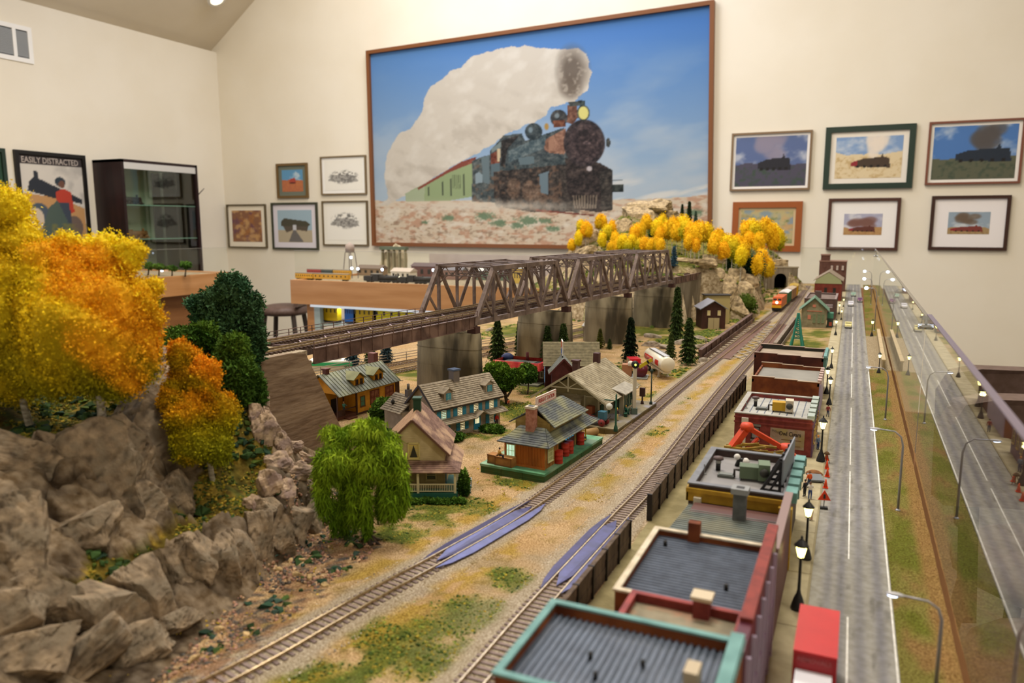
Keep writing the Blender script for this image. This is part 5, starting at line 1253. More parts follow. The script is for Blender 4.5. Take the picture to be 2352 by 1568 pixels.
# ---------------------------------------------------------------- yellow house
def yellowhouse():
    o = Pz(820, 954, 0)
    r = thing('yellow_house', 'orange-yellow house with green-grey metal roof, two dormers and a corner porch', 'house', (o.x, o.y, 0), 84)
    wall = mat('ochre_board', 'd59a2c', 'bd8220', 0.8, rough=0.7); rf = mat('grey_green_metal', '7b8070', '66695c', 0.7, rough=0.5, c3='8c9072', sc3=0.3); br = flat('4a2f22')
    L = 10.4; D = 7.5
    b = MB().m(wall); b.box(0, L, 0, D, 0.2, 4.4).box(-4.4, 0, 3.0, D, 0.2, 4.4)
    b.raw([(L, 0, 4.4), (L, D, 4.4), (L, D / 2, 7.1)], [(0, 1, 2)], False).raw([(-4.4, 0, 4.4), (-4.4, D, 4.4), (-4.4, D / 2, 7.1)], [(0, 2, 1)], False); b.obj('walls', r)
    b = MB().m(br)
    for x, y in ((0, 0), (L, 0), (-4.4, 3.0), (0, 3.0)): b.box(x - 0.12, x + 0.12, y - 0.12, y + 0.12, 0.1, 4.4)
    b.box(0, L, -0.06, 0, 0.1, 0.4).box(-4.5, L, -0.6, -0.5, 4.05, 4.25); b.obj('corner_boards', r)
    for sg in (0, 1):
        b = MB().m(rf)
        if sg == 0: battens(b, (-4.9, -0.7, 4.1), (L + 0.5, -0.7, 4.1), (L + 0.5, D / 2, 7.3), (-4.9, D / 2, 7.3), 20)
        else: battens(b, (-4.9, D + 0.6, 4.1), (L + 0.5, D + 0.6, 4.1), (L + 0.5, D / 2, 7.3), (-4.9, D / 2, 7.3), 20)
        b.obj('roof', r)
    for x in (1.3, 6.3):
        b = MB().m(wall); b.box(x - 1.3, x + 1.3, 0.5, 3, 4.9, 6.1); b.raw([(x - 1.3, 0.5, 6.1), (x + 1.3, 0.5, 6.1), (x, 0.5, 7.0)], [(0, 1, 2)], False)
        b.m(mat('moss_metal', '8f9068', '7a7c58', 0.8, rough=0.6))
        for sg in (-1, 1): b.slab([(x, 0.15, 7.15), (x, 3.8, 7.15), (x + sg * 1.65, 3.8, 6.0), (x + sg * 1.65, 0.15, 6.0)], (0, 0, 1), 0.12)
        d = b.obj('dormer', r)
        for q in (-0.55, 0.55): win(d, (x + q, 0.5, 5.6), (1, 0, 0), (0, -1, 0), 0.6, 0.9, '5a3420', M_wdark, 1, 2, 0.08)
    win(r, (1.5, 0, 2.2), (1, 0, 0), (0, -1, 0), 1.2, 1.8, '6a4a2a', mat('teal_pane', '3f7a60', rough=0.3), 1, 2, 0.12)
    for x in (4.6, 8.6):
        win(r, (x, 0, 2.4), (1, 0, 0), (0, -1, 0), 2.4, 2.4, '6a3424', mat('red_curtain', 'b0785a', '7a3a2a', 1.5, rough=0.5), 6, 2, 0.12)
    win(r, (-4.4, 5, 2.0), (0, 1, 0), (-1, 0, 0), 1.0, 1.6, '4a2f22', M_wdark, 1, 2)
    b = MB().m(flat('2b2320')); b.box(-3.0, -1.7, 2.9, 3.0, 0.6, 3.0); b.obj('door', r)
    b = MB().m(flat('5a3424')); b.box(-4.6, 0, 0, 3, 0, 0.6).box(-3.2, -1.2, -1.2, 0, 0, 0.3); b.obj('porch_floor', r)
    b = MB().m(br); b.box(-4.5, -4.3, 0.1, 0.3, 0.6, 4.1).box(-4.5, 0, 0.1, 0.25, 1.5, 1.65)
    for k in range(9): b.box(-4.4 + k * 0.2, -4.3 + k * 0.2, 0.12, 0.22, 0.6, 1.5)
    b.obj('porch_post', r)
    b = MB().m(flat('6a3a34')); b.box(-3.4, -2.6, D / 2 - 0.3, D / 2 + 0.5, 6.9, 8.0).box(-3.55, -2.45, D / 2 - 0.45, D / 2 + 0.65, 8, 8.25); b.obj('chimney', r)
    b = MB().m(flat('7a4a44')); b.box(9.0, 10.2, D / 2, D / 2 + 1.4, 6.6, 9.0); b.obj('chimney', r)
    b = MB().m(br); b.box(L, L + 2.8, 1.4, 1.6, 0, 3.4).box(L + 2.6, L + 2.8, 4, 4.2, 0, 3.4).m(rf).slab([(L, 0.8, 4.1), (L + 3.2, 0.8, 3.4), (L + 3.2, 5, 3.4), (L, 5, 4.1)], (0, 0, 1), 0.12); b.obj('side_porch', r)
yellowhouse()
# ---------------------------------------------------------------- small freight station on a green platform
def freight():
    o = Pz(1250, 1111, 0)
    r = thing('freight_station', 'small orange board station with stacked grey roofs and brick chimney', 'building', (o.x, o.y, 1.2), -4.5)
    org = mat('orange_board', 'bd6d2a', 'a05a22', 1.0, rough=0.7, stretch=(1, 1, 0.2)); olive = mat('olive_clapboard', 'a08a4e', '86713c', 1, rough=0.8); rf = mat('slate_shingle', '5c615c', '41454a', 1.5, rough=0.7, c3='7a7a5c', sc3=0.3)
    b = MB().m(org); b.box(-6.6, -0.8, 1.6, 5.8, 0, 3.1); 
    for k in range(14): x = -6.6 + (k + 0.5) * 5.8 / 14; b.box(x - 0.05, x + 0.05, 1.52, 1.6, 0, 3.1)
    for k in range(10): y = 1.6 + (k + 0.5) * 4.2 / 10; b.m(olive if k else olive).box(-0.8, -0.72, y - 0.04, y + 0.04, 0, 3.1)
    b.m(org).box(-6.7, -0.7, 1.45, 1.6, 0, 0.25); b.obj('office_walls', r)
    b = MB().m(olive); b.box(-6.6, -1.9, 5.8, 15.6, 0, 3.4); clapx(b, -1.9, 5.8, 15.6, 0.1, 3.4, 14); b.obj('freight_room_walls', r)
    win(r, (-5.6, 1.55, 1.9), (1, 0, 0), (0, -1, 0), 1.3, 1.7, 'd8f0c8', M_wgrn, 3, 2, 0.1)
    win(r, (-0.75, 3.2, 1.7), (0, 1, 0), (1, 0, 0), 1.5, 1.9, 'd0d4a0', mat('dim_pane', '8a8a58', rough=0.3, emit=0.1), 4, 3, 0.1)
    win(r, (-1.85, 6.8, 2.0), (0, 1, 0), (1, 0, 0), 1.0, 2.0, 'd8f0c8', M_wgrn, 2, 3, 0.1)
    b = MB().m(flat('4a2a22')); b.box(-1.9, -1.75, 9.6, 13.0, 0, 2.9); d = b.obj('freight_door', r, label='dark brown sliding door')
    b = MB().m(M_wcyan)
    for k in range(4): b.box(-1.76, -1.7, 9.9 + k * 0.75, 10.35 + k * 0.75, 1.7, 2.6)
    b.obj('door_light', d)
    # lower curved roof
    b = MB().m(rf); E = (-7.3, 0.1, 0.9, 17.6); I = (-5.6, -2.0, 4.2, 15.4); ze, zi = 3.0, 4.6
    def cor(q, z): return [(q[0], q[2], z), (q[1], q[2], z), (q[1], q[3], z), (q[0], q[3], z)]
    a, mid, c = cor(E, ze), [(x * 0.5 + x2 * 0.5, y * 0.5 + y2 * 0.5, ze * 0.62 + zi * 0.38) for (x, y, _), (x2, y2, _) in zip(cor(E, 0), cor(I, 0))], cor(I, zi)
    for lo, hi in ((a, mid), (mid, c)):
        for k in range(4): roofrows(b, lo[k], lo[(k + 1) % 4], hi[(k + 1) % 4], hi[k], 4, 0.1, 0.06)
    b.obj('lower_roof', r)
    b = MB().m(olive); b.box(-6.4, -1.4, 4.3, 14.6, 3.6, 5.3); b.raw([(-6.4, 4.3, 5.3), (-1.4, 4.3, 5.3), (-3.9, 4.3, 6.6)], [(0, 1, 2)], False); clap(b, -6.4, -1.4, 4.3, 3.9, 5.3, 6); b.obj('clerestory', r)
    for sg in (-1, 1):
        b = MB().m(rf); e = -3.9 + sg * 3.3
        roofrows(b, (e, 4.0, 4.85), (e, 15, 4.85), (-3.9, 13.4, 6.9), (-3.9, 5.2, 6.9), 11, 0.12, 0.06); b.obj('upper_roof', r)
    b = MB().m(mat('small_brick', 'b4806a', '96604c', 2.5, rough=0.85)); b.box(-4.4, -3.2, 3.3, 4.3, 2.6, 7.2).m(flat('c9bda6')).box(-4.5, -3.1, 3.2, 4.4, 7.2, 7.5).m(M_black).box(-4.2, -3.4, 3.5, 4.1, 7.5, 7.55); b.obj('chimney', r)
    b = MB().m(flat('e8dcd0')); b.box(-4.05, -3.9, 5.4, 11.4, 7.0, 8.3); s = b.obj('roof_sign', r, label='white sign reading FREIGHT STATION in red')
    b = MB().m(flat('c05a4a')); b.box(-3.9, -3.88, 5.5, 11.3, 7.1, 7.16).box(-3.9, -3.88, 5.5, 11.3, 8.14, 8.2).box(-3.9, -3.88, 5.5, 5.56, 7.1, 8.2).box(-3.9, -3.88, 11.24, 11.3, 7.1, 8.2); b.obj('sign_border', s)
    text('lettering', 'FREIGHT STATION', 0.82, s, (-3.87, 8.4, 7.62), (90, 0, 90), flat('b03a2c'), 0.01, sx=0.72)
    p = thing('platform', 'green-stained wooden platform under the orange freight station', 'platform', (o.x, o.y, 0), -4.5)
    b = MB().m(mat('green_boards', '5f9a72', '4a7f5c', 0.8, rough=0.7, c3='87a888', sc3=0.3)); b.box(-9.4, 0, 0, 19.4, 0.9, 1.2); b.obj('deck', p)
    gp = mat('green_plank', '35592f', '4c5a2c', 0.6, rough=0.8)
    for q in range(3):
        for k in range(3):
            b = MB().m(gp); b.box(-9.3 + k * 3.1, -6.25 + k * 3.1, 0.05, 0.25, q * 0.3, q * 0.3 + 0.27); b.obj('plank', p)
        for k in range(5):
            b = MB().m(gp); b.box(-0.25, -0.05, 0.1 + k * 3.85, 3.85 + k * 3.85, q * 0.3, q * 0.3 + 0.27); b.obj('plank', p)
    return r, p, o
FR, FP, FO = freight()
def loc(o, rz, x, y, z=0):
    a = math.radians(rz); return (o.x + x * math.cos(a) - y * math.sin(a), o.y + x * math.sin(a) + y * math.cos(a), z)
# ---------------------------------------------------------------- grey passenger station
def station():
    o = Pz(1418, 1001, 0)
    r = thing('passenger_station', 'grey board station with broad grey shingle roof, gable truss and bay window', 'building', (o.x, o.y, 1.0), -3)
    wall = mat('grey_board', '8d8568', '787055', 0.8, rough=0.8); rf = mat('weathered_shingle', '9b9076', '7c725c', 1.5, rough=0.9, c3='aaa088', sc3=0.3); tr = flat('a59d84')
    x0, x1, y0, y1 = -13.6, -4.6, 4.0, 17.5; xm = (x0 + x1) / 2
    b = MB().m(wall); b.box(x0, x1, y0, y1, 0, 3.9); b.raw([(x0, y0, 3.9), (x1, y0, 3.9), (xm, y0, 6.9), (x0, y1, 3.9), (x1, y1, 3.9), (xm, y1, 6.9)], [(0, 1, 2), (3, 5, 4)], False); clap(b, x0, x1, y0, 0.2, 3.9, 14); b.obj('walls', r)
    b = MB().m(tr)
    for x in (x0, -8.4, -7.0, x1): b.box(x - 0.14, x + 0.14, y0 - 0.14, y0, 0, 3.9)
    b.box(x0, x1, y0 - 0.12, y0, 3.6, 3.8).box(x0, x1, y0 - 0.12, y0, 0.1, 0.3); b.obj('corner_boards', r)
    for sg in (-1, 1):
        b = MB().m(rf); e = xm + sg * 6.6; ze = 7.4 - 6.6 * 0.66
        roofrows(b, (e, y0 - 2.0, ze), (e, y1 + 1.2, ze), (xm, y1 + 1.2, 7.4), (xm, y0 - 2.0, 7.4), 24, 0.12, 0.05); b.obj('roof', r)
    b = MB().m(tr)
    for sg in (-1, 1): e = xm + sg * 6.6; b.bar((e, y0 - 2.05, 3.0), (xm, y0 - 2.05, 7.35), 0.14, 0.3)
    b.bar((xm - 3.0, y0 - 2.0, 5.2), (xm + 3.0, y0 - 2.0, 5.2), 0.14, 0.16).bar((xm, y0 - 2.0, 4.6), (xm, y0 - 2.0, 7.3), 0.16, 0.2)
    for sg in (-1, 1): b.bar((xm, y0 - 2.0, 5.2), (xm + sg * 1.6, y0 - 2, 6.2), 0.12, 0.14)
    b.obj('gable_truss', r, label='pale timber truss in the gable')
    b = MB().m(tr); 
    for sg in (-1, 1): b.bar((xm + sg * 4.5, y0, 2.4), (xm + sg * 5.8, y0 - 0.1, 3.6), 0.14, 0.14)
    b.obj('eave_bracket', r)
    # door canopy and freight door
    b = MB().m(rf); roofrows(b, (-12.0, y0 - 1.4, 2.75), (-7.2, y0 - 1.4, 2.75), (-7.2, y0, 3.7), (-12.0, y0, 3.7), 5, 0.1, 0.06); b.m(flat('cfc6a4')).box(-12, -7.2, y0 - 1.45, y0 - 1.35, 2.6, 2.8); b.obj('door_canopy', r)
    b = MB().m(flat('2f5a42')); b.box(-11.4, -8.6, y0 - 0.12, y0, 0, 2.6)
    for k in range(8): b.box(-11.3 + k * 0.34, -11.05 + k * 0.34, y0 - 0.16, y0 - 0.12, 0.1, 2.5)
    b.obj('freight_door', r, label='dark green boarded door')
    b = MB().m(flat('e8c890')); b.box(-6.6, -5.4, y0 - 0.1, y0, 1.2, 2.2); b.obj('faded_poster', r)
    # track side: bay window
    b = MB().m(flat('2c4c38')); b.box(x1 + 0.02, x1 + 0.1, 4.6, 6.6, 0.2, 3.4).box(x1 + 0.02, x1 + 0.1, 7.4, 9.0, 0.2, 3.4); b.obj('side_panel', r, label='dark green panels on the platform side')
    b = MB().m(flat('b8b4a0')); b.box(x1 + 0.1, x1 + 0.2, 6.0, 7.6, 0, 2.7); b.obj('door', r, label='pale grey door')
    b = MB().m(tr); b.box(x1, x1 + 2.2, 9.4, 14.4, 0, 3.5); bay = b.obj('bay', r)
    for y in (10.2, 11.5, 12.8): win(bay, (x1 + 2.2, y + 0.2, 2.1), (0, 1, 0), (1, 0, 0), 0.8, 2.2, '2f5a42', M_wdark, 1, 2, 0.1)
    win(bay, (x1 + 1.1, 9.4, 2.1), (1, 0, 0), (0, -1, 0), 0.9, 2.2, '2f5a42', M_wdark, 1, 2, 0.1)
    b = MB().m(mat('pale_shingle', 'a8a294', '8f8a7e', 1.4, rough=0.85)); b.slab([(x1 - 0.6, 8.6, 4.5), (x1 + 2.9, 8.6, 3.4), (x1 + 2.9, 15.2, 3.4), (x1 - 0.6, 15.2, 4.5)], (0, 0, 1), 0.16); b.obj('bay_roof', r)
    b = MB().m(flat('4a2c2a')); b.box(xm - 1.7, xm - 0.7, 7.6, 8.6, 6.2, 8.6).box(xm - 1.85, xm - 0.55, 7.45, 8.75, 8.4, 8.7); b.obj('chimney', r)
    b = MB().m(flat('4a2c2a')); b.box(xm - 0.5, xm + 0.5, 14, 15, 7, 9.0); b.obj('chimney', r)
    p = thing('platform', 'brown wooden station platform edged in planks beside the track', 'platform', (o.x, o.y, 0), -3)
    b = MB().m(mat('platform_top', '857a5e', '6e644a', 0.5, rough=0.7, c3='8f90a0', sc3=0.15)); b.box(-14.5, 0, 0, 20.4, 0.8, 1.0); b.obj('deck', p)
    pm = mat('platform_plank', '6e5c34', '574826', 0.6, rough=0.8)
    for k in range(7):
        b = MB().m(pm); b.box(-14.5 + k * 2.07, -12.46 + k * 2.07, -0.02, 0.16, 0, 0.78); b.obj('plank', p)
    for k in range(9):
        b = MB().m(pm); b.box(-0.16, 0.02, k * 2.26, k * 2.26 + 2.22, 0, 0.78); b.obj('plank', p)
    return o
SO = station()
# ---------------------------------------------------------------- houses behind
def hidden():
    o = Pz(1300, 905, 0)
    r = thing('maroon_house', 'maroon house with tall grey roof half hidden behind the grey station', 'house', (-52.5, 131.5, 0), 24)
    wall = mat('maroon_board', '5c2c2c', '4a2222', 0.8, rough=0.75); rf = mat('old_shingle', '8c8468', '736b54', 1.5, rough=0.9)
    b = MB().m(wall); b.box(0, 10.4, 4.2, 9.5, 0, 5.0).box(1.2, 5.6, 0, 4.2, 0, 4.3); b.raw([(0, 4.2, 5), (0, 9.5, 5), (0, 6.9, 8.8)], [(0, 2, 1)], False); b.raw([(1.2, 0, 4.3), (5.6, 0, 4.3), (3.4, 0, 6.6)], [(0, 1, 2)], False); b.obj('walls', r)
    b = MB().m(rf); roofrows(b, (-0.4, 3.7, 4.7), (10.8, 3.7, 4.7), (10.8, 6.9, 9.0), (-0.4, 6.9, 9.0), 16, 0.1, 0.06); roofrows(b, (-0.4, 10, 4.7), (10.8, 10, 4.7), (10.8, 6.9, 9.0), (-0.4, 6.9, 9.0), 16, 0.1, 0.06); b.obj('main_roof', r)
    b = MB().m(mat('blue_grey_shingle', '7a7c74', '62655e', 1.5, rough=0.8))
    for sg in (-1, 1): roofrows(b, (3.4 + sg * 2.8, -0.5, 3.9), (3.4 + sg * 2.8, 5.5, 3.9), (3.4, 5.5, 6.9), (3.4, -0.5, 6.9), 9, 0.1, 0.06)
    b.obj('wing_roof', r)
    b = MB().m(wall)
    for sg in (-1, 1): b.bar((3.4 + sg * 2.8, -0.55, 3.85), (3.4, -0.55, 6.85), 0.12, 0.3)
    b.obj('bargeboard', r)
    b = MB().m(mat('blue_screen', '7ab4d8', '9cc8e6', 2, rough=0.4, emit=0.35)); b.box(-0.05, 0.0, 5.0, 6.6, 1.2, 4.2)
    for k in range(8): b.m(flat('5a7890')).box(-0.08, -0.05, 5.0, 6.6, 1.3 + k * 0.36, 1.42 + k * 0.36)
    b.obj('blue_shutter', r, label='glowing pale blue louvred window')
    sg_ = MB().m(flat('e6e2dc')); sg_.box(3.1, 3.3, 1.0, 4.4, 7.2, 10.0); s = sg_.obj('roof_sign', r, label='square white, orange and blue sign')
    b = MB().m(flat('cc5a2c')); b.box(3.3, 3.33, 1.2, 4.2, 8.6, 9.8).box(3.07, 3.1, 1.2, 4.2, 8.6, 9.8); b.m(flat('4a6aa8')).box(3.3, 3.33, 1.2, 4.2, 7.4, 8.4).box(3.07, 3.1, 1.2, 4.2, 7.4, 8.4); b.obj('sign_panel', s)
    b = MB().m(M_black)
    for y in (1.4, 4.0): b.box(3.1, 3.3, y, y + 0.15, 6.4, 7.3)
    b.obj('sign_leg', s)
hidden()
def diner():
    r = thing('red_roof_diner', 'small roadside building with bright red canopy band and flat dark roof', 'building', (-57.6, 139.0, 0), -2)
    b = MB().m(mat('stone_base', '8f8c7a', '77745f', 1, rough=0.8)); b.box(-10.5, 1.5, -2.5, 7, 0, 0.4); b.obj('slab', r)
    b = MB().m(mat('tan_wall', '9c8c62', '857650', 1, rough=0.8)); b.box(-9.5, -0.8, 0.2, 6.2, 0.4, 3.1); b.obj('walls', r)
    b = MB().m(mat('red_band', 'c4202a', 'a81c24', 1.2, rough=0.5, c3='d8503c', sc3=0.6))
    b.slab([(-10.5, -0.9, 2.9), (1.2, -0.9, 2.9), (0.6, -0.2, 4.2), (-9.8, -0.2, 4.2)], (0, 0.3, 0.1), 1); b.slab([(1.2, -0.9, 2.9), (1.2, 6.9, 2.9), (0.6, 6.3, 4.2), (0.6, -0.2, 4.2)], (-0.3, 0, 0.1), 1); b.slab([(-10.5, -0.9, 2.9), (-10.5, 6.9, 2.9), (-9.8, 6.3, 4.2), (-9.8, -0.2, 4.2)], (0.3, 0, 0.1), 1); b.slab([(-10.5, 6.9, 2.9), (1.2, 6.9, 2.9), (0.6, 6.3, 4.2), (-9.8, 6.3, 4.2)], (0, -0.3, 0.1), 1); b.obj('red_canopy', r, label='sloping bright red canopy band')
    b = MB().m(flat('2a3234')); b.box(-9.7, 0.5, -0.1, 6.2, 3.2, 3.6); b.m(mat('grey_roof', '6e7068', '5a5c56', 0.8, rough=0.8)).box(-8.6, -2.0, 0.6, 5.0, 3.6, 3.75); b.obj('roof_deck', r)
    b = MB().m(flat('24305a')); b.lathe([(1.2, 0), (1.3, 0.8), (0.6, 1.3), (0, 1.3)], 12, -9.2, 5.4, 3.6); b.obj('roof_vent', r, label='dark blue round roof vent')
    b = MB().m(flat('5a1c1c')); b.tube([(-4.6, 5.6, 3.4), (-4.6, 5.6, 5.4)], 0.35, 8); b.obj('stack', r)
    b = MB().m(mat('brown_board', '6a5244', '57422f', 1, rough=0.8)); b.box(-0.8, 2.2, 1.2, 4.4, 0.4, 3.0).m(flat('96643c')).slab([(-0.9, 0.6, 3.3), (2.9, 0.6, 2.9), (2.9, 4.8, 2.9), (-0.9, 4.8, 3.3)], (0, 0, 1), 0.12); b.m(flat('b8b09c')).box(2.2, 2.3, 1.2, 4.4, 0.4, 2.9); e = b.obj('entrance_porch', r)
    win(e, (0.7, 1.2, 1.9), (1, 0, 0), (0, -1, 0), 0.8, 1.4, 'e0d6c0', M_wdark, 1, 1, 0.12)
diner()
def barn():
    r = thing('brown_barn', 'narrow dark brown gabled engine house with pale door and two cream windows', 'barn', (-42.6, 236.5, 0), 24)
    b = MB().m(mat('dark_board', '48291f', '3a2018', 1, rough=0.75, stretch=(1, 1, 0.2))); b.box(0, 7.2, 0, 8, 0, 6.2); b.raw([(0, 0, 6.2), (7.2, 0, 6.2), (3.6, 0, 8.4), (0, 8, 6.2), (7.2, 8, 6.2), (3.6, 8, 8.4)], [(0, 1, 2), (3, 5, 4)], False); b.obj('walls', r)
    b = MB().m(flat('8c8c94', 0.4))
    for sg in (-1, 1): b.slab([(3.6, -0.5, 8.6), (3.6, 8.5, 8.6), (3.6 + sg * 4.3, 8.5, 6.0), (3.6 + sg * 4.3, -0.5, 6.0)], (0, 0, 1), 0.25)
    b.obj('roof', r)
    b = MB().m(flat('b0a078')); b.box(1.9, 5.3, -0.15, 0, 0, 3.4); b.m(flat('7a6a4a')).box(3.55, 3.65, -0.18, -0.15, 0, 3.4); b.obj('barn_door', r, label='pale wooden double door')
    for x in (2.0, 5.2): win(r, (x, 0, 5.0), (1, 0, 0), (0, -1, 0), 0.95, 1.5, 'd8c89c', mat('cream_pane', 'd8c890', rough=0.4), 1, 1, 0.14)
    s = thing('shed', 'olive flat-roofed shed with thin dark roof line behind the brown barn', 'shed', (-44, 249, 0), 24)
    b = MB().m(flat('b0a06a')); b.box(0, 8, 0, 4, 0, 9.2); b.obj('walls', s); b = MB().m(flat('2c2a28')); b.box(-0.3, 8.3, -0.3, 4.3, 9.2, 9.5); b.obj('roof', s)
barn()
# building with green stripe under the girder
r = thing('white_store', 'long white building with a green roof stripe under the near girder', 'building', tuple(Pz(708, 853, 0)), 24)
b = MB().m(flat('d8d4c6')); b.box(0, 9.5, 0, 4, 0, 1.3); b.obj('walls', r)
b = MB().m(flat('2fae74')); b.box(-0.2, 9.7, -0.2, 4.2, 1.3, 2.0); b.obj('fascia', r, label='green fascia band')
b = MB().m(flat('e6e2d8')); b.box(-0.1, 9.6, -0.1, 4.1, 2.0, 2.3); b.lathe([(0.9, 0), (1.0, 0.6), (0.5, 0.9), (0, 0.9)], 12, 6, 2, 2.3); b.obj('roof', r)
r = thing('red_shed', 'grey-roofed shed with red door beside the second pier', 'shed', (-68, 198, 0), 10)
b = MB().m(flat('8a8070')); b.box(0, 7, 0, 6, 0, 4); b.obj('walls', r); b = MB().m(flat('a02c26')); b.box(3.6, 6.6, -0.2, 0, 0.4, 3.6); b.obj('door', r, label='red sliding door'); b = MB().m(flat('a8a498')); b.slab([(-0.4, -0.5, 4), (7.4, -0.5, 4), (7.4, 6.5, 4.6), (-0.4, 6.5, 4.6)], (0, 0, 1), 0.3); b.obj('roof', r)
# ================================================================ row of buildings along the street
def boards(b, x0, x1, y0, y1, z, n, axis='y', w=0.05, h=0.06):
    if axis == 'y':
        for k in range(n + 1): x = x0 + (x1 - x0) * k / n; b.box(x - w, x + w, y0, y1, z, z + h)
    else:
        for k in range(n + 1): y = y0 + (y1 - y0) * k / n; b.box(x0, x1, y - w, y + w, z, z + h)
def block(name, label, x0, x1, y0, y1, zr, wall, roof, cap, ph=0.6, pt=0.45, front=None, ribs=None, fz=None, cat='building'):
    """flat-roofed building: walls, recessed roof and parapet with capping; local origin at its near left corner"""
    r = thing(name, label, cat, (x0, y0, 0)); w = x1 - x0; d = y1 - y0
    b = MB().m(wall); b.box(0, w, 0, d, 0, zr)
    for q in ((0, w, 0, pt), (0, w, d - pt, d), (0, pt, pt, d - pt), (w - pt, w, pt, d - pt)): b.box(*q, zr, zr + ph)
    b.obj('walls', r)
    b = MB().m(roof); b.box(pt, w - pt, pt, d - pt, zr, zr + 0.06)
    if ribs: b.m(mat('roof_batten', '667080', '525a68', 1, rough=0.5)); boards(b, pt, w - pt, pt, d - pt, zr + 0.06, ribs[0], ribs[1], ribs[2], ribs[3])  # battens coloured lighter, standing in for shading between rib and roof
    b.obj('roof_deck', r)
    b = MB().m(cap); z = zr + ph
    for q in ((-0.12, w + 0.12, -0.12, pt + 0.05), (-0.12, w + 0.12, d - pt - 0.05, d + 0.12), (-0.12, pt + 0.05, pt + 0.05, d - pt - 0.05), (w - pt - 0.05, w + 0.12, pt + 0.05, d - pt - 0.05)): b.box(*q, z, z + 0.14)
    b.obj('parapet_cap', r)
    return r
M_teal = mat('teal_paint', '6f9c98', '5c8884', 0.8, rough=0.6); M_brick = mat('painted_brick', '8a3d38', '6f2d2a', 1.2, rough=0.75, c3='7a3530', sc3=0.4)
M_brown = mat('brown_brick', '7a3f1c', '5e2c14', 0.7, rough=0.8, c3='874a22', sc3=0.3); M_tar = mat('blue_tar', '4f5a68', '363e4a', 0.6, rough=0.5, c3='5c6470', sc3=0.3); M_gr = mat('grey_roofing', '8f8f8c', '787877', 0.5, rough=0.6)
# nearest: teal-capped block
r = block('teal_block', 'nearest building with teal parapet and grooved blue-grey roof', -15.1, -4.25, 31.2, 39.2, 9.3, M_brown, M_tar, M_teal, 0.7, 0.26, ribs=(26, 'y', 0.07, 0.1))
for x, y in ((3.6, 4.2), (6.3, 4.6), (4.4, 2.6)):
    b = MB().m(M_black); b.tube([(x, y, 9.36), (x, y, 9.75)], 0.13, 8); b.obj('roof_vent', r)
b = MB().m(M_teal); b.box(10.2, 10.9, -4, 8.2, 9.9, 10.4); b.obj('cornice', r, label='projecting pale teal street cornice')
b = MB().m(flat('b8a88c')); b.box(8.6, 9.3, 3.4, 4.6, 9.3, 10.4); b.obj('roof_box', r)
# maroon frontage of the near row
r = thing('maroon_frontage', 'long dark maroon shop frontage with white trim along the nearest pavement', 'building', (-4.9, 39.5, 0))
b = MB().m(mat('maroon', '5c2230', '47182a', 0.6, rough=0.5)); b.box(0, 0.7, 0, 18.3, 0, 9.3); b.obj('walls', r)
b = MB().m(mat('brick_top', '8a3a30', '6f2c26', 1, rough=0.7)); b.box(0.0, 0.75, 3.2, 18.4, 9.3, 9.6); b.obj('cornice', r)
for k in range(7):
    b = MB().m(flat('b8a8c0')); b.box(0.7, 0.95, 1.0 + k * 2.45, 1.25 + k * 2.45, 0.4, 8.4); b.obj('pilaster', r)
for k in range(6): 
    win(r, (0.72, 2.4 + k * 2.45, 6.2), (0, 1, 0), (1, 0, 0), 1.2, 2.2, '7a5a78', M_wdark, 1, 2, 0.12)
    win(r, (0.72, 2.4 + k * 2.45, 2.2), (0, 1, 0), (1, 0, 0), 1.5, 2.6, '7a5a78', M_wlit if k % 2 else M_wdark, 2, 1, 0.12)
# small red-parapet roof
r = block('red_parapet_block', 'small roof with dusty red parapet and chimney, between near roofs', -12.0, -5.0, 39.8, 45.8, 7.6, M_brick, mat('dusty_roof', '9a9078', '7d7560', 0.5, rough=0.8, c3='a8846a', sc3=0.4), mat('red_cap', '9c4038', '80302c', 1, rough=0.6), 0.55, 0.22)
b = MB().m(M_brick); b.box(4.0, 5.0, 5.2, 6.1, 7.6, 8.9).m(flat('c8b89c')).box(3.85, 5.15, 5.05, 6.25, 8.9, 9.15); b.obj('chimney', r)
# long dark corrugated roof with white parapet
r = block('white_parapet_block', 'brown brick building with white parapet and dark corrugated roof', -13.3, -4.9, 45.9, 57.3, 7.4, M_brown, M_tar, mat('white_cap', 'd8ccb4', 'bcae94', 1, rough=0.7), 0.6, 0.26, ribs=(26, 'x', 0.09, 0.12))
b = MB().m(M_brown); b.box(2.6, 3.5, 10.9, 11.6, 7.4, 9.1); b.obj('chimney', r)
for x, y in ((1.2, 9.4), (6.6, 4.0)):
    b = MB().m(M_black); b.tube([(x, y, 7.46), (x, y, 7.95)], 0.15, 8); b.obj('roof_vent', r)
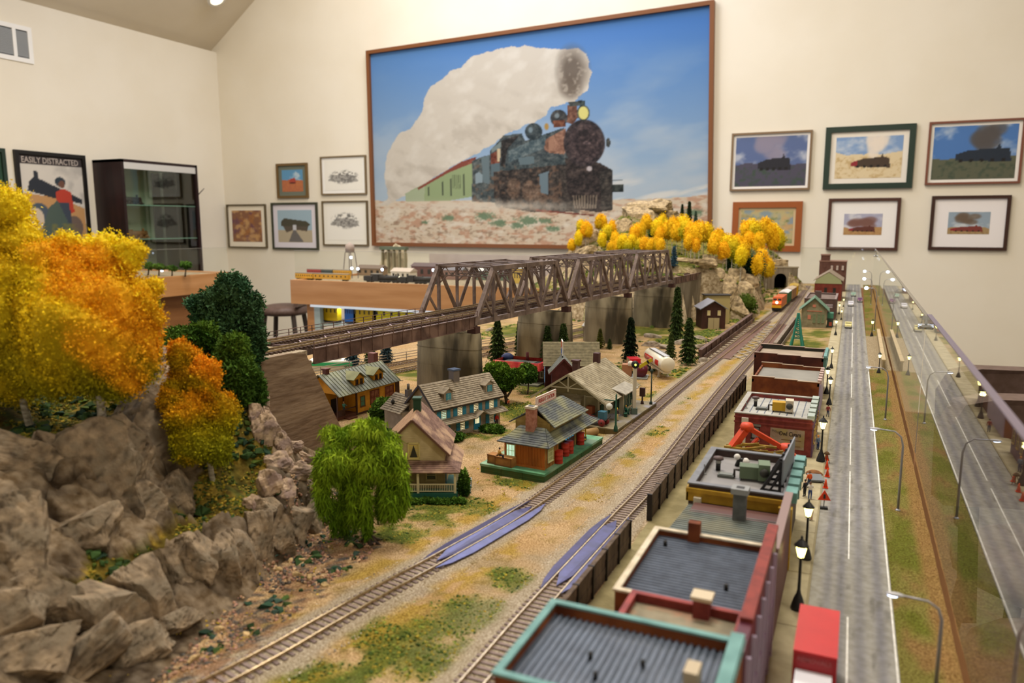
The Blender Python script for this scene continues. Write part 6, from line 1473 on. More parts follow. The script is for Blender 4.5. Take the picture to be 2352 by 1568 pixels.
# ribbed roof with tall grey chimney
r = thing('ribbed_roof_block', 'low building with sloping ribbed grey-green roof and tall grey chimney', 'building', (-12.8, 58.2, 0))
b = MB().m(flat('5a3a34')); b.box(0, 8.6, 0, 12.6, 0, 5.6); b.obj('walls', r)
b = MB().m(mat('ribbed_metal', '7d8580', '646b66', 0.5, rough=0.5, c3='8a8a78', sc3=0.2)); b.slab([(-0.5, -0.3, 6.4), (8.2, -0.3, 6.4), (8.2, 12.6, 5.2), (-0.5, 12.6, 5.2)], (0, 0, 1), 0.15)
for k in range(22): y = -0.2 + k * 12.4 / 21; z = 6.55 - 1.2 * (y + 0.3) / 12.9; b.box(-0.5, 8.2, y - 0.05, y + 0.05, z, z + 0.1)
b.obj('roof', r)
b = MB().m(mat('soot_grey', '6a6c6c', '545656', 1, rough=0.7)); b.box(4.0, 5.1, 9.2, 10.2, 4.8, 8.2).m(flat('8a8c8c')).box(3.8, 5.3, 9.0, 10.4, 8.2, 8.7).m(M_black).box(4.2, 4.9, 9.4, 10.0, 8.7, 8.72); b.obj('chimney', r)
b = MB().m(flat('5a3436')); b.box(8.2, 8.7, -0.4, 12.8, 0, 7.6).m(flat('8a7470')).box(8.1, 8.8, -0.5, 12.9, 7.6, 7.8); b.obj('side_parapet', r)
# grey flat roof with yellow walls
M_yel = mat('mustard', 'bd962c', 'a07c20', 0.7, rough=0.65)
r = block('yellow_block', 'mustard building with wide grey flat roof, rooftop machinery and black billboard', -13.6, -4.4, 71.8, 84.8, 6.3, mat('dark_side', '4a3a34', '3a2d2a', 1, rough=0.7), mat('smooth_grey_roof', '8d8a88', '7d7a79', 0.25, rough=0.55), mat('blue_grey_cap', '75777c', '66686e', 1, rough=0.5), 0.75, 0.5)
b = MB().m(M_yel); b.box(-0.15, 9.35, -0.2, 0, 5.4, 6.6).box(-0.2, 9.4, -0.32, 0, 6.3, 6.7).box(-0.2, 0, -0.2, 13, 5.4, 6.7); b.obj('cornice', r, label='mustard yellow cornice'); 
b = MB().m(M_yel); b.box(8.4, 9.6, -0.9, 0, 0.3, 6.2)
for k in range(9): b.m(flat('8a6a20')).box(8.5, 9.5, -0.95, -0.9, 0.8 + k * 0.6, 0.9 + k * 0.6)
b.obj('corner_pilaster', r, label='bright yellow corner pilaster')
for k in range(5):
    b = MB().m(M_teal); y = k * 2.7; b.box(8.9, 9.9, y, y + 1.9, 6.5, 7.5).m(flat('4f7068')).box(8.8, 10.0, y + 1.9, y + 2.2, 6.3, 7.2); b.obj('cornice_block', r)
b = MB().m(flat('9cb07a')); b.box(4.8, 7.6, -0.3, -0.2, 4.6, 5.2); s = b.obj('wall_sign', r, label='pale green wall sign'); b = MB().m(flat('8a2420')); b.box(7.8, 9.3, -0.3, -0.2, 4.3, 5.0); b.obj('wall_sign', r, label='dark red wall sign')
b = MB().m(flat('c8c0ac')); b.box(0.6, 1.3, -0.6, -0.2, 5.0, 5.9).box(0.8, 1.1, -0.5, -0.2, 0, 5.0); b.obj('downpipe', r)
def hvac(name, lb, x, y, z, col, col2, rz=0):
    r = thing(name, lb, 'air conditioner', (x, y, z), rz); b = MB().m(flat(col)); b.box(-1.4, 0.4, -0.7, 0.7, 0.25, 1.5); b.obj('cabinet', r)
    b = MB().m(flat(col2)); b.box(0.4, 1.5, -1.0, 0.8, 0.25, 1.9); n = b.obj('fan_housing', r); b = MB().m(flat('3a3a34')); b.tube([(0.95, -1.02, 1.1), (0.95, -1.1, 1.1)], 0.45, 12); b.obj('fan_grille', n)
    b = MB().m(flat('3a3430'))
    for q in ((-1.3, -0.6), (-1.3, 0.5), (1.2, -0.8), (1.2, 0.6)): b.box(q[0], q[0] + 0.15, q[1], q[1] + 0.15, 0, 0.25)
    b.tube([(-1.4, 0, 0.9), (-1.9, 0, 0.9), (-1.9, 0, 0.1)], 0.14, 6); b.obj('feet', r)
def roofbits(pre, x, y, z, lbs):
    b = MB().m(M_black); b.tube([(0, 0, 0), (0, 0, 0.8)], 0.25, 10).m(flat('a8a8a0')).tube([(0, 0, 0.8), (0, 0, 1.2)], 0.3, 10).m(flat('5a4a48')).lathe([(0.55, 1.2), (0.5, 1.45), (0.1, 1.55)], 10); b.obj('vent_pipe', None, loc=(x, y, z), label=lbs[0], cat='roof vent')
    b = MB().m(flat('5c605c')); b.box(-0.9, 0.7, -0.5, 0.5, 0, 0.28).m(flat('747874')).box(-0.75, 0.55, -0.38, 0.38, 0.28, 0.36); b.obj('roof_hatch', None, loc=(x + 1.2, y - 1.8, z), label=lbs[1], cat='roof hatch')
    b = MB().m(flat('8a8a88')); b.tube([(0, 0, 0), (0, 0, 1.1)], 0.07, 6).lathe([(0.28, 0), (0.28, 0.08), (0.1, 0.12)], 8); b.obj('standpipe', None, loc=(x - 1.1, y - 1.9, z), label=lbs[2], cat='pipe')
hvac('rooftop_unit', 'green rooftop air unit on the grey-roofed mustard building', -8.2, 77.6, 6.36, '5c6c54', '66785e', 8)
roofbits('a', -12.0, 79.2, 6.36, ('black and white vent pipe on the mustard building roof', 'dark green roof hatch on the mustard building', 'thin standpipe at the near edge of the mustard building roof'))
b = MB().m(M_black); b.tube([(0, 0, 0), (0.2, 0, 0.7), (0.9, 0, 0.7)], 0.25, 8).m(flat('d8d4cc')).ball((0.9, 0, 0.6), 0.4, 8, 6).ball((0, 0, 1.0), 0.35, 8, 6); b.obj('vent_turbine', None, loc=(-10.4, 81.5, 6.36), label='black and white bent vent near the far edge of mustard roof', cat='roof vent')
r = thing('billboard', 'black timber billboard frame seen from behind on the mustard building', 'billboard', (-5.5, 78, 6.36))
b = MB().m(flat('7c8088')); b.hexa([(0.2, -3.6, 0.9), (0.35, -3.6, 0.9), (0.75, 4.6, 0.9), (0.6, 4.6, 0.9), (0.2, -3.6, 3.4), (0.35, -3.6, 3.4), (0.75, 4.6, 3.6), (0.6, 4.6, 3.6)]); b.obj('board_back', r)
for k in range(5):
    b = MB().m(flat('1f1e20')); y = -3.2 + k * 1.8; x = 0.05 + k * 0.1; b.bar((x, y, 0), (x, y, 3.4), 0.28).bar((x - 1.7, y, 0), (x, y, 2.9), 0.26).bar((x - 1.7, y, 0.1), (x, y, 0.1), 0.2).bar((x - 0.9, y, 0.1), (x, y, 1.6), 0.18); b.obj('strut', r)
for z in (1.2, 2.2, 3.1):
    b = MB().m(flat('1f1e20')); b.bar((0.05, -3.6, z), (0.5, 4.6, z), 0.14); b.obj('rail', r)
# brick building with painted sign
r = block('brick_block', 'brick-red building with pale roof panels and faded painted cigar sign', -14.5, -4.2, 109, 123.5, 4.9, M_brick, mat('pale_panels', 'b4b4ac', '9c9c96', 0.4, rough=0.5), mat('pale_cap', 'a8a59c', '96938a', 1, rough=0.5), 0.6, 0.55, ribs=(9, 'y', 0.06, 0.05))
b = MB().m(M_brick); b.box(-0.1, 10.4, -0.12, 0, 4.2, 4.4).box(-0.1, 10.4, -0.16, 0, 4.9, 5.1); b.obj('string_course', r)
b = MB().m(flat('cfc6b8')); b.box(1.0, 1.9, -0.5, 0, 4.3, 5.0).box(1.25, 1.6, -0.35, 0, 0, 4.4); b.obj('downpipe', r, label='cream downpipe with hopper')
win(r, (2.9, 0, 2.9), (1, 0, 0), (0, -1, 0), 1.1, 1.7, '3a2e2c', mat('grey_pane', '8a8a92', rough=0.3), 1, 2, 0.12)
b = MB().m(flat('75706c')); b.box(2.2, 3.6, -0.15, 0, 3.85, 4.15).box(2.25, 3.55, -0.2, 0, 1.75, 1.95); b.obj('lintel', r)
b = MB().m(mat('faded_sign', 'a59484', '8a7264', 0.8, rough=0.8, c3='9a8a5c', sc3=0.5)); b.box(4.9, 9.4, -0.06, 0, 1.1, 3.9); s = b.obj('painted_sign', r, label='faded painted wall sign reading Owl Cigars')
text('lettering', 'Owl Cigars', 0.88, s, (7.5, -0.08, 3.2), (90, 0, 0), flat('2c2020'), 0.01, sx=0.72)
text('lettering', 'White', 0.5, s, (5.7, -0.08, 3.4), (90, 12, 0), flat('6a5a50'), 0.01)
b = MB().m(flat('7a5c44')); b.box(6.4, 9.0, -0.08, -0.06, 2.3, 2.42).box(6.6, 8.9, -0.08, -0.06, 1.5, 1.6); b.obj('sign_line', s)
for k in range(5):
    b = MB().m(flat('a0aca4')); y = 0.2 + k * 2.9; b.box(9.6, 10.5, y, y + 2.0, 5.3, 6.0).m(flat('5c7068')).box(9.5, 10.6, y + 2, y + 2.3, 5.1, 5.8); b.obj('cornice_block', r)
b = MB().m(mat('front_purple', '6a4a64', '543a58', 1, rough=0.6)); b.box(10.3, 10.5, 0, 14.5, 0, 5.2); fr = b.obj('shop_front', r)
for k in range(5): win(fr, (10.5, 1.6 + k * 2.8, 2.9), (0, 1, 0), (1, 0, 0), 1.3, 2.0, 'c0a060', M_wlit if k == 1 else M_wdark, 1, 2, 0.1)
hvac('rooftop_unit', 'yellow and cream rooftop air unit on the brick building', -8.6, 114.6, 4.96, 'b8901c', 'c4b8a0', 4)
roofbits('b', -12.6, 116.6, 4.96, ('small black vent pipe on the brick building roof', 'grey roof hatch on the brick building', 'thin standpipe on the brick building roof'))
# two brown blocks with stepped parapets
def stepped(name, lb, y0, y1, zr, x0, x1, wall, roof, cap, dark=None):
    r = thing(name, lb, 'building', (x0, y0, 0)); w = x1 - x0; d = y1 - y0
    b = MB().m(wall); b.box(0, w, 0, d, 0, zr)
    steps = ((0, w * 0.34, 0.75), (w * 0.34, w * 0.68, 0.95), (w * 0.68, w, 0.85))
    st2 = ((0, w * 0.34, 0.95), (w * 0.34, w * 0.68, 0.8), (w * 0.68, w, 0.65))
    for a, c, h in st2: b.box(a, c, 0, 0.3, zr, zr + h)
    b.box(0, 0.3, 0, d, zr, zr + 0.5).box(w - 0.3, w, 0, d, zr, zr + 0.5); b.obj('walls', r)
    b = MB().m(dark or wall)
    for a, c, h in st2: b.box(a, c, d - 0.3, d, zr, zr + h)
    b.obj('rear_parapet', r)
    b = MB().m(roof); b.box(0.3, w - 0.3, 0.3, d - 0.3, zr, zr + 0.08); b.obj('roof_deck', r)
    for a, c, h in st2:
        for y in (0, d - 0.3): b = MB().m(cap); b.box(a - 0.05, c + 0.05, y - 0.08, y + 0.38, zr + h, zr + h + 0.1); b.obj('coping', r)
    return r
r = stepped('stepped_block', 'rust-brown building with stepped parapets and smooth grey roof', 131.5, 146, 5.7, -15.0, -4.4, M_brown, mat('plain_grey_roof', '8c8980', '7a776f', 0.2, rough=0.6), flat('b09a84'))
win(r, (2.4, 0, 2.5), (1, 0, 0), (0, -1, 0), 1.3, 1.5, '3a2a20', M_wdark, 3, 2, 0.08)
b = MB().m(flat('9a8aa0')); b.box(10.6, 10.8, 0, 14.5, 0, 6.0)
for k in range(6): b.m(flat('c0a8a0')).box(10.3, 10.9, 0.6 + k * 2.3, 1.6 + k * 2.3, 6.0, 6.7)
b.obj('shop_front', r)
r = stepped('stepped_block', 'taller dark brown building with stepped parapet and pale cap', 147.5, 159, 7.2, -16.6, -4.5, mat('dark_brown_brick', '4f2418', '3c1a12', 0.7, rough=0.8, c3='5c2c1c', sc3=0.3), mat('pale_roof2', 'a0907c', '8c7c6a', 0.3, rough=0.7), flat('b09a8c'), flat('262824'))
b = MB().m(M_teal); b.box(12.1, 12.6, 0.5, 11.5, 5.6, 8.2).m(flat('4a6a60')).box(12.0, 12.8, 0.3, 11.7, 7.6, 7.9); b.obj('cornice', r, label='teal street cornice')
# buildings at the far end of the street
r = thing('green_roof_store', 'grey-green gabled house with red sign beyond the grass lot', 'house', (-15.0, 254, 0), 2)
b = MB().m(mat('sage_board', '8a8468', '746e54', 0.8, rough=0.8)); b.box(0, 7.4, 0, 9, 0, 5.6); b.raw([(0, 0, 5.6), (7.4, 0, 5.6), (3.7, 0, 9.0), (0, 9, 5.6), (7.4, 9, 5.6), (3.7, 9, 9.0)], [(0, 1, 2), (3, 5, 4)], False); b.obj('walls', r)
b = MB().m(mat('green_trim', '6a8a74', '56745f', 0.8, rough=0.6))
for sg in (-1, 1): b.slab([(3.7, -0.6, 9.2), (3.7, 9.6, 9.2), (3.7 + sg * 4.5, 9.6, 5.1), (3.7 + sg * 4.5, -0.6, 5.1)], (0, 0, 1), 0.22)
b.obj('roof', r)
b = MB().m(flat('c07860')); b.box(1.6, 6.0, -0.12, 0, 5.1, 5.3).box(3.2, 4.1, -0.12, 0, 6.4, 7.2).box(1.9, 2.8, -0.12, 0, 2.6, 3.9); b.obj('red_trim', r)
for x in (3.8, 5.2, 6.4): win(r, (x, 0, 2.9), (1, 0, 0), (0, -1, 0), 0.8, 2.6, '7a8a68', flat('6f7a5c'), 1, 2, 0.1)
b = MB().m(flat('3f7a64')); b.box(7.6, 9.4, 1.0, 5, 3.0, 4.6).m(flat('2c3a34')).box(7.6, 9.4, 1, 5, 0, 3.0).m(flat('a04a34')).box(8.2, 9.0, 0.9, 1.0, 0.6, 1.8); b.obj('side_porch', r)
r = block('brown_store', 'brown flat building with small white wall sign behind the gabled house', -15.6, -5.6, 276, 300, 6.6, mat('dusk_brown', '5c4640', '4a3834', 0.5, rough=0.8), mat('brown_roof', '7a6a62', '665850', 0.4, rough=0.8), flat('8a7a76'), 0.5, 0.5)
b = MB().m(flat('a89ca0')); b.box(5, 9, -0.1, 0, 4.2, 5.4); s = b.obj('wall_sign', r); text('lettering', 'HARDWARE', 0.8, s, (7, -0.13, 4.8), (90, 0, 0), flat('6a5a60'), 0.01)
b = MB().m(flat('5a4a46')); b.box(3, 5, 6, 8, 6.6, 9.2); b.obj('roof_tank', r)
r = thing('brick_hall', 'red brick hall with pale green arched gable at the far end of the street', 'building', (-15.8, 345, 0))
b = MB().m(mat('far_brick', '7a3628', '652a20', 0.5, rough=0.8)); b.box(0, 10.6, 0, 22, 0, 7.4); b.obj('walls', r)
b = MB().m(flat('9aa078')); b.slab([(0, -0.2, 7.4), (10.6, -0.2, 7.4), (10.0, -0.2, 9.4), (5.3, -0.2, 12.0), (0.6, -0.2, 9.4)], (0, 1, 0), 0.8); b.obj('gable', r, label='pale green gable front')
b = MB().m(flat('8a7a68'))
for sg in (-1, 1): b.slab([(5.3, -0.3, 12.2), (5.3, 22, 12.2), (5.3 + sg * 5.8, 22, 8.4), (5.3 + sg * 5.8, -0.3, 8.4)], (0, 0, 1), 0.25)
b.obj('roof', r)
for x in (4.4, 7.8): win(r, (x, 0, 4.2), (1, 0, 0), (0, -1, 0), 1.2, 3.0, '4a3028', M_wdark, 1, 2, 0.12)
r = thing('tower_block', 'dark brick building with square tower at the end of the street', 'building', (-16.5, 395, 0))
b = MB().m(mat('far_brick2', '6a4a40', '56382f', 0.5, rough=0.8)); b.box(0, 12, 0, 12, 0, 14.5).box(0.5, 4.5, 1, 5, 14.5, 17.2).m(flat('8a6a5c')).box(0.3, 4.7, 0.8, 5.2, 17.2, 17.8).box(-0.2, 12.2, -0.2, 12.2, 14.3, 14.7); b.obj('walls', r)
for x in (6, 8.4, 10.8): win(r, (x - 0.4, 0, 11.5), (1, 0, 0), (0, -1, 0), 1.2, 2.4, '3a2a24', flat('c8b8b0'), 1, 2, 0.12)
# teal drilling tower
r = thing('steel_tower', 'teal lattice tower on spread legs standing on the grass lot', 'tower', (-13.2, 212, 0))
tm = flat('2f7f6c', 0.5)
for sx in (-1, 1):
    for sy in (-1, 1):
        b = MB().m(tm); b.bar((sx * 1.5, sy * 1.5, 0), (sx * 0.95, sy * 0.95, 2.8), 0.5).bar((sx * 0.95, sy * 0.95, 2.8), (sx * 0.14, sy * 0.14, 8.6), 0.38); b.obj('leg', r)
b = MB().m(tm)
for k in range(6):
    z = 2.2 + k * 1.05; h = 1.15 * (1 - (z - 1) / 8.6); 
    for a, c in (((-h, -h), (h, -h)), ((h, -h), (h, h)), ((h, h), (-h, h)), ((-h, h), (-h, -h))):
        b.bar((a[0], a[1], z), (c[0], c[1], z), 0.22); b.bar((a[0], a[1], z), (c[0] * 0.88, c[1] * 0.88, z + 1.0), 0.16)
b.obj('lattice', r)
b = MB().m(tm); b.cb(0, 0, 8.7, 0.7, 0.7, 0.5); b.obj('crown_block', r)
# excavator and timber heap in the gap
r = thing('orange_crane', 'orange jointed crane arms over the timber heap beside the brick building', 'crane', (-9.8, 96, 0))
om = mat('crane_orange', 'd0441c', 'b83a16', 1, rough=0.5)
for pts, w, nm in (([(-3.4, 2, 3.6), (-1.8, 3, 6.2)], 1.1, 'arm'), ([(-1.8, 3, 6.2), (2.8, 4.0, 3.6)], 0.8, 'arm'), ([(2.8, 4, 3.6), (4.4, 4.3, 2.2)], 1.2, 'arm'), ([(-3.4, 0, 1.2), (-0.4, 3, 4.9)], 0.45, 'strut')):
    b = MB().m(om); b.bar(*pts, w, w * 0.7); b.obj(nm, r)
b = MB().m(om); b.lathe([(0.7, -0.5), (0.9, 0), (0.7, 0.5)], 10, -1.8, 3, 6.2).lathe([(0.8, -0.5), (1.0, 0), (0.8, 0.5)], 10, 3.1, 4, 3.7); b.obj('joint', r)
b = MB().m(mat('mustard_machine', '9a7c28', '6a5520', 1.4, rough=0.6)); b.box(-4.4, 2.4, -1, 3.4, 0.8, 2.6).box(-1.4, 1.4, -0.8, 2.4, 2.6, 3.4); b.m(M_black).tube([(-4.4, -1.2, 0.6), (2.4, -1.2, 0.6)], 0.6, 10).tube([(-4.4, 3.4, 0.6), (2.4, 3.4, 0.6)], 0.6, 10); b.obj('machine_body', r)
b = MB().m(flat('8c94a0')); b.cb(2.4, 2.4, 3.0, 1.4, 1.2, 1.0); b.obj('engine', r)
logs = None
for k in range(14):
    rn = random.Random(k); x = -3.6 + rn.random() * 5.6; y = -0.6 + rn.random() * 3.6; a = rn.uniform(-25, 15)
    if logs is None:
        b = MB().m(mat('yellow_timber', 'a98a34', '7a6124', 1, rough=0.7)); b.bar((-2.1, 0, 0), (2.1, 0, 0.3), 0.36, 0.26); logs = b.obj('timber', None, loc=(-9.8 + x, 96 + y, 2.9 + rn.random()), rz=a, label='yellow timber baulk on the heap below the orange crane', cat='timber', group='timber heaped under the crane')
    else:
        o = logs.copy(); COL.objects.link(o); o.location = W(-9.8 + x, 96 + y, 2.7 + rn.random() * 1.4); o.rotation_euler = (0, rn.uniform(-0.2, 0.2), math.radians(a))
# ================================================================ trees and plants
def atd(u, v, D):
    """point on the sight line through a pixel at camera depth D"""
    d = ray(u, v); k = D / dep(Vector((d.x, d.y, d.z + HC)))
    return Vector((d.x * k, d.y * k, HC + d.z * k))
RNG = np.random.default_rng(5)
def flecks(blobs, n, size, droop=0.0, shell=(0.72, 1.06), thin=0.4, up=0.3, wisps=0.0):
    """n small leaf triangles spread through the outer shells of ellipsoid blobs ((x,y,z),(rx,ry,rz))"""
    C_ = np.array([b_[0] for b_ in blobs], float); R = np.array([b_[1] for b_ in blobs], float)
    w = (R[:, 0] * R[:, 2]); k = RNG.choice(len(blobs), n, p=w / w.sum())
    d = RNG.normal(size=(n, 3)); d /= np.linalg.norm(d, axis=1)[:, None]
    r = RNG.uniform(shell[0], shell[1], n)
    lump = vn(d[:, 0] * 2.5 + k * 3.1, d[:, 2] * 2.5 + d[:, 1] * 2 + k, 3, 3)
    P = C_[k] + d * R[k] * (r * (0.72 + lump * 0.56))[:, None]
    if wisps:
        m_ = RNG.random(n) < wisps; P[m_] += d[m_] * R[k][m_] * RNG.uniform(0, 0.22, (m_.sum(), 1))
    a = RNG.normal(size=(n, 3)) + d * 0.5; a[:, 2] += up - droop * 3; a /= np.linalg.norm(a, axis=1)[:, None]
    q = RNG.normal(size=(n, 3)); q -= (q * a).sum(1)[:, None] * a; q /= np.linalg.norm(q, axis=1)[:, None]
    s = size * RNG.uniform(0.6, 1.5, (n, 1))
    V = np.stack([P - q * s * thin, P + q * s * thin, P + a * s * (1.2 + droop)], 1).reshape(-1, 3)
    return V, np.arange(3 * n).reshape(-1, 3), P
def core(blobs, k=0.8, nn=14):
    th = np.linspace(-math.pi / 2, math.pi / 2, nn); ph = np.linspace(0, 2 * math.pi, nn, endpoint=False)
    T, P_ = np.meshgrid(th, ph, indexing='ij'); D = np.stack([np.cos(T) * np.cos(P_), np.cos(T) * np.sin(P_), np.sin(T)], -1).reshape(-1, 3)
    i, j = np.meshgrid(np.arange(nn - 1), np.arange(nn), indexing='ij'); a = (i * nn + j).ravel(); b_ = (i * nn + (j + 1) % nn).ravel()
    F0 = np.stack([a, b_, b_ + nn, a + nn], 1); Vs = []; Fs = []
    for q, (c, r) in enumerate(blobs):
        l = vn(D[:, 0] * 2.5 + q * 3.1, D[:, 2] * 2.5 + D[:, 1] * 2 + q, 3, 3)
        Vs.append(np.array(c) + D * np.array(r) * (k * (0.72 + l * 0.56))[:, None]); Fs.append(F0 + q * nn * nn)
    return np.concatenate(Vs), np.concatenate(Fs)
M_leaf = mat('leaf_fibre', 'ffffff', rough=0.85, attr='col', spec=0.1)
M_bark = mat('aspen_bark', 'cfc8b8', '7d776a', 1.6, rough=0.85, stretch=(1, 1, 2))
M_bark2 = mat('brown_bark', '4a3a2c', '33281e', 1.6, rough=0.9)
def foliage(name, root, blobs, n, size, colf, cn=14, ck=0.8, **k):
    V, F, P = flecks(blobs, n, size, **k)
    c = np.repeat(colf(P), 3, 0) * np.repeat(RNG.uniform(0.82, 1.15, (len(P), 1)), 3, 0)
    V2, F2 = core(blobs, ck, cn)
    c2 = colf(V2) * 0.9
    o = np.array(root.location) / S - np.array([0, 0, Z0])
    # split quads of the core so that everything is triangles
    F2t = np.concatenate([F2[:, [0, 1, 2]], F2[:, [0, 2, 3]]]) + len(V)
    me = npmesh(name, np.concatenate([V, V2]) - o, np.concatenate([F, F2t]), M_leaf, False, srgb(np.clip(np.concatenate([c, c2]), 0, 1)))
    return link(name, me, root)
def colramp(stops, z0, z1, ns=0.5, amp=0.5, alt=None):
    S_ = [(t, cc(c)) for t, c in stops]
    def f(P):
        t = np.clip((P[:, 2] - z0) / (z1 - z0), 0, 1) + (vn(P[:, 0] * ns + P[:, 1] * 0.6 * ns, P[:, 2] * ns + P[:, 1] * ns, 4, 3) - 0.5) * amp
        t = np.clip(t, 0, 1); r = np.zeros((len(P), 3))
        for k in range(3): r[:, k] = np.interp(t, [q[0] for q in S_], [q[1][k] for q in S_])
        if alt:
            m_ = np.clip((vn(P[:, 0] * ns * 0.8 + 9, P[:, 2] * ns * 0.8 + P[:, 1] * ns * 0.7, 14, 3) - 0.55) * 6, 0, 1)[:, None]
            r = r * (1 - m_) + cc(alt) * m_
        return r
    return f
def trunk(root, pts, r0, r1, mt, n=8, name='trunk'):
    k = len(pts); b = MB().m(mt); o = root.location / S - Vector((0, 0, Z0))
    b.tube([Vector(p) - o for p in pts], [r0 + (r1 - r0) * i / (k - 1) for i in range(k)], n); return b.obj(name, root)
def pxtree(name, label, base, D, blobs, n, size, colf, trunk_px=None, tr=(0.5, 0.3), bark=None, cat='tree', **k):
    """blobs in photo pixels: (u, v, ru, rv) on the tree's own depth"""
    root = thing(name, label, cat, tuple(base)); B = []
    vd = ray(1176, 784); hv = Vector((vd.x, vd.y, 0)).normalized()
    for i, (u, v, ru, rv) in enumerate(blobs):
        kk = D / FPX; dd = random.uniform(-0.5, 0.5) * ru * kk
        c = atd(u, v, D) + hv * dd; B.append((tuple(c), (ru * kk, ru * kk * 0.9, rv * kk)))
    z0 = min(c[2] - r[2] for c, r in B); z1 = max(c[2] + r[2] for c, r in B)
    foliage('crown', root, B, n, size, colramp(*colf[0:1], z0, z1, *colf[1:]), **k)
    top = B[0][0] if trunk_px is None else atd(*trunk_px, D)
    trunk(root, [base, Vector(base).lerp(Vector(top), 0.5) + Vector((0.2, 0, 0)), Vector(top)], tr[0], tr[1], bark or M_bark)
    return root
YEL = ([(0, '94941e'), (0.3, 'c4ac1a'), (0.6, 'eec820'), (1, 'ffe02a')], 0.2, 0.5, 'f8b020')  # height ramp: leaf colours, with some top light and underside shade painted in
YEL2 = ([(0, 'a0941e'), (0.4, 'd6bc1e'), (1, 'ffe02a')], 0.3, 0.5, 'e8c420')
p = Pz(240, 1018, 12.1); D = dep(p)
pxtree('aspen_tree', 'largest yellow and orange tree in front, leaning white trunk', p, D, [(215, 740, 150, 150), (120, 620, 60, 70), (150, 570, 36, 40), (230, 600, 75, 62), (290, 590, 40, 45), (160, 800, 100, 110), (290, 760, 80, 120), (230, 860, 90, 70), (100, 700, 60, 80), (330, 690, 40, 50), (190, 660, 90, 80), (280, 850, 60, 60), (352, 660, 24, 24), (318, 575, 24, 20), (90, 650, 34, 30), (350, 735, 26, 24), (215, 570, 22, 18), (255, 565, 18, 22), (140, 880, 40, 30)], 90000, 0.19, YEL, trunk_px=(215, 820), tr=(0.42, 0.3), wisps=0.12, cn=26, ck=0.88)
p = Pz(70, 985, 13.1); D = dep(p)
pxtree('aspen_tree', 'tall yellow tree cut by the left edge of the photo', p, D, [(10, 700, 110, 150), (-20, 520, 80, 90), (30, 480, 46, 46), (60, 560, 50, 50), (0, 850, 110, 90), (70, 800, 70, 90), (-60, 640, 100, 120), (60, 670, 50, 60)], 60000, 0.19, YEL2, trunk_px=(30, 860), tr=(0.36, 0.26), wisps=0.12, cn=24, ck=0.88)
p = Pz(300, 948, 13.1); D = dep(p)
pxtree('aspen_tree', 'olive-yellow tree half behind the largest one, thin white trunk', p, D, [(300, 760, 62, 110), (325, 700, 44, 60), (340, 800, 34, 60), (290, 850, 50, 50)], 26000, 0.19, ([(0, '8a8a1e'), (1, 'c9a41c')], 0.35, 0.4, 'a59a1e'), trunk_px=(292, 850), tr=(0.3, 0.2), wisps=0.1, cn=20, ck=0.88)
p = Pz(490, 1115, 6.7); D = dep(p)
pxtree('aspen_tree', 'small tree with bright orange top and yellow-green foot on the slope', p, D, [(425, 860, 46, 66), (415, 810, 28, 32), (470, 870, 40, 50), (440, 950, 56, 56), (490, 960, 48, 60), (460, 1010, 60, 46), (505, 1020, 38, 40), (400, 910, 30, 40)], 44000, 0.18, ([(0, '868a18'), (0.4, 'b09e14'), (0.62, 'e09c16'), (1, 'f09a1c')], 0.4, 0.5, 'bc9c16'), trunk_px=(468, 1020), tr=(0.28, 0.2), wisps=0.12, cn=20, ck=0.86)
DG = ([(0, '2b4a24'), (1, '4f6f4e')], 0.5, 0.6, '35583c')
GG = ([(0, '2c4a1a'), (1, '5c7c2c')], 0.5, 0.6, '3c6020')
p = Pz(560, 860, 15.5); D = 92
pxtree('dark_green_tree', 'tall dark blue-green tree standing left of the bridge end', atd(565, 850, D), D, [(535, 665, 40, 40), (500, 700, 55, 40), (560, 720, 40, 50), (520, 750, 60, 50), (570, 790, 34, 60), (480, 740, 50, 30), (545, 830, 44, 50), (575, 850, 24, 60), (450, 700, 30, 18)], 26000, 0.34, DG, bark=M_bark2, tr=(0.4, 0.2), wisps=0.2, ck=0.7)
D = 84
pxtree('green_tree', 'mid green tree under the tall dark one, beside the orange-topped tree', atd(560, 960, D), D, [(530, 820, 40, 40), (560, 880, 40, 60), (520, 880, 40, 50), (570, 950, 34, 50), (540, 790, 30, 24), (590, 900, 22, 50), (585, 960, 18, 30)], 22000, 0.32, GG, bark=M_bark2, tr=(0.4, 0.2), wisps=0.15, ck=0.75)
D = 88
pxtree('green_tree', 'low green tree spreading left behind the orange-topped tree', atd(430, 840, D), D, [(430, 770, 42, 24), (470, 770, 34, 30), (400, 778, 22, 16), (450, 800, 40, 26)], 9000, 0.32, GG, bark=M_bark2, tr=(0.3, 0.2), wisps=0.15, ck=0.75)
# willow
p = Pz(848, 1246, 0); D = dep(p)
WIL = [(850, 972, 36, 18), (800, 1005, 46, 20), (765, 1060, 30, 46), (742, 1120, 16, 66), (795, 1090, 24, 60), (870, 1015, 44, 24), (908, 1075, 26, 52), (928, 1120, 14, 52), (885, 1100, 20, 66), (840, 1060, 26, 60), (783, 1185, 16, 52), (845, 1170, 13, 66), (818, 1150, 16, 66), (755, 1000, 22, 20), (903, 1150, 20, 40), (733, 1095, 10, 60), (762, 1190, 10, 46), (872, 1160, 14, 40), (900, 1030, 24, 20), (790, 1050, 30, 26), (862, 1060, 30, 30)]
r = thing('willow_tree', 'bright green weeping willow beside the cream farmhouse', 'tree', tuple(p)); B = []
hv = Vector((ray(1176, 784).x, ray(1176, 784).y, 0)).normalized()
for u, v, ru, rv in WIL:
    k = D / FPX; c = atd(u, v, D) + hv * random.uniform(-1.2, 1.2); B.append((tuple(c), (ru * k, ru * k, rv * k)))
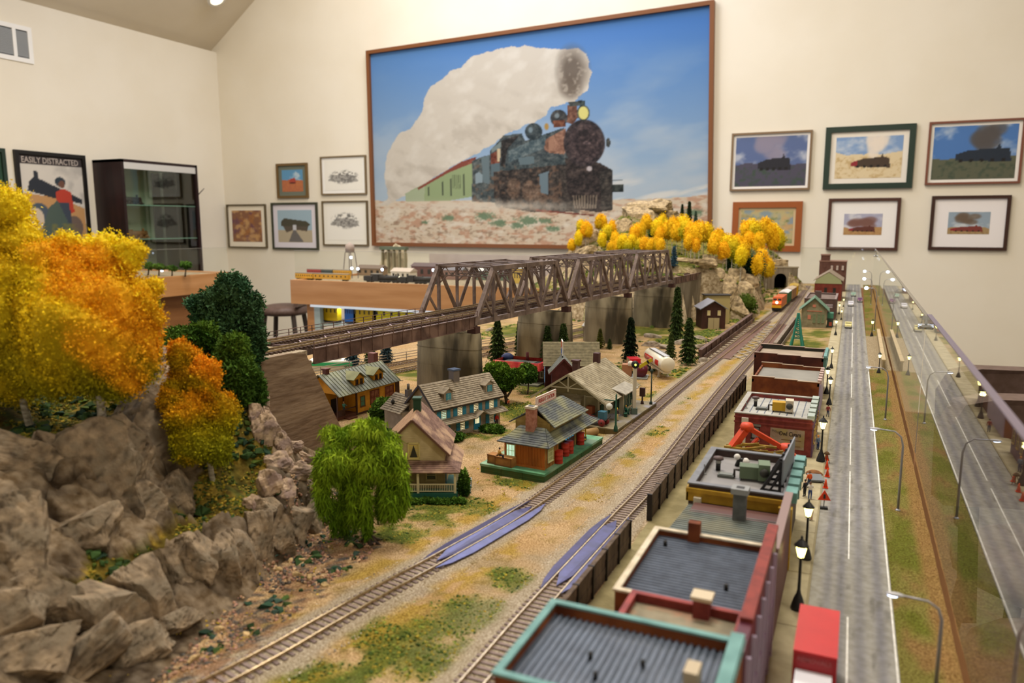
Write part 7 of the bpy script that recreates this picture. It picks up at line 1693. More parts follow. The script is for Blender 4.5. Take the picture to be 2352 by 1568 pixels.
foliage('crown', r, B, 34000, 0.34, colramp([(0, '587a18'), (0.5, '7a9c22'), (1, 'a4bc34')], 0, 12, 0.7, 0.6, '6a8a1e'), droop=0.8, thin=0.16, shell=(0.5, 1.12), ck=0.4, wisps=0.3)
trunk(r, [p, p + Vector((0.1, 0, 3)), atd(835, 1100, D), atd(830, 1010, D)], 0.34, 0.2, M_bark2)
for u, v in ((770, 1030), (900, 1050), (860, 990)): trunk(r, [atd(836, 1120, D), atd((836 + u) / 2, (1090 + v) / 2 - 20, D), atd(u, v, D)], 0.3, 0.12, M_bark2, 6, 'branch')
b = MB().m(M_bark2)
for k in range(7):
    a = k * 0.9; b.tube([(0, 0, 0.7), (math.cos(a) * 0.8, math.sin(a) * 0.8, 0.15), (math.cos(a) * 1.5, math.sin(a) * 1.5, 0.0)], [0.3, 0.2, 0.05], 6)
b.obj('roots', r)
# leafy round trees and shrubs
p = Pz(1165, 928, 0); D = dep(p)
r = pxtree('round_green_tree', 'round leafy green tree with forked brown trunk right of the colonial house', p, D, [(1145, 855, 26, 22), (1120, 870, 18, 16), (1170, 870, 24, 20), (1150, 885, 30, 16), (1190, 860, 14, 14), (1130, 848, 16, 12)], 9000, 0.34, ([(0, '36541a'), (1, '6a8c2c')], 0.8, 0.6, '45661e'), bark=M_bark2, tr=(0.35, 0.2), thin=0.6, ck=0.7, wisps=0.2)
for u, v in ((1135, 880), (1185, 880)): trunk(r, [p + Vector((0, 0, 1.4)), atd(u, v, D)], 0.22, 0.1, M_bark2, 6, 'branch')
for i, (u, v, vb, ru, rv, n, pal, lb) in enumerate([(1212, 858, 905, 20, 22, 4000, GG, 'small green tree in front of the red-roofed diner'), (888, 938, 965, 34, 24, 5000, GG, 'dark green bush between yellow and colonial houses'), (1045, 1000, 1010, 20, 7, 1500, GG, 'low hedge under the left windows of the colonial house'), (1130, 985, 992, 26, 7, 1800, GG, 'low hedge at the right corner of the colonial house'), (905, 1000, 1010, 26, 16, 2500, DG, 'dark shrub behind the willow top'), (1065, 1110, 1140, 10, 28, 2200, GG, 'tall narrow bush at the right corner of the farmhouse porch'), (1713, 695, 712, 24, 22, 3000, ([(0, '3a5018'), (1, '66782a')], 0.4, 0.5, '4c641e'), 'rounded green bush against the mountain cliff'), (640, 880, 900, 18, 26, 2500, GG, 'green bush at the left edge of the rough retaining wall'), (1230, 770, 790, 20, 12, 1500, GG, 'green bush beyond the truss bridge'), (1735, 605, 640, 22, 30, 1800, DG, 'dark green bush among the yellow trees near the tunnel')]):
    p = Pz(u, vb, 0) if u != 640 and u < 1700 else (hit(u, vb)); D = dep(p)
    pxtree('green_bush', lb, p, D, [(u, v, ru, rv), (u - ru * 0.5, v + rv * 0.3, ru * 0.6, rv * 0.6), (u + ru * 0.5, v + rv * 0.3, ru * 0.6, rv * 0.6)], n, 0.3, pal, bark=M_bark2, tr=(0.15, 0.1), cat='bush', wisps=0.2, thin=0.6, ck=0.75)
# hedge strip round the farmhouse
p = Pz(985, 1155, 0)
pxtree('green_hedge', 'low dark hedge along the foot of the farmhouse porch', p, dep(p), [(930 + k * 16, 1150, 12, 6) for k in range(9)], 3000, 0.22, GG, bark=M_bark2, tr=(0.1, 0.1), cat='hedge', thin=0.6)
# conifers
def conifer_mesh(h, r, c1, c2, n, seed, narrow=1.0):
    rg = np.random.default_rng(seed); t = rg.random(n) ** 0.8; tier = np.floor(t * 9) / 9; f = (t - tier) * 9
    rad = r * (1 - tier * 0.92) * (1.05 - 0.75 * f) * rg.uniform(0.55, 1.05, n); a = rg.random(n) * 2 * math.pi
    P = np.stack([rad * np.cos(a), rad * np.sin(a), h * (0.06 + 0.94 * t) - 0], -1)
    d = np.stack([np.cos(a), np.sin(a), -0.6 + rg.normal(size=n) * 0.4], -1); q = rg.normal(size=(n, 3)); s = h * 0.04
    V = np.stack([P - q * s * 0.3, P + q * s * 0.3, P + d * s * 1.3], 1).reshape(-1, 3)
    c = (cc(c1) + (cc(c2) - cc(c1)) * rg.random((n, 1))) * rg.uniform(0.8, 1.15, (n, 1))
    m = 8; hh = np.linspace(0.04, 1, 19); rr = r * (1 - hh) * np.where(np.arange(19) % 2, 0.62, 0.4)
    Vc = np.array([(rr[i] * math.cos(2 * math.pi * j / m), rr[i] * math.sin(2 * math.pi * j / m), hh[i] * h) for i in range(19) for j in range(m)])
    Fc = np.array([(i * m + j, i * m + (j + 1) % m, (i + 1) * m + (j + 1) % m) for i in range(18) for j in range(m)] + [(i * m + j, (i + 1) * m + (j + 1) % m, (i + 1) * m + j) for i in range(18) for j in range(m)]) + 3 * n
    return npmesh('needles', np.concatenate([V, Vc]), np.concatenate([np.arange(3 * n).reshape(-1, 3), Fc]), M_leaf, False, srgb(np.clip(np.concatenate([np.repeat(c, 3, 0), np.tile(cc(c1) * 0.8, (len(Vc), 1))]), 0, 1)))
def conifer(u, vt, vb, w, label, c1='25351a', c2='4c5e2c', n=2600, zb=0.0, p=None, group=None, seed=1):
    p = p or Pz(u, vb, zb); D = dep(p); h = (vb - vt) * D / FPX / 0.98; r = w * 0.62 * D / FPX
    root = thing('conifer_tree', label, 'conifer', tuple(p), random.uniform(0, 360), group)
    link('needles', conifer_mesh(h, r, c1, c2, n, seed), root); b = MB().m(M_bark2); b.tube([(0, 0, -0.3), (0, 0, h * 0.9)], [0.25, 0.08], 6); b.obj('trunk', root); return root
for i, q in enumerate([(1143, 735, 835, 44, 'dark conifer right of the nearest pier'), (1193, 738, 822, 22, 'slim conifer at the left edge of the second pier'), (1257, 750, 852, 36, 'conifer in front of the second pier, left of a pair'), (1293, 745, 855, 38, 'conifer in front of the second pier, right of a pair'), (1447, 730, 832, 34, 'very dark conifer in front of the third pier', '101a10', '26341c'), (1378, 755, 800, 22, 'small olive conifer behind the grey roof ridge', '4a4e20', '6e7230'), (1400, 778, 802, 16, 'tiny conifer peeping above the grey station roof'), (1553, 662, 780, 26, 'tall slim conifer between the fourth pier and brown barn'), (1540, 765, 825, 24, 'small conifer left of the leaning pair by the rocks', '37441f', '5c6a36'), (1580, 732, 838, 40, 'tall ragged conifer behind the white tanker'), (1095, 770, 800, 20, 'dark conifer in the shade beneath the near girder'), (810, 782, 850, 40, 'blue-grey conifer under the girder beside the striped white building', '24363c', '3c5660'), (852, 775, 842, 34, 'dark green conifer under the girder left of the rear track'), (888, 770, 838, 34, 'blue-grey conifer under the girder near the first pier', '2c3c40', '445c64')]):
    conifer(*q, seed=i + 3)
for i, (u, vt, vb, w, c1, c2, lb) in enumerate([(1547, 575, 622, 22, '2c4450', '4a6878', 'blue spruce at the far end of the truss bridge'), (1493, 562, 600, 14, '33465c', '56708a', 'small blue spruce seen through the truss top'), (1455, 478, 512, 12, '23301f', '3c4c2e', 'dark conifer at the left of the mountain crest'), (1483, 472, 505, 13, '23301f', '3c4c2e', 'dark conifer left of the bare mountain summit'), (1530, 470, 508, 14, '2a3c30', '44604c', 'dark conifer just right of the bare summit'), (1543, 468, 500, 12, '2c4434', '44604c', 'small conifer on the skyline beside the bare summit'), (1566, 460, 505, 13, '23301f', '3c4c2e', 'left one of two tall skyline conifers'), (1582, 454, 512, 15, '23301f', '3c4c2e', 'right one of two tall skyline conifers'), (1597, 475, 515, 13, '3c5040', '58705c', 'faint conifer right of the tall skyline pair'), (1658, 525, 548, 14, '23301f', '44603c', 'conifer peeping over the yellow trees mid slope'), (1495, 507, 545, 18, '2c4420', '4a6430', 'dark green conifer among the upper yellow trees'), (1765, 500, 545, 34, '2c4428', '46603c', 'dark conifer behind the right-hand yellow trees'), (1712, 560, 625, 40, '1e3624', '34502e', 'broad dark green tree in front of the lower yellow trees'), (1675, 560, 620, 18, '264028', '3c5a34', 'narrow dark conifer left of the broad dark tree'), (1425, 565, 582, 14, '2c4a34', '44684a', 'small green conifer behind the truss top')]):
    f = lambda x, y: np.where((y > 228) & (x > -165) & (x < -20), np.maximum(Hm(x, y), 0), -200)
    p = hit(u, vb, f) if not (vb < 516 and u > 1440) else Py(u, vb + 6, 428); p.z -= 0 if vb > 516 else 1; conifer(u, vt, vb, w, lb, c1, c2, 1500, p=p, seed=40 + i)
# yellow aspens on the mountain: individual trees
AS = [(1313, 548, 575), (1328, 528, 570), (1333, 503, 548), (1345, 505, 550), (1351, 510, 548), (1376, 490, 530), (1383, 492, 528), (1382, 530, 572), (1394, 512, 560), (1405, 505, 545), (1412, 528, 575), (1402, 552, 582), (1418, 545, 580), (1430, 535, 580), (1443, 545, 582), (1455, 515, 560), (1463, 510, 555), (1474, 508, 545), (1484, 490, 530), (1450, 535, 575), (1468, 545, 578), (1480, 540, 580), (1495, 545, 580), (1508, 542, 580), (1516, 545, 582), (1508, 500, 555), (1520, 490, 550), (1514, 520, 560), (1532, 505, 560), (1543, 495, 560), (1553, 508, 565), (1566, 490, 562), (1574, 500, 565), (1586, 505, 570), (1594, 510, 575), (1605, 505, 572), (1580, 535, 580), (1615, 508, 570), (1625, 510, 568), (1597, 545, 582), (1640, 530, 585), (1650, 522, 580), (1636, 545, 590), (1668, 535, 600), (1680, 540, 610), (1660, 552, 605), (1690, 535, 600), (1703, 548, 610), (1710, 505, 560), (1722, 500, 560), (1730, 505, 570), (1718, 530, 575), (1740, 530, 590), (1752, 525, 600), (1762, 528, 600), (1775, 530, 600), (1785, 540, 605), (1746, 565, 640), (1738, 580, 645), (1758, 585, 650), (1770, 580, 640), (1700, 560, 625), (1690, 565, 612)]
PAL = [('d8ac1c', 'ffce24', 'golden yellow'), ('ccb81c', 'ffda26', 'yellow'), ('989a22', 'f4cc20', 'olive-footed yellow')]
f = lambda x, y: np.where((y > 228) & (x > -165) & (x < -20), np.maximum(Hm(x, y), 0), -200)
protos = {}
for i, (u, vt, vb) in enumerate(AS):
    rn = random.Random(i * 3 + 1); pal = PAL[i % 3]; key = i % 3 * 3 + i % 2
    p = hit(u, vb + 22, f); D = dep(p); H_ = (vb + 22 - vt) * D / FPX
    if key not in protos:
        V, F, P = flecks([((0, 0, 0.70), (0.2, 0.2, 0.29)), ((0.07, 0.02, 0.58), (0.15, 0.15, 0.18)), ((-0.06, 0.03, 0.62), (0.15, 0.15, 0.2))], 1300, 0.035, wisps=0.1)
        V2, F2 = core([((0, 0, 0.70), (0.2, 0.2, 0.29)), ((0.07, 0.02, 0.58), (0.15, 0.15, 0.18)), ((-0.06, 0.03, 0.62), (0.15, 0.15, 0.2))], 0.86, 9)
        F2 = np.concatenate([F2[:, [0, 1, 2]], F2[:, [0, 2, 3]]]) + len(V); VV = np.concatenate([V, V2])
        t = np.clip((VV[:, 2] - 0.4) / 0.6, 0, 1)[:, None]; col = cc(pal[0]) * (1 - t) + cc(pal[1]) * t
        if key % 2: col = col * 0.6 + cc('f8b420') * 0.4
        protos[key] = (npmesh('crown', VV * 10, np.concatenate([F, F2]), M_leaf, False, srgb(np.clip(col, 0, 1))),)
        b = MB().m(M_bark); b.tube([(0, 0, -0.3), (0.05, 0, 3), (0, 0, 7)], [0.13, 0.1, 0.06], 5); protos[key] += (b.mesh('trunk'),)
    where = 'left shoulder' if u < 1440 else 'upper slope' if u < 1560 else 'middle slope' if u < 1660 else 'right slope above the tunnel'
    root = thing('aspen_tree', '%s model aspen on the %s of the mountain' % ((pal[2] if not key % 2 else 'deep orange' if i % 3 == 0 else 'warm amber').capitalize(), where), 'tree', tuple(p), rn.uniform(0, 360), 'yellow aspens on the mountain, %s' % where)
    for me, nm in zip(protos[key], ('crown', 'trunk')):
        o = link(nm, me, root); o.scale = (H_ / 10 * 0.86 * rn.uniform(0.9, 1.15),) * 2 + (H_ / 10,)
# ---------------------------------------------------------------- ground cover, stones
def clumpset(name, pts, size, cols, label, kind='stuff', jit=0.5, sub=1, squash=0.7):
    """many small tufts or stones joined as one stuff object; pts (n,3) cm"""
    n = len(pts); t = (1 + 5 ** 0.5) / 2
    I = np.array([(-1, t, 0), (1, t, 0), (-1, -t, 0), (1, -t, 0), (0, -1, t), (0, 1, t), (0, -1, -t), (0, 1, -t), (t, 0, -1), (t, 0, 1), (-t, 0, -1), (-t, 0, 1)]) / 1.9
    Fi = np.array([(0, 11, 5), (0, 5, 1), (0, 1, 7), (0, 7, 10), (0, 10, 11), (1, 5, 9), (5, 11, 4), (11, 10, 2), (10, 7, 6), (7, 1, 8), (3, 9, 4), (3, 4, 2), (3, 2, 6), (3, 6, 8), (3, 8, 9), (4, 9, 5), (2, 4, 11), (6, 2, 10), (8, 6, 7), (9, 8, 1)])
    s = size * RNG.uniform(0.5, 1.5, (n, 1, 1)); V = I[None] * (1 + RNG.normal(size=(n, 12, 1)) * jit * 0.5) * s * RNG.uniform(0.7, 1.3, (n, 1, 3)); V[:, :, 2] *= squash
    V = V + pts[:, None, :]; F = (Fi[None] + (np.arange(n) * 12)[:, None, None]).reshape(-1, 3)
    C_ = np.array([cc(c) for c in cols])[RNG.integers(0, len(cols), n)] * RNG.uniform(0.8, 1.15, (n, 1)); C_ = np.repeat(C_, 12, 0)
    return link(name, npmesh(name, V.reshape(-1, 3), F, M_leaf, False, srgb(np.clip(C_, 0, 1))), None, label=label, kind=kind)
def scatter(n, x0, x1, y0, y1, ok, z=None):
    x = RNG.uniform(x0, x1, n); y = RNG.uniform(y0, y1, n); k = ok(x, y); x = x[k]; y = y[k]
    return np.stack([x, y, (ground(x, y) if z is None else z(x, y))], -1)
def patch(x, y, th=0.0):
    m_ = np.full(x.shape, -9.0)
    for a, b_, rx, ry in GR: m_ = np.maximum(m_, 1 - np.hypot((x - a) / rx, (y - b_) / ry))
    return m_ + (vn(x / 1.7, y / 1.7, 60, 4) - 0.5) * 1.5 > th
clr = lambda x, y: (pdist(x, y, TA) > 2.6) & (pdist(x, y, TB) > 2.6)
clumpset('ground_foam', scatter(60000, -62, -14, 24, 150, lambda x, y: patch(x, y, 0.15) & clr(x, y)), 0.11, ['4f6228', '6c7a34', '3c5024', '7f8538', '9a8a34'], 'green foam turf in patches between the tracks and houses')
hillz = lambda x, y: np.maximum(Hh(x, y), 0)
clumpset('hill_foam', scatter(90000, -110, -47, 30, 112, lambda x, y: (hill(x, y) > 0.6) & (vn(x / 2.6, y / 2.6, 131, 3) > 0.42) & grassy(x, y) & (STf(x, y)[0] < -44), hillz), 0.15, ['3f4a1c', '566024', '75701f', '8a7a2a', '34401e', '9c8430'], 'green and gold foam undergrowth over the hillside')
clumpset('hill_shrubs', scatter(13000, -96, -47, 34, 100, lambda x, y: (hill(x, y) > 1.5) & (vn(x / 3.6, y / 3.6, 141, 2) > 0.56) & grassy(x, y) & (STf(x, y)[0] < -44), hillz), 0.36, ['2c3f1e', '38502a', '24382a', '4c5c24'], 'dark green shrub clumps on the hillside ledges', jit=0.9)
clumpset('talus', scatter(22000, -66, -38, 30, 90, lambda x, y: pip(x, y, TAL) & (vn(x / 2, y / 2, 151, 3) > 0.42) & clr(x, y), lambda x, y: np.maximum(0, Hh(x, y))), 0.14, ['a88468', '8f6f58', '6e6258', 'b89a78', '57544f', 'a07a6a'], 'small broken stones at the foot of the hill', squash=0.8)
clumpset('talus_shrubs', scatter(1500, -66, -38, 32, 84, lambda x, y: pip(x, y, TAL) & (vn(x / 1.7, y / 1.7, 161, 3) > 0.58) & clr(x, y), lambda x, y: np.maximum(0, Hh(x, y))), 0.34, ['34482a', '2c4434', '44582c', '3c5046'], 'dark blue-green foam shrubs among the fallen stones', jit=0.9)
clumpset('ballast_grains', scatter(52000, -45, -18, 24, 110, lambda x, y: (np.minimum(pdist(x, y, TA), pdist(x, y, TB)) < 3.4)), 0.05, ['c4b8a6', 'aca292', '94897c', 'd6cbb8', '7c7468'], 'fine grey ballast stones around the tracks')
clumpset('yellow_tufts', scatter(9000, -48, -14, 26, 180, lambda x, y: (vn(x / 2.2, y / 2.2, 171, 3) > 0.64) & clr(x, y)), 0.09, ['a8902c', '8f8430', 'b89a38'], 'sparse yellow turf specks over the sand')
clumpset('mountain_foam', scatter(9000, -150, -24, 232, 430, lambda x, y: (mount(x, y) > 1) & (vn(x / 7, y / 7, 181, 3) > 0.5), lambda x, y: np.maximum(Hm(x, y), 0)), 0.6, ['4c5c28', '66702c', '3c4c24', '7c7a34'], 'green foam undergrowth on the mountain ledges')
clumpset('far_foam', scatter(14000, -100, -30, 150, 260, lambda x, y: patch(x, y, 0.1) & clr(x, y) & (mount(x, y) < 1)), 0.32, ['4f6228', '6c7a34', '7f8538', '3c5024'], 'green foam turf around the bridge piers')
# larger fallen boulders, each its own
flat0 = lambda x, y: np.maximum(Hh(x, y), 0) if False else np.where(x < -42, np.maximum(Hh(x, y), 0), 0)
for i, (u, v, w, h, lb) in enumerate([(641, 1314, 24, 18, 'tan boulder at the foot of the rock face, leftmost of a row'), (683, 1326, 24, 18, 'rounded tan boulder in the middle of the row below the rocks'), (712, 1332, 22, 18, 'rounded cream boulder at the right of the row below the rocks'), (746, 1345, 24, 18, 'angular tan boulder right of the boulder row'), (690, 1290, 22, 16, 'cream boulder touching the dark shrubs above the row'), (668, 1292, 20, 14, 'grey boulder beside the cliff foot'), (802, 1256, 26, 16, 'flat tan boulder below the willow'), (500, 1455, 30, 20, 'tan boulder half buried in the lower talus'), (445, 1520, 36, 24, 'pale boulder at the cliff foot near the bottom edge'), (566, 1460, 26, 14, 'flat grey stone beside the lower left track'), (775, 1192, 30, 20, 'knobbly cream rock under the left of the willow')]):
    o = rock(u, v, w, h, seed=200 + i, mt=mat('tan_boulder', 'd2b684', 'b09466', 1, rough=0.9, attr='col'), parent=None, fn=flat0, sub=2, boxy=2.3, sink=0.0, cuts=8)
    o.name = 'boulder'; o['label'] = lb; o['category'] = 'boulder'; o.rotation_euler = (0, 0, i)
# rocks by the far creek between barn and tanker
for i, (u, v, w, h, lb) in enumerate([(1500, 775, 44, 16, 'flat grey rock slab right of the third pier'), (1495, 795, 46, 22, 'large grey rock right of the third pier foot'), (1535, 800, 60, 14, 'long tilted rock slab left of the conifers'), (1565, 790, 44, 20, 'grey rock slab between the two conifers'), (1605, 778, 50, 14, 'thin grey slab on the far bank'), (1605, 800, 60, 16, 'long pale rock slab right of the tall ragged conifer'), (1622, 817, 44, 20, 'rounded grey rock touching the girder bridge'), (1612, 832, 28, 20, 'brown rock at the near end of the girder bridge'), (1520, 812, 40, 14, 'tan rock ledge behind the tanker trailer'), (1480, 745, 34, 16, 'brown rock beneath the fourth pier'), (1330, 690, 40, 30, 'pale rock behind the second truss span'), (1130, 760, 30, 16, 'pale rock behind the near conifer')]):
    o = rock(u, v, w, h, seed=240 + i, mt=mat('creek_rock', 'b0a494', '857867', 0.8, rough=0.9, attr='col'), parent=None, fn=lambda x, y: x * 0, sub=2, boxy=2.6, sink=0.0, cuts=9, tilt=-12 if i % 2 else 8)
    o.name = 'creek_rock'; o['label'] = lb; o['category'] = 'rock'
# ================================================================ street lamps
M_iron = flat('1e1f20', 0.45); M_lampy = mat('lamp_glow', 'fff08c', rough=0.4, emit=8.0); M_lampw = mat('led_glow', 'cfe0ff', rough=0.4, emit=14.0)
def post_lamp(p, h, label, lit=None):
    r = thing('street_lamp', label, 'street lamp', tuple(p), group='lantern lamps along the street')
    s = h / 5.0
    b = MB().m(M_iron); b.lathe([(0.5 * s, 0), (0.48 * s, 0.25 * s), (0.3 * s, 0.9 * s), (0.17 * s, 1.2 * s), (0.11 * s, 1.5 * s), (0.09 * s, 3.7 * s), (0.2 * s, 3.75 * s), (0.22 * s, 3.85 * s), (0.05 * s, 3.86 * s)], 10); b.obj('post', r)
    b = MB().m(M_lampy); b.lathe([(0.2 * s, 3.86 * s), (0.38 * s, 4.65 * s), (0.36 * s, 4.68 * s)], 6, smooth=False); g = b.obj('lamp_glass', r)
    b = MB().m(M_iron)
    for k in range(6): a = k * math.pi / 3; b.bar((0.2 * s * math.cos(a), 0.2 * s * math.sin(a), 3.86 * s), (0.4 * s * math.cos(a), 0.4 * s * math.sin(a), 4.66 * s), 0.04 * s)
    b.lathe([(0.5 * s, 4.66 * s), (0.46 * s, 4.74 * s), (0.2 * s, 5.05 * s), (0.08 * s, 5.15 * s), (0.09 * s, 5.3 * s), (0.01, 5.4 * s)], 8); b.obj('lamp_cap', r)
    if lit:
        l = bpy.data.lights.new('lamp_light', 'POINT'); l.energy = lit; l.color = (1, 0.85, 0.45); l.shadow_soft_size = 0.004
        o = bpy.data.objects.new('lamp_light', l); COL.objects.link(o); o.location = W(p.x, p.y, 4.3 * s); o['kind'] = 'helper'
for i, (u, v, vt, lb, lit) in enumerate([(1832, 1400, 1240, 'nearest lit lantern lamp, standing behind the red truck', 0.02), (1850, 1284, 1155, 'second nearest lit lantern lamp beside the yellow pilaster', 0.02), (1885, 1060, 963, 'lit lantern lamp before the brick building front', 0.015), (1904, 930, 868, 'lit lantern lamp level with the rust-brown building', 0.012), (1898, 905, 846, 'lit lantern lamp close to the shop fronts, one of a pair', 0), (1909, 846, 800, 'lit lantern lamp level with the taller dark brown building', 0), (1919, 770, 735, 'lit lantern lamp at the grass lot corner', 0), (1932, 735, 712, 'far lit lantern lamp beside the brown flat store, nearer of two', 0), (1927, 722, 698, 'far lit lantern lamp beside the brown flat store, farther of two', 0), (1937, 705, 686, 'farthest lit lantern lamp on the pavement', 0), (2002, 772, 736, 'lit lantern lamp on the verge beyond the parapet wall', 0), (2018, 857, 812, 'lit lantern lamp on the parapet side by the glass', 0)]):
    p = Pz(u, v, 0.15); post_lamp(p, (v - vt) * dep(p) / FPX / 0.96, lb, lit)
for i, (u, v, hu, hv_, lb) in enumerate([(2147, 1600, 2085, 1380, 'nearest arched road light leaning over the street by the glass'), (2062, 1174, 2028, 988, 'second arched road light on the verge'), (2033, 965, 2013, 845, 'third arched road light on the verge'), (2008, 760, 1982, 660, 'fourth arched road light, small, before the far glass'), (2000, 700, 1981, 642, 'fifth arched road light at the far end of the verge'), (1999, 680, 1982, 625, 'farthest arched road light near the glass corner')]):
    p = Pz(u, v, 0.1); D = dep(p); H_ = HC - (hv_ - 518) * (D - 1) / FPX; H_ = max(4, min(H_, 27 if i > 3 else 13)); L = 2.9
    r = thing('road_light', lb, 'street lamp', tuple(p)); b = MB().m(flat('9a9aa0', 0.4, metal=0.6))
    b.tube([(0, 0, 0), (0, 0, H_ * 0.82), (-0.25, 0, H_ * 0.93), (-0.9, 0, H_ * 0.99), (-L + 0.5, 0, H_)], [0.14, 0.11, 0.09, 0.08, 0.07], 8).lathe([(0.3, 0), (0.25, 0.2), (0.14, 0.3)], 8); b.obj('pole', r)
    b = MB().m(flat('b4b4b8', 0.4)); b.ball((-L, 0, H_), (0.62, 0.25, 0.15), 10, 6); hd = b.obj('lamp_head', r); b = MB().m(M_lampw); b.ball((-L - 0.1, 0, H_ - 0.08), (0.4 if i < 3 else 0.55, 0.18 if i < 3 else 0.5, 0.12 if i < 3 else 0.5), 8, 6); b.obj('lamp_glass', hd)
# ================================================================ vehicles
def wheels(r, xs_, y, rad, w=0.35, mt=None):
    for x in xs_:
        for sg in (-1, 1):
            b = MB().m(mt or M_black); b.tube([(sg * y - w / 2, x, rad), (sg * y + w / 2, x, rad)], rad, 12).m(flat('9a9a98', 0.4)).tube([(sg * (y + w / 2), x, rad), (sg * (y + w / 2 + 0.03), x, rad)], rad * 0.5, 10); b.obj('wheel', r)
M_red = mat('gloss_red', 'cc1420', 'c21220', 0.5, rough=0.3, spec=0.6, coat=0.4)
r = thing('box_truck', 'bright red box truck with white cab parked at the bottom of the street', 'truck', (-0.9, 51.8, 0.15), 180)
b = MB().m(M_red); b.box(-1.35, 1.3, -3.9, 2.7, 0.9, 4.6); b.obj('cargo_box', r)
b = MB().m(flat('a82028', 0.35)); b.box(-1.28, 1.23, 2.7, 2.76, 1.0, 4.5); hd = b.obj('box_front', r, label='darker red front of the cargo box'); text('lettering', 'REMOVALS', 0.42, hd, (0, 2.8, 4.1), (90, 0, 180), flat('c06468'), 0.01)
b = MB().m(flat('e8e8f0', 0.3)); b.slab([(-1.1, 2.8, 0.6), (-1.1, 5.3, 0.6), (-1.1, 5.3, 1.7), (-1.1, 4.7, 3.2), (-1.1, 2.8, 3.4)], (1, 0, 0), 2.2); b.obj('cab', r, label='white truck cab')
b = MB().m(M_wdark); b.quad((-1.0, 5.31, 1.75), (1.0, 5.31, 1.75), (1.0, 4.76, 3.05), (-1.0, 4.76, 3.05)); b.obj('windscreen', r)
b = MB().m(flat('2a2a2a')); b.box(-1.1, 1.1, -3.8, 5.2, 0.45, 0.9); b.obj('chassis', r); wheels(r, (-2.6, -1.6, 4.2), 1.05, 0.5)
def car(u, v, lb, col, hd=0, L=5.0):
    p = Pz(u, v, 0.15); r = thing('toy_car', lb, 'car', tuple(p), hd); b = MB().m(flat(col, 0.35, coat=0.3)); prof = [(-L / 2, 0.45), (-L / 2, 1.05), (-L / 2 + 0.9, 1.15), (-L / 2 + 1.3, 1.75), (L / 2 - 2.0, 1.8), (L / 2 - 1.4, 1.2), (L / 2 - 0.1, 1.05), (L / 2, 0.45)]
    b.slab([(-0.95, y, z) for y, z in prof], (1, 0, 0), 1.9); b.obj('body', r); b = MB().m(M_wdark); b.box(-0.97, 0.97, -L / 2 + 1.5, L / 2 - 2.1, 1.25, 1.65); b.box(-0.8, 0.8, L / 2 - 1.9, L / 2 - 1.6, 1.25, 1.6); b.obj('windows', r)
    b = MB().m(flat('fff0c0', 0.3)); b.box(-0.8, -0.5, L / 2 - 0.02, L / 2 + 0.04, 0.75, 1.0).box(0.5, 0.8, L / 2 - 0.02, L / 2 + 0.04, 0.75, 1.0).m(flat('c8c8c8', 0.3)).box(-0.9, 0.9, L / 2, L / 2 + 0.1, 0.4, 0.6); b.obj('headlamps', r); wheels(r, (-L / 2 + 1, L / 2 - 1), 0.85, 0.42)
car(1948, 752, 'cream-yellow saloon car on the street by the grass lot', 'd6cc88', 180)
car(1954, 702, 'white van-like car stopped farther up the street', 'd8d8e4', 180, 6.2)
car(1975, 693, 'small purple car in the right lane far up the street', '6a3a6c', 180)
car(1960, 680, 'pale green car beyond the white one', '8cae9c', 180)
# tanker trailer
p = Pz(1528, 868, 0); r = thing('tanker_trailer', 'white tank trailer with red stripe parked nose-up on its landing legs', 'trailer', tuple(p), 30)
T_ = Matrix.Rotation(math.radians(0), 4, 'X'); L = 12.5
b = MB().m(flat('e6dfc8', 0.3, coat=0.3)); b.tube([(0, -1.2 - 0.4, 3.1), (0, -1.3, 3.1), (0, L - 1.3, 3.1), (0, L - 0.9, 3.1)], [1.35, 1.6, 1.6, 1.35], 20); b.obj('tank', r)
b = MB().m(flat('c8241c', 0.4))
for y0, y1 in ((0.2, 2.6), (4.2, 10.6)):
    for sg in (-1, 1):
        vs = [(sg * 1.63 * math.cos(a), y, 3.1 + 1.63 * math.sin(a)) for y in (y0, y1) for a in (-0.35, -0.1, 0.15, 0.38)]
        b.raw(vs, [(i, i + 1, i + 5, i + 4) for i in range(3)], True)
s = b.obj('red_stripe', r, label='red side stripe'); text('lettering', 'FLAMMABLE', 1.0, s, (-1.7, 7.2, 3.1), (90, 0, -90), flat('e89888'), 0.01)
b = MB().m(flat('c8c8cc', 0.3)); b.box(-0.6, 0.6, -0.6, L - 2, 4.62, 4.78).m(flat('6a6e68')).box(-0.68, -0.6, -0.6, L - 2, 4.7, 4.85).box(0.6, 0.68, -0.6, L - 2, 4.7, 4.85); b.obj('walkway', r)
b = MB().m(flat('d8d0b8')); b.box(-0.9, 0.9, -1.2, L - 1.6, 1.2, 1.6); b.obj('chassis', r)
b = MB().m(flat('d0cabc')); b.box(-1.1, -0.85, 1.4, 1.7, 0.1, 1.5).box(0.85, 1.1, 1.4, 1.7, 0.1, 1.5).cb(-1, 1.55, 0.08, 0.6, 0.6, 0.15).cb(1, 1.55, 0.08, 0.6, 0.6, 0.15); b.obj('landing_leg', r)
wheels(r, (L - 4.4, L - 2.8), 1.1, 0.6)
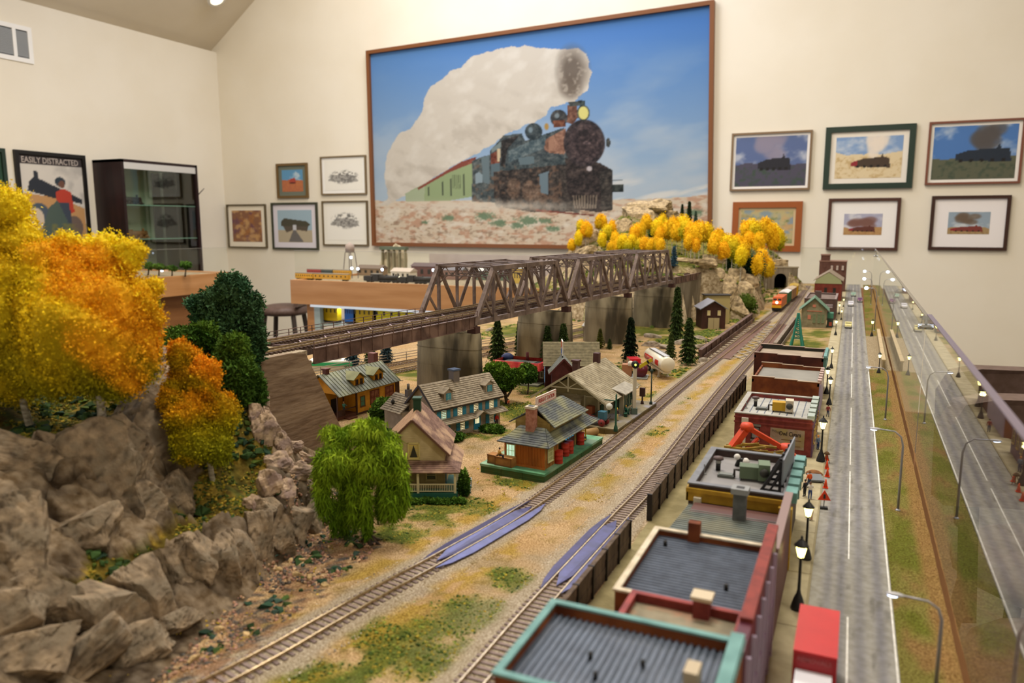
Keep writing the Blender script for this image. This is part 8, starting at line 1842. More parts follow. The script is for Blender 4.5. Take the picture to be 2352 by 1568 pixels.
# red wrecker and machinery on a grey pad
p = Pz(1452, 868, 0); r = thing('wrecker_truck', 'red breakdown truck with yellow-tipped boom beside the grey station roof', 'truck', (p.x - 1, p.y + 6, 0), 28)
b = MB().m(M_red); b.box(-1.2, 1.2, 0, 3.4, 1.0, 3.0).box(-1.1, 1.1, -2.2, 0, 1.0, 2.0); b.obj('cab', r); b = MB().m(flat('b89030')); b.box(-1.2, 1.2, -5.4, -2.3, 0.9, 1.5); b.obj('flatbed', r)
b = MB().m(M_wdark); b.box(-1.22, 1.22, 0.5, 2.6, 2.0, 2.8); b.obj('windows', r); wheels(r, (-4, 2), 1.1, 0.7)
r = thing('pump_unit', 'maroon tank and engine on a grey pad behind the semaphore', 'machinery', (p.x, p.y, 0), 10)
b = MB().m(flat('8f938e')); b.box(-2.6, 3.2, -1, 3.4, 0, 0.25); b.obj('pad', r); b = MB().m(flat('5c1c28', 0.3)); b.tube([(1.8, -0.2, 1.6), (1.8, 2.8, 1.6)], 1.3, 14); b.obj('tank', r); b = MB().m(flat('a87858')); b.box(-2.2, -0.2, 0, 2, 0.3, 2.8); b.m(flat('d8d0c0')).lathe([(0.6, 0), (0.6, 0.7), (0.3, 1)], 10, -0.4, 0.2, 2.6); b.obj('engine', r)
# train coming out of the tunnel
def bogie(r, y):
    b = MB().m(flat('1c1a1a')); b.box(-1.2, 1.2, y - 1.8, y + 1.8, 0.35, 1.0)
    for q in (-1.1, 1.1): b.tube([(-0.95, y + q, 0.5), (0.95, y + q, 0.5)], 0.5, 10)
    b.obj('bogie', r)
def onA(y): L = sat(TA, y); c, d = along(frames(TA), L); return c, math.degrees(math.atan2(-d.x, d.y))
c, a = onA(302); r = thing('diesel_locomotive', 'orange diesel locomotive with yellow nose and lit headlamp heading the train', 'model train', (c.x, c.y, 0.4), a + 180)
b = MB().m(flat('c85a24', 0.4)); b.box(-1.6, 1.6, -9, 6.5, 1.4, 4.9).slab([(-1.6, 6.5, 1.4), (-1.6, 10.2, 1.4), (-1.6, 10.2, 2.9), (-1.6, 8.9, 3.3), (-1.6, 8.2, 5.1), (-1.6, 6.5, 5.2)], (1, 0, 0), 3.2); b.obj('body', r)
b = MB().m(flat('e0a420', 0.4)); b.box(-1.62, 1.62, 8.8, 10.25, 1.35, 2.3).box(-1.65, 1.65, -9, 10, 1.3, 1.6); b.obj('nose_panel', r, label='yellow nose and sill band'); b = MB().m(M_wdark); b.box(-1.35, -0.2, 8.2, 8.75, 3.9, 4.6).box(0.2, 1.35, 8.2, 8.75, 3.9, 4.6); b.obj('windscreen', r)
b = MB().m(mat('headlamp', 'fff4c8', emit=14)); b.ball((0, 9.9, 3.3), 0.42, 8, 6); b.obj('headlamp', r); b = MB().m(M_black); b.box(-1.7, 1.7, -9.2, 10.3, 0.9, 1.3).box(-1.5, 1.5, 10, 10.6, 0.3, 1.1); b.obj('underframe', r); bogie(r, 6.5); bogie(r, -6)
def boxcar(y, lb, col, roof, L=15, h=5.2):
    c, a = onA(y); r = thing('freight_wagon', lb, 'model train', (c.x, c.y, 0.4), a); b = MB().m(flat(col, 0.6)); b.box(-1.7, 1.7, -L / 2, L / 2, 1.1, h)
    for k in range(9): y_ = -L / 2 + (k + 0.5) * L / 9; b.box(-1.76, 1.76, y_ - 0.08, y_ + 0.08, 1.1, h)
    b.obj('body', r); b = MB().m(flat(roof, 0.4)); b.gable(-1.8, 1.8, -L / 2 - 0.1, L / 2 + 0.1, h, h + 0.5, 'y'); b.obj('roof', r); b = MB().m(flat(col)); b.box(-1.82, -1.76, -1.6, 1.6, 1.2, h - 0.3).box(1.76, 1.82, -1.6, 1.6, 1.2, h - 0.3); b.obj('sliding_door', r); bogie(r, -L / 2 + 2.5); bogie(r, L / 2 - 2.5)
boxcar(321, 'dark green boxcar with white roof behind the orange engine', '2c6440', 'e4e4e4'); boxcar(338, 'tan and brown wagon third in the train', '9c7a5c', 'b8a48c'); boxcar(356, 'yellow wagon curving towards the tunnel mouth', 'c89c1c', 'b09028')
# tunnel portal
p = Pz(1797, 665); r = thing('tunnel_portal', 'grey stone tunnel portal with dark arch at the foot of the mountain', 'tunnel', (-34.0, 396.5, 0), 14)
b = MB().m(M_wallc); A = [(-8, 0), (-2.9, 0)] + [(2.9 * math.cos(t), 5.2 + 2.9 * math.sin(t)) for t in np.linspace(math.pi, 0, 11)] + [(2.9, 0), (8, 0), (8, 10.8), (-8, 10.8)]
for k in range(10):
    a0, a1 = A[2 + k], A[3 + k]; b.hexa([(a0[0], 0, a0[1]), (a1[0], 0, a1[1]), (a1[0], 1.2, a1[1]), (a0[0], 1.2, a0[1]), (a0[0], 0, 10.8), (a1[0], 0, 10.8), (a1[0], 1.2, 10.8), (a0[0], 1.2, 10.8)])
b.box(-8, -2.9, 0, 1.2, -0.3, 10.8).box(2.9, 8, 0, 1.2, -0.3, 10.8); b.obj('portal_wall', r); b = MB().m(flat('a89e88')); b.box(-8.3, 8.3, -0.3, 1.5, 10.8, 11.5); b.obj('coping', r)
b = MB().m(flat('0c0b0a', 0.9)); b.box(-3.9, -3.3, 1.2, 11, -0.2, 9).box(3.3, 3.9, 1.2, 11, -0.2, 9).box(-3.9, 3.9, 1.2, 11, 8.6, 9).box(-3.9, 3.9, 10.5, 11, -0.2, 9); b.obj('tunnel_lining', r); o = link('rock', rockmesh('rock', (14, 13, 7), 77, M_rock3, sub=2), r); o.location = Vector((0, 7.5, 11)) * S
# ================================================================ people: one skinned body each
def person(label, p, rz, pose, shirt, trousers, hat=None, hair='3a2a20', h=2.0, skin='c89878', hatcol=None):
    """joints in units of body height"""
    J = dict(pel=(0, 0, .52), che=(0, 0, .70), nk=(0, 0, .82), hd=(0, 0.01, .93), sl=(-.105, 0, .79), sr=(.105, 0, .79), el=(-.15, .0, .63), er=(.15, .0, .63), wl=(-.15, .06, .50), wr=(.15, .06, .50), gl=(-.15, .09, .45), gr=(.15, .09, .45), hl=(-.05, 0, .50), hr=(.05, 0, .50), kl=(-.06, .02, .27), kr=(.06, .02, .27), al=(-.06, 0, .04), ar=(.06, 0, .04), tl=(-.07, .09, .02), tr=(.07, .09, .02))
    J.update(pose); R = dict(pel=.085, che=.095, nk=.035, hd=.062, sl=.05, sr=.05, el=.034, er=.034, wl=.024, wr=.024, gl=.022, gr=.022, hl=.066, hr=.066, kl=.046, kr=.046, al=.032, ar=.032, tl=.026, tr=.026)
    E = [('pel', 'che', 0), ('che', 'nk', 0), ('nk', 'hd', 1), ('che', 'sl', 0), ('che', 'sr', 0), ('sl', 'el', 0), ('sr', 'er', 0), ('el', 'wl', 0), ('er', 'wr', 0), ('wl', 'gl', 1), ('wr', 'gr', 1), ('pel', 'hl', 2), ('pel', 'hr', 2), ('hl', 'kl', 2), ('hr', 'kr', 2), ('kl', 'al', 2), ('kr', 'ar', 2), ('al', 'tl', 3), ('ar', 'tr', 3)]
    K = list(J); me = bpy.data.meshes.new('b'); me.from_pydata([J[k] for k in K], [(K.index(a), K.index(c)) for a, c, _ in E], [])
    o = bpy.data.objects.new('b', me); COL.objects.link(o); m = o.modifiers.new('s', 'SKIN'); m.use_smooth_shade = True
    for i, k in enumerate(K): sv = me.skin_vertices[0].data[i]; sv.radius = (R[k], R[k]); sv.use_root = (k == 'pel')
    m2 = o.modifiers.new('u', 'SUBSURF'); m2.levels = 1; dg = bpy.context.evaluated_depsgraph_get(); ev = o.evaluated_get(dg); nm = bpy.data.meshes.new_from_object(ev); bpy.data.objects.remove(o)
    for q in (shirt, skin, trousers, '2a2220'): nm.materials.append(flat(q, 0.7))
    ed = [(Vector(J[a]), Vector(J[c]), k) for a, c, k in E]
    for f in nm.polygons:
        c = f.center; best = 9
        for a, d, k in ed:
            t = max(0, min(1, (c - a).dot(d - a) / max(1e-9, (d - a).length_squared))); q = (c - a.lerp(d, t)).length
            if q < best: best = q; f.material_index = k
        f.use_smooth = True
    nm.transform(Matrix.Scale(h * S, 4)); nm.name = 'person'
    root = link('person', nm, None, loc=tuple(p), rz=rz, label=label, cat='person')
    hd = Vector(J['hd']) * h; b = MB().m(flat(hair, 0.8)); b.ball(hd + Vector((0, -.012 * h, .028 * h)), (.068 * h, .068 * h, .06 * h), 8, 6); b.obj('hair', root)
    b = MB().m(flat('2a1a14')); b.cb(hd.x - .022 * h, hd.y + .062 * h, hd.z, .012 * h, .01 * h, .012 * h).cb(hd.x + .022 * h, hd.y + .062 * h, hd.z, .012 * h, .01 * h, .012 * h); b.obj('eyes', root)
    if hat: b = MB().m(flat(hat, 0.6)); b.lathe([(.11 * h, 0), (.11 * h, .012 * h), (.065 * h, .02 * h), (.055 * h, .075 * h), (.01 * h, .08 * h)], 10, hd.x, hd.y, hd.z + .04 * h); b.obj('hat', root)
    return root
SIT = dict(pel=(0, 0, .27), che=(0, .01, .45), nk=(0, .01, .57), hd=(0, .03, .68), sl=(-.105, 0, .54), sr=(.105, 0, .54), el=(-.14, .04, .40), er=(.14, .04, .40), wl=(-.09, .16, .34), wr=(.09, .16, .34), gl=(-.07, .2, .33), gr=(.07, .2, .33), hl=(-.05, .02, .26), hr=(.05, .02, .26), kl=(-.07, .24, .27), kr=(.07, .24, .27), al=(-.07, .26, .04), ar=(.07, .26, .04), tl=(-.07, .34, .02), tr=(.07, .34, .02))
WALK = dict(kl=(-.05, .12, .28), al=(-.05, .1, .05), tl=(-.06, .19, .03), kr=(.05, .0, .27), ar=(.05, -.12, .06), tr=(.06, -.05, .02), wl=(-.15, .0, .48), gl=(-.15, .0, .43), wr=(.15, .14, .52), gr=(.15, .19, .5))
REACH = dict(el=(-.14, .12, .68), wl=(-.1, .24, .66), gl=(-.1, .29, .67), er=(.14, .12, .66), wr=(.1, .24, .6), gr=(.1, .29, .6))
BEND = dict(che=(0, .12, .64), nk=(0, .22, .70), hd=(0, .3, .76), sl=(-.1, .17, .7), sr=(.1, .17, .7), el=(-.13, .26, .56), er=(.13, .26, .56), wl=(-.12, .36, .47), wr=(.12, .36, .47), gl=(-.12, .4, .45), gr=(.12, .4, .45))
fl = lambda x, y, z=0: loc(SO, -3, x, y, z)
PE = [('man in turquoise shirt standing on the yellow house porch', Pz(790, 950, 0.6), -120, REACH, '5aa8a0', '4a5a5c', None, 'd8b080'),
 ('man in light blue shirt and cap pushing a white wheelbarrow', Pz(868, 1204, 0), -70, BEND, '6aaed0', '2c2430', '24486c', '3a2a20'),
 ('woman with orange top sitting beside the farmhouse porch', Pz(1062, 1118, 0), -120, SIT, 'c88a5c', 'd8d0c8', None, 'c8783c'),
 ('person in red shirt standing at the corner of the colonial house', Pz(1141, 978, 0), -150, {}, 'c8342c', '3a2c2c', None, 'c8a048'),
 ('child in orange under the round green tree', Pz(1168, 935, 0), -160, WALK, 'c8603c', '5c4030', None, '2a2018'),
 ('man in mustard shirt seated on crates on the green platform', Pz(1147, 1055, 2.4), -60, SIT, 'b88a3c', '2a2c3c', None, '3a2a1c'),
 ('bending porter in brown beside the luggage cart', Pz(1393, 968, 1), 80, BEND, '8a6a4c', '3c4c3c', None, 'b08050'),
 ('girl with yellow hair and dark dress by the green clock post', Pz(1417, 966, 1), -150, {}, '3a2c34', 'd8c890', None, 'e0c040'),
 ('person in teal sitting on a bench by the bay window', Pz(1437, 952, 1), -60, SIT, '2f7a68', '245a50', None, 'd8b048'),
 ('pedestrian in dark red walking past the rust-brown building', Pz(1901, 957, 0.2), 170, WALK, '8a3430', '3c4460', None, '3a2a20'),
 ('man in pale shirt and blue trousers beside the brick building corner', Pz(1878, 1032, 0.2), -160, {}, '6a7a94', '2a3c6c', None, 'd8904c'),
 ('worker in orange vest beside the mustard building front', Pz(1858, 1120, 0.2), 10, {}, 'd8581c', '2c3c5c', None, '6a4a30'),
 ('man in white top and blue trousers by the dug-up pavement', Pz(1860, 1146, 0.2), -20, REACH, 'd8d4cc', '24407c', None, '5a4030'),
 ('man in black beside the two workers at the shop front', Pz(1848, 1140, 0.2), 30, {}, '1c1c20', '1e1e22', None, '2a2018'),
 ('person in pale pink top behind the second lantern lamp', Pz(1864, 1195, 0.2), 40, BEND, 'd8b8a4', 'c8a894', None, 'c8b090'),
 ('figure in grey standing on the path right of the barn', Pz(1690, 757, 0), 180, {}, '8a8478', '6a6458', None, '4a3a30'),
 ('figure in brown standing nearer the track beyond the barn', Pz(1707, 748, 0), 180, WALK, '6a3c2c', '4a342c', None, '3a2a20'),
 ('worker in yellow hat standing by the far creek rocks', Pz(1621, 792, 0.3), 150, {}, 'a8a48c', '6a6a5c', 'd8c840', '5a4a30')]
for lb, p, rz, po_, sh, tr_, ht, hr_ in PE: person(lb, p, rz + YAW * 57.3, po_, sh, tr_, ht, hr_, h=2.1 if 'child' not in lb else 1.5)
# ================================================================ small things about the town
def small(name, label, cat, p, rz, fn, group=None):
    b = MB(); fn(b); return b.obj(name, None, loc=tuple(p), rz=rz, label=label, cat=cat, group=group)
def f_drum(b): b.m(mat('drum_red', 'b8321e', '9c2818', 1, rough=0.5)); b.lathe([(0.55, 0), (0.58, 0.05), (0.55, 0.1), (0.55, 0.55), (0.6, 0.6), (0.55, 0.65), (0.55, 1.1), (0.6, 1.15), (0.55, 1.2), (0.55, 1.65), (0.58, 1.7), (0.5, 1.72)], 14)
for (u, v, lb) in ((1283, 1063, 'red oil drum nearest the corner of the orange office'), (1298, 1046, 'red oil drum, left of the pair on the green platform'), (1308, 1040, 'red oil drum, right of the pair on the green platform'), (1333, 1020, 'red oil drum beyond the dark brown freight door')): small('oil_drum', lb, 'drum', Pz(u, v, 1.2), 0, f_drum)
for u, v, w, lb in ((1137, 1062, 1.6, 'tan packing crate, left of two on the green platform'), (1161, 1068, 2.6, 'long tan packing crate, right of two on the green platform')):
    def f(b, w=w): b.m(mat('crate_tan', 'a8763c', '8c5f2c', 1, rough=0.8)).cb(0, 0, 0.6, w, 1.2, 1.2); b.m(flat('7a5024')).cb(0, -0.62, 1.1, w + 0.05, 0.06, 0.15).cb(0, -0.62, 0.12, w + 0.05, 0.06, 0.15).cb(-w / 2 + 0.1, -0.62, 0.6, 0.15, 0.06, 1.2).cb(w / 2 - 0.1, -0.62, 0.6, 0.15, 0.06, 1.2)
    small('packing_crate', lb, 'crate', Pz(u, v, 1.2), -8, f)
def f_truckh(b): b.m(flat('c8a020')).tube([(-0.3, 0, 0.2), (-0.3, 0.7, 2.4)], 0.09, 6).tube([(0.3, 0, 0.2), (0.3, 0.7, 2.4)], 0.09, 6).cb(0, -0.2, 0.2, 0.8, 0.6, 0.1).cb(0, 0.4, 1.3, 0.6, 0.1, 0.1); b.m(M_black).tube([(-0.45, 0.1, 0.25), (0.45, 0.1, 0.25)], 0.25, 8)
small('hand_truck', 'yellow hand truck leaning at the far end of the green platform', 'hand truck', Pz(1340, 1010, 1.2), 20, f_truckh)
def f_pipe(b): b.m(flat('9a7a4c')).tube([(-1.6, 0, 0.6), (1.6, 0, 0.6)], 0.6, 14); b.m(M_black).tube([(-1.62, 0, 0.6), (-1.55, 0, 0.6)], 0.5, 12)
small('short_pipe', 'tan pipe section lying between the two stations', 'pipe', Pz(1352, 1002, 0), 60, f_pipe)
def f_barrow(b): b.m(flat('d8d8d4')); b.slab([(-0.6, -0.5, 0.6), (0.6, -0.5, 0.6), (0.8, 0.8, 0.9), (-0.8, 0.8, 0.9)], (0, 0, 1), 0.55); b.m(flat('b8c038')).ball((0, 0.1, 1.5), (0.6, 0.6, 0.35), 8, 6); b.m(M_black).tube([(-0.12, 1.2, 0.3), (0.12, 1.2, 0.3)], 0.32, 10); b.m(flat('8a8a84')).bar((-0.4, 1.2, 0.3), (-0.5, -1.4, 1.0), 0.08).bar((0.4, 1.2, 0.3), (0.5, -1.4, 1.0), 0.08).bar((-0.4, -0.4, 0), (-0.4, -0.4, 0.7), 0.08).bar((0.4, -0.4, 0), (0.4, -0.4, 0.7), 0.08)
small('wheelbarrow', 'white wheelbarrow heaped with greenery below the willow', 'wheelbarrow', Pz(890, 1196, 0), -60 + 24, f_barrow)
small('blue_pail', 'small round blue sign on a stake under the willow', 'sign', Pz(877, 1168, 0), 24, lambda b: b.m(flat('2f86b8')).tube([(0, -0.05, 1.7), (0, 0.05, 1.7)], 0.5, 12).m(flat('3a3430')).tube([(0, 0, 0), (0, 0, 1.3)], 0.06, 6))
def f_chair(b): b.m(flat('9cb4c4')).cb(0, 0, 0.7, 1, 0.9, 0.1).cb(0, 0.45, 1.2, 1, 0.08, 1.0); [b.bar((x, y, 0), (x, y, 0.7), 0.08) for x in (-0.4, 0.4) for y in (-0.35, 0.35)]
small('lawn_chair', 'pale blue garden chair behind the seated woman', 'chair', Pz(1074, 1130, 0), -60, f_chair)
# luggage carts on the station platform
for u, v, c, lb in ((1372, 975, '3a6a80', 'luggage cart with red wheels carrying a blue box'), (1345, 962, '8a4a28', 'second luggage cart with red wheels against the station wall')):
    r = thing('luggage_cart', lb, 'cart', tuple(Pz(u, v, 1)), -10)
    b = MB().m(flat('4a4a48')); b.cb(0, 0, 1.0, 3.2, 1.3, 0.15).bar((1.6, 0, 1.0), (2.4, 0, 1.8), 0.1); b.obj('bed', r); b = MB().m(flat(c)); b.cb(0.9, 0, 1.7, 1.1, 1.1, 1.2); b.obj('box', r)
    for x in (-1.1, 1.1):
        for y in (-0.75, 0.75): b = MB().m(flat('8a3434')); b.tube([(x, y - 0.06, 0.6), (x, y + 0.06, 0.6)], 0.58, 12).m(M_black).tube([(x, y - 0.08, 0.6), (x, y + 0.08, 0.6)], 0.14, 8); b.obj('wheel', r)
r = thing('bench', 'dark green bench by the bay window of the grey station', 'bench', tuple(Pz(1439, 954, 1)), -85); b = MB().m(flat('24503c')); b.cb(0, 0, 0.52, 2.2, 0.6, 0.1).cb(0, 0.3, 0.9, 2.2, 0.08, 0.6).cb(-0.9, 0, 0.25, 0.1, 0.5, 0.5).cb(0.9, 0, 0.25, 0.1, 0.5, 0.5); b.obj('seat', r)
# masts and posts
r = thing('semaphore_signal', 'tall white signal post with black and yellow arm on the station platform', 'signal', tuple(Pz(1456, 950, 1)), 24); b = MB().m(flat('c8c0ac')); b.box(-0.28, 0.28, -0.28, 0.28, 0, 8.0); b.m(flat('5a6a60')).box(-0.5, 0.5, -0.5, 0.5, 0, 1.0); b.obj('post', r)
b = MB().m(M_black); b.tube([(0, -0.4, 8.3), (0, 0.2, 8.3)], 0.62, 12); h_ = b.obj('lamp_housing', r); b = MB().m(mat('green_lens', 'c8e860', emit=2)); b.tube([(0, -0.45, 8.3), (0, -0.4, 8.3)], 0.2, 8); b.obj('lens', h_)
b = MB().m(flat('c8b420')); b.bar((0.6, -0.3, 7.9), (2.7, -0.3, 9.2), 0.55, 0.1, up=(0, 1, 0)); a_ = b.obj('signal_arm', r, label='yellow signal arm with black band'); b = MB().m(M_black); b.bar((1.9, -0.38, 8.7), (2.15, -0.38, 8.86), 0.6, 0.06, up=(0, 1, 0)); b.obj('arm_band', a_)
r = thing('clock_post', 'dark green lamp post with hanging white clock at the platform corner', 'post', tuple(Pz(1414, 990, 1)), -5); b = MB().m(flat('24503c')); b.lathe([(0.35, 0), (0.3, 0.6), (0.16, 1), (0.13, 5.6), (0.05, 5.8)], 10).bar((0, 0, 4.7), (-1.9, 0, 4.7), 0.14); b.obj('post', r); b = MB().m(flat('dcdcd4')); b.tube([(-1.1, -0.12, 3.7), (-1.1, 0.12, 3.7)], 0.5, 14); b.obj('clock_face', r)
for u, v, vt, c, lb, nm in ((1495, 928, 850, '24342c', 'thin dark green lamp post at the far right platform corner', 'lamp_post'), (1290, 897, 846, 'c0b8a8', 'pale bent pole standing left of the grey station', 'pole'), (1475, 927, 890, '4a302c', 'brown signal cabinet on a post at the platform edge', 'signal_box'), (1448, 938, 895, '4a2c28', 'dark red gas-pump-like post beside the station bay', 'signal_box'), (904, 990, 920, '26241f', 'black lamp post in front of the dark green bush', 'lamp_post')):
    p = Pz(u, v, 1 if u > 1400 else 0); H_ = (v - vt) * dep(p) / FPX
    def f(b, nm=nm, H_=H_, c=c):
        b.m(flat(c)); b.tube([(0, 0, 0), (0, 0, H_)], 0.11 if nm != 'signal_box' else 0.14, 8).lathe([(0.3, 0), (0.25, 0.4), (0.1, 0.6)], 8)
        if nm == 'signal_box': b.cb(0, 0, H_ - 0.7, 0.9, 0.6, 1.5)
        elif nm == 'pole': b.tube([(0, 0, H_), (-0.5, 0, H_ + 0.1)], 0.16, 6)
        else: b.lathe([(0.1, H_ - 0.6), (0.3, H_ - 0.1), (0.35, H_), (0.05, H_ + 0.4)], 8)
    small(nm, lb, 'post', p, 0, f)
# road works
for u, v, lb in ((1899, 1076, 'orange traffic cone farthest up the kerb'), (1900, 1094, 'orange traffic cone, second along the kerb'), (1896, 1120, 'orange traffic cone nearest the warning sign'), (1899, 1056, 'brown debris heap on the kerb before the cones')):
    if 'cone' in lb: small('traffic_cone', lb, 'traffic cone', Pz(u, v, 0.15), 0, lambda b: b.m(flat('e04a1c')).cb(0, 0, 0.04, 0.6, 0.6, 0.08).lathe([(0.26, 0.08), (0.05, 1.1), (0.01, 1.12)], 10))
small('warning_sign', 'orange triangular road works sign on a weighted foot', 'road sign', Pz(1892, 1168, 0.15), 10, lambda b: b.m(flat('d8421c')).slab([(-0.7, 0, 1.0), (0.7, 0, 1.0), (0, 0, 2.2)], (0, 1, 0), 0.1).m(flat('2a2a2a')).slab([(-0.12, -0.03, 1.2), (0.12, -0.03, 1.2), (0.1, -0.03, 1.7), (-0.1, -0.03, 1.7)], (0, 1, 0), 0.03).bar((0, 0.05, 0.1), (0, 0.05, 1.0), 0.08).cb(0, 0, 0.12, 0.8, 0.5, 0.24))
small('spoil_heap', 'brown spoil and grey slab over the dug-up pavement', 'rubble', Pz(1870, 1090, 0.15), 0, lambda b: b.m(mat('spoil', '8a5c34', '6a4424', 2, rough=0.95, bump=0.8)).lathe([(1.1, 0), (1.0, 0.25), (0.6, 0.5), (0.2, 0.6)], 12).m(flat('6e7478')).at(0.3, -2.2, 0.1, 12).box(-0.9, 0.8, -1.3, 1.3, 0.15, 0.35))
small('site_lamp', 'small tripod site lamp standing on the kerb by the cones', 'lamp', Pz(1898, 1062, 0.15), 0, lambda b: b.m(flat('6a5034')).bar((-0.4, 0, 0), (0, 0, 1.4), 0.07).bar((0.4, 0, 0), (0, 0, 1.4), 0.07).bar((0, 0.4, 0), (0, 0, 1.4), 0.07).lathe([(0.45, 1.2), (0.2, 1.5), (0.05, 1.6)], 8))
# ================================================================ other layouts in the room
r = thing('rear_layout_table', 'maple-fronted table with trains and factories behind the truss bridge', 'table', (-213, 393, 0))
b = MB().m(M_maple); b.box(-79, 77, -53, -50, -12.5, 1.0); b.obj('front_fascia', r); b = MB().m(M_maple); b.box(-79, -76, -50, 52, -12.5, 1.0); b.obj('end_fascia', r)
b = MB().m(mat('rear_ground', '9c8c70', '7a6c54', 0.4, rough=0.9)); b.box(-76, 77, -50, 52, -4, -0.1); b.obj('table_top', r)
b = MB().m(mat('edge_glow', 'e8f4ff', emit=0.5)); b.box(-68, 77, -50, -48.5, -14.2, -12.5); b.obj('edge_strip', r, label='pale metal edge under the maple front with added glow'); b = MB().m(M_oak); b.box(-72, 76, 0, 2, -80, -12); b.obj('back_board', r)  # metal edge strip given an added glow to light the shelf below
area('shelf_fill_light', -213, 352, -15.5, 140, 3, 2.2, (0.9, 0.95, 1.0))  # added lamp that brightens the yellow models on the shelf
for z in (-25.2, -52): b = MB().m(flat('b8c4bc', 0.3)); b.box(-66, 76, -46, -6, z, z + 1.2); b.obj('glass_shelf', r)
for x in (-72, 30): b = MB().m(M_maple); b.box(x, x + 5, -48, -43, -105, -12.5); b.obj('leg', r)
b = MB().m(flat('a8b8b4', 0.3)); b.box(-67, -63, -48, -45, -105, -12.5); b.obj('metal_post', r)
for i, (x, L, c, lb) in enumerate(((-62, 13, 'e0b818', 'yellow model locomotive at the left of the shelf under the maple table'), (-46, 7, '2f6fc0', 'small blue box between the yellow models on the shelf'), (-36, 14, 'd8b41c', 'yellow model carriage beside the blue box'), (-18, 22, 'f0e010', 'bright yellow long model on the under-table shelf'), (6, 22, 'e8d018', 'yellow model engine farther right on the under-table shelf'))):
    def f(b, L=L, c=c):
        b.m(flat(c, 0.4)); b.box(-L / 2, L / 2, -2, 2, 1, 6.5); b.m(flat('2a2a2a')).box(-L / 2, L / 2, -1.8, 1.8, 0.3, 1).m(M_wdark)
        for k in range(5): b.box(-L / 2 + (k + 0.3) * L / 5, -L / 2 + (k + 0.6) * L / 5, -2.05, -2, 4, 5.4)
    o = small('shelf_model', lb, 'model train', (-213 + x, 352, -24), 0, f); o.scale = (1.1, 1, 1.55)
def carr(lb, x0, x1, y, col, roof='8a8478', h=3.6, z=0.3):
    def f(b): L = x1 - x0; b.m(flat(col, 0.5)); b.box(-L / 2, L / 2, -1.5, 1.5, 0.9, h); b.m(flat(roof)).box(-L / 2, L / 2, -1.3, 1.3, h, h + 0.5); b.m(M_wdark); [b.box(-L / 2 + (k + 0.35) * L / 8, -L / 2 + (k + 0.65) * L / 8, -1.55, -1.5, h - 1.5, h - 0.7) for k in range(8)]; b.m(M_black); [b.tube([(q, -1.2, 0.5), (q, 1.2, 0.5)], 0.5, 8) for q in (-L / 2 + 1.5, -L / 2 + 3.5, L / 2 - 3.5, L / 2 - 1.5)]
    small('passenger_carriage', lb, 'model train', ((x0 + x1) / 2, y, z), 0, f)
X_ = lambda u, v, Y: Py(u, v, Y).x
carr('yellow carriage at the left end of the rear table front', X_(682, 640, 352), X_(722, 640, 352), 352, 'd8a01c'); carr('longer yellow carriage second from the left on the rear table', X_(724, 640, 352), X_(802, 640, 352), 352, 'd49a1c')
carr('red carriage in the rear row of the rear table', X_(708, 622, 385), X_(740, 622, 385), 385, 'a8382c'); carr('dark green carriage between red and yellow ones', X_(741, 622, 385), X_(766, 622, 385), 385, '3c4840'); carr('yellow carriage in the rear row beside the water tower', X_(768, 622, 385), X_(805, 622, 385), 385, 'cc9618')
def steam(lb, u, Y, L=24):
    def f(b): b.m(flat('2a2624', 0.5)); b.tube([(-L * 0.1, 0, 2.7), (L * 0.42, 0, 2.7)], 1.3, 12).box(-L * 0.25, -L * 0.1, -1.4, 1.4, 1, 4.4).box(-L / 2, -L * 0.28, -1.4, 1.4, 1, 3.4).box(-L / 2, L * 0.45, -1.2, 1.2, 0.7, 1.3).tube([(L * 0.35, 0, 3.5), (L * 0.35, 0, 5)], 0.4, 8).ball((L * 0.1, 0, 4), 0.6, 8, 5); [b.tube([(q * L, -1.1, 0.7), (q * L, 1.1, 0.7)], 0.75, 10) for q in (-0.4, -0.3, -0.05, 0.05, 0.15, 0.3, 0.4)]; b.m(mat('headlamp', 'fff4c8', emit=14)).ball((L * 0.44, 0, 3.2), 0.35, 6, 5)
    small('steam_locomotive', lb, 'model train', (X_(u, 645, Y), Y, 0.3), 0, f)
steam('black steam locomotive left of centre on the rear table', 880, 352); steam('black steam locomotive with lit lamp near the truss bridge', 962, 352, 26); carr('black coal wagon between the two steam engines', X_(845, 645, 358), X_(868, 645, 358), 362, '2c2826')
r = thing('water_tower', 'grey-brown water tower on tall legs on the rear table', 'tower', (X_(805, 620, 410), 410, 0)); b = MB().m(flat('9c8c80')); b.lathe([(3.0, 13.9), (3.0, 18.5), (0.2, 20.5)], 14); b.obj('tank', r)
for sx in (-1, 1):
    for sy in (-1, 1): b = MB().m(flat('7a6c64')); b.bar((sx * 3.4, sy * 3.4, -0.3), (sx * 2.2, sy * 2.2, 14), 0.4); b.obj('leg', r)
r = thing('plaster_bluff', 'pale streaked plaster bluff on the rear table below the large painting', 'rock', (X_(905, 600, 432), 432, 0)); o = link('bluff_face', rockmesh('bluff_face', (30, 12, 44), 333, mat('pale_bluff', 'd8ccae', 'b8a88a', 0.3, rough=0.9, attr='col', stretch=(1, 1, 0.2)), sub=3, boxy=5), r); b = MB().m(flat('5a6450')); b.box(-6, 14, -8, -4, 15.5, 17.5); b.obj('trestle_deck', r)
for k in range(5): b = MB().m(flat('8c8468')); b.box(-5 + k * 4.4, -4.2 + k * 4.4, -7.5, -5, 0, 15.5); b.obj('trestle_leg', r)
r = thing('backdrop_board', 'grey-lilac backdrop board standing behind the rear table under the painting', 'board', (X_(1130, 600, 444), 446, 0)); b = MB().m(mat('lilac_board', 'b4a8a4', 'a89c98', 0.1, rough=0.8)); b.box(-48, 48, 0, 1, -0.5, 12.5); b.obj('board', r)
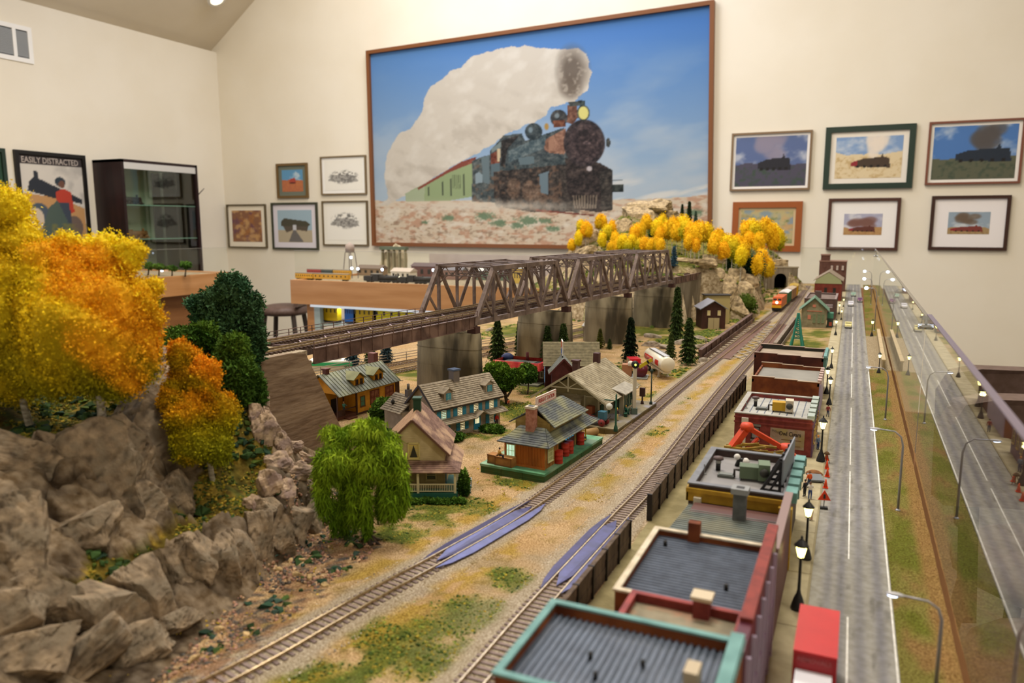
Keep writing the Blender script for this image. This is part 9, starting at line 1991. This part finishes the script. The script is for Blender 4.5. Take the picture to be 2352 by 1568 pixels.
for i, (u, Y, w, h, c, rf_, lb) in enumerate(((855, 405, 18, 4.5, '8c7458', '6a5a4c', 'long tan shed with brown roof behind the steam engines'), (928, 385, 13, 4.5, 'd8cebc', 'b8a898', 'small white station lit by two lamps on the rear table'), (985, 400, 20, 7.0, '6a4640', '5a4a48', 'maroon factory block behind the near truss end'), (1040, 395, 16, 5.5, '8a6a5c', '6e6a6c', 'brown works building seen through the truss'), (1130, 400, 22, 5, '5c6a58', 'b8b8b4', 'grey-green shed seen through the truss panels'), (1192, 385, 6, 8, 'c8a84c', 'e8e4dc', 'small tank with red and yellow bands seen through the truss'))):
    def f(b, w=w, h=h, c=c, rf_=rf_): b.m(flat(c)).box(-w / 2, w / 2, -4, 4, 0, h).m(flat(rf_)).gable(-w / 2 - 0.5, w / 2 + 0.5, -4.5, 4.5, h, h + 2, 'x').m(M_wdark); [b.box(-w / 2 + (k + 0.3) * w / 4, -w / 2 + (k + 0.7) * w / 4, -4.06, -4, h * 0.35, h * 0.75) for k in range(4)]
    small('layout_building', lb, 'building', (X_(u, 620, Y), Y, 0), 0, f)
for i, (u, v, Y) in enumerate(((806, 591, 400), (808, 616, 375), (822, 617, 376), (878, 619, 376), (995, 620, 372), (1006, 613, 380), (372, 622, 380))):
    p = Py(u, v, Y)
    def f(b, z=p.z): b.m(flat('5a5a60')).tube([(0, 0, -z), (0, 0, 0)], 0.2, 6); b.m(M_lampw).ball((0, 0, 0), 0.75, 8, 6)
    small('layout_lamp', 'small glowing white lamp %s' % ('under the water tower tank', 'left of the pair by the water tower', 'right of the pair by the water tower', 'above the left steam locomotive', 'beside the near truss end post, lower', 'beside the near truss end post, upper', 'at the edge of the left table')[i], 'lamp', p, 0, f)
pane('glass_panel', [(-289, 341, 0.8), (-140, 341, 0.8), (-140, 341, 17.5), (-289, 341, 17.5)], (0, 1, 0), 0.3, 'clear glass panel along the maple front of the rear table', 'a8a49c')
# left table under the cabinet
r = thing('left_layout_table', 'maple-edged table with brown panelled side below the display cabinet', 'table', (-500, 260, 0)); b = MB().m(M_maple); b.box(117, 120, -60, 125, -11.5, 0.6); b.obj('side_fascia', r); b = MB().m(M_maple); b.box(-112, 120, 122, 125, -11.5, 0.6); b.obj('end_fascia', r)
b = MB().m(mat('rear_ground', '9c8c70')); b.box(-112, 117, -60, 122, -4, -0.2); b.obj('table_top', r); b = MB().m(M_oak); b.box(108, 111, -60, 118, -100, -11); b.obj('side_panel', r)
def ps_(n, lb): return pane('glass_panel', n, (1, 0, 0), 0.3, lb, 'a8a49c')
ps_([(-381.5, 384, 0.5), (-381.5, 205, 0.5), (-381.5, 205, 17), (-381.5, 384, 17)], 'clear glass panel on the right side of the left table')
for i, (u, v, w, h) in enumerate(((365, 612, 26, 12), (395, 615, 20, 9), (425, 608, 26, 14), (340, 610, 20, 14))):
    q = Py(u, 632, 345); pxtree('green_bush', ('low green shrub on the left table beside the yellow tree', 'small pale shrub in the middle of the left table', 'dark shrub on the left table below the cabinet', 'green shrub at the far left of the left table')[i], Vector((q.x, 345, 0)), dep(Vector((q.x, 345, 0))), [(u, v, w / 2, h / 2), (u + 6, v + 3, w / 3, h / 3)], 700, 0.8, GG, bark=M_bark2, cat='bush', thin=0.6)
# chairs
M_seat = mat('brown_vinyl', '66524a', '564339', 0.5, rough=0.5)
p = Pz(655, 716, -40); r = thing('bar_stool', 'dark brown padded stool with splayed legs beyond the bridge', 'stool', (-437, 500, -105), 20)
b = MB().m(M_seat); b.lathe([(16, 62), (20, 63.5), (21, 66), (19, 69), (12, 70.5), (1, 71)], 20); b.obj('seat', r)
b = MB().m(M_seat); b.slab([(14, -17, 70), (18, -17, 95), (18, 17, 95), (14, 17, 70)], (1, 0, 0), 4); b.obj('backrest', r)
for sx in (-1, 1):
    for sy in (-1, 1): b = MB().m(flat('3a3029')); b.bar((sx * 12, sy * 12, 63), (sx * 19, sy * 19, 0), 3); b.obj('leg', r)
b = MB().m(flat('3a3029')); [b.bar(a_, c_, 1.6) for a_, c_ in (((-16, -16, 25), (16, -16, 25)), ((16, -16, 25), (16, 16, 25)), ((16, 16, 25), (-16, 16, 25)), ((-16, 16, 25), (-16, -16, 25)))]; b.obj('foot_rail', r)
for u, v, Y, lb, rz in ((2330, 842, 250, 'brown padded chair back beyond the glass at the right edge', 10), (2380, 905, 190, 'lower brown chair back nearer the right edge', 15)):
    q = Py(u, v, Y); r = thing('padded_chair', lb, 'chair', (q.x + 8, Y, -105), rz); zt = q.z + 105
    b = MB().m(M_seat); P_ = [(-26, -3, zt - 24), (26, -3, zt - 24), (27, -4, zt - 8), (24, -4.5, zt - 1.5), (18, -5, zt), (-18, -5, zt), (-24, -4.5, zt - 1.5), (-27, -4, zt - 8)]; b.slab(P_, (0, 1, 0), 7); b.obj('backrest', r)
    b = MB().m(M_seat); b.lathe([(22, 44), (26, 46), (26, 50), (20, 53), (1, 53.5)], 16, 0, -22); b.obj('seat', r)
    for sx in (-1, 1): b = MB().m(flat('2a2420')); b.bar((sx * 18, 0, 50), (sx * 20, 0, zt - 20), 3); b.obj('back_post', r); b = MB().m(flat('2a2420')); b.bar((sx * 16, -36, 45), (sx * 20, -42, 0), 3); b.obj('leg', r); b = MB().m(flat('2a2420')); b.bar((sx * 16, -6, 45), (sx * 20, 2, 0), 3); b.obj('leg', r)
# recessed ceiling lamp at the top of the frame
d = ray(497, -3); t = (ZE - HC + 0.7 * (-XL)) / (d.z - 0.7 * d.x); p = Vector((d.x * t, d.y * t, HC + d.z * t))
r = thing('ceiling_light', 'round recessed ceiling light just inside the top of the photo', 'light', tuple(p), rot=(0, -math.atan(0.7), 0)); b = MB().m(M_white); b.lathe([(9, -1.2), (9, 0.5), (7, 0.6)], 20); b.obj('trim_ring', r); b = MB().m(mat('ceiling_glow', 'fff0d0', emit=2)); b.lathe([(6.5, -1.5), (6.5, -1.0)], 20); b.obj('lens', r)
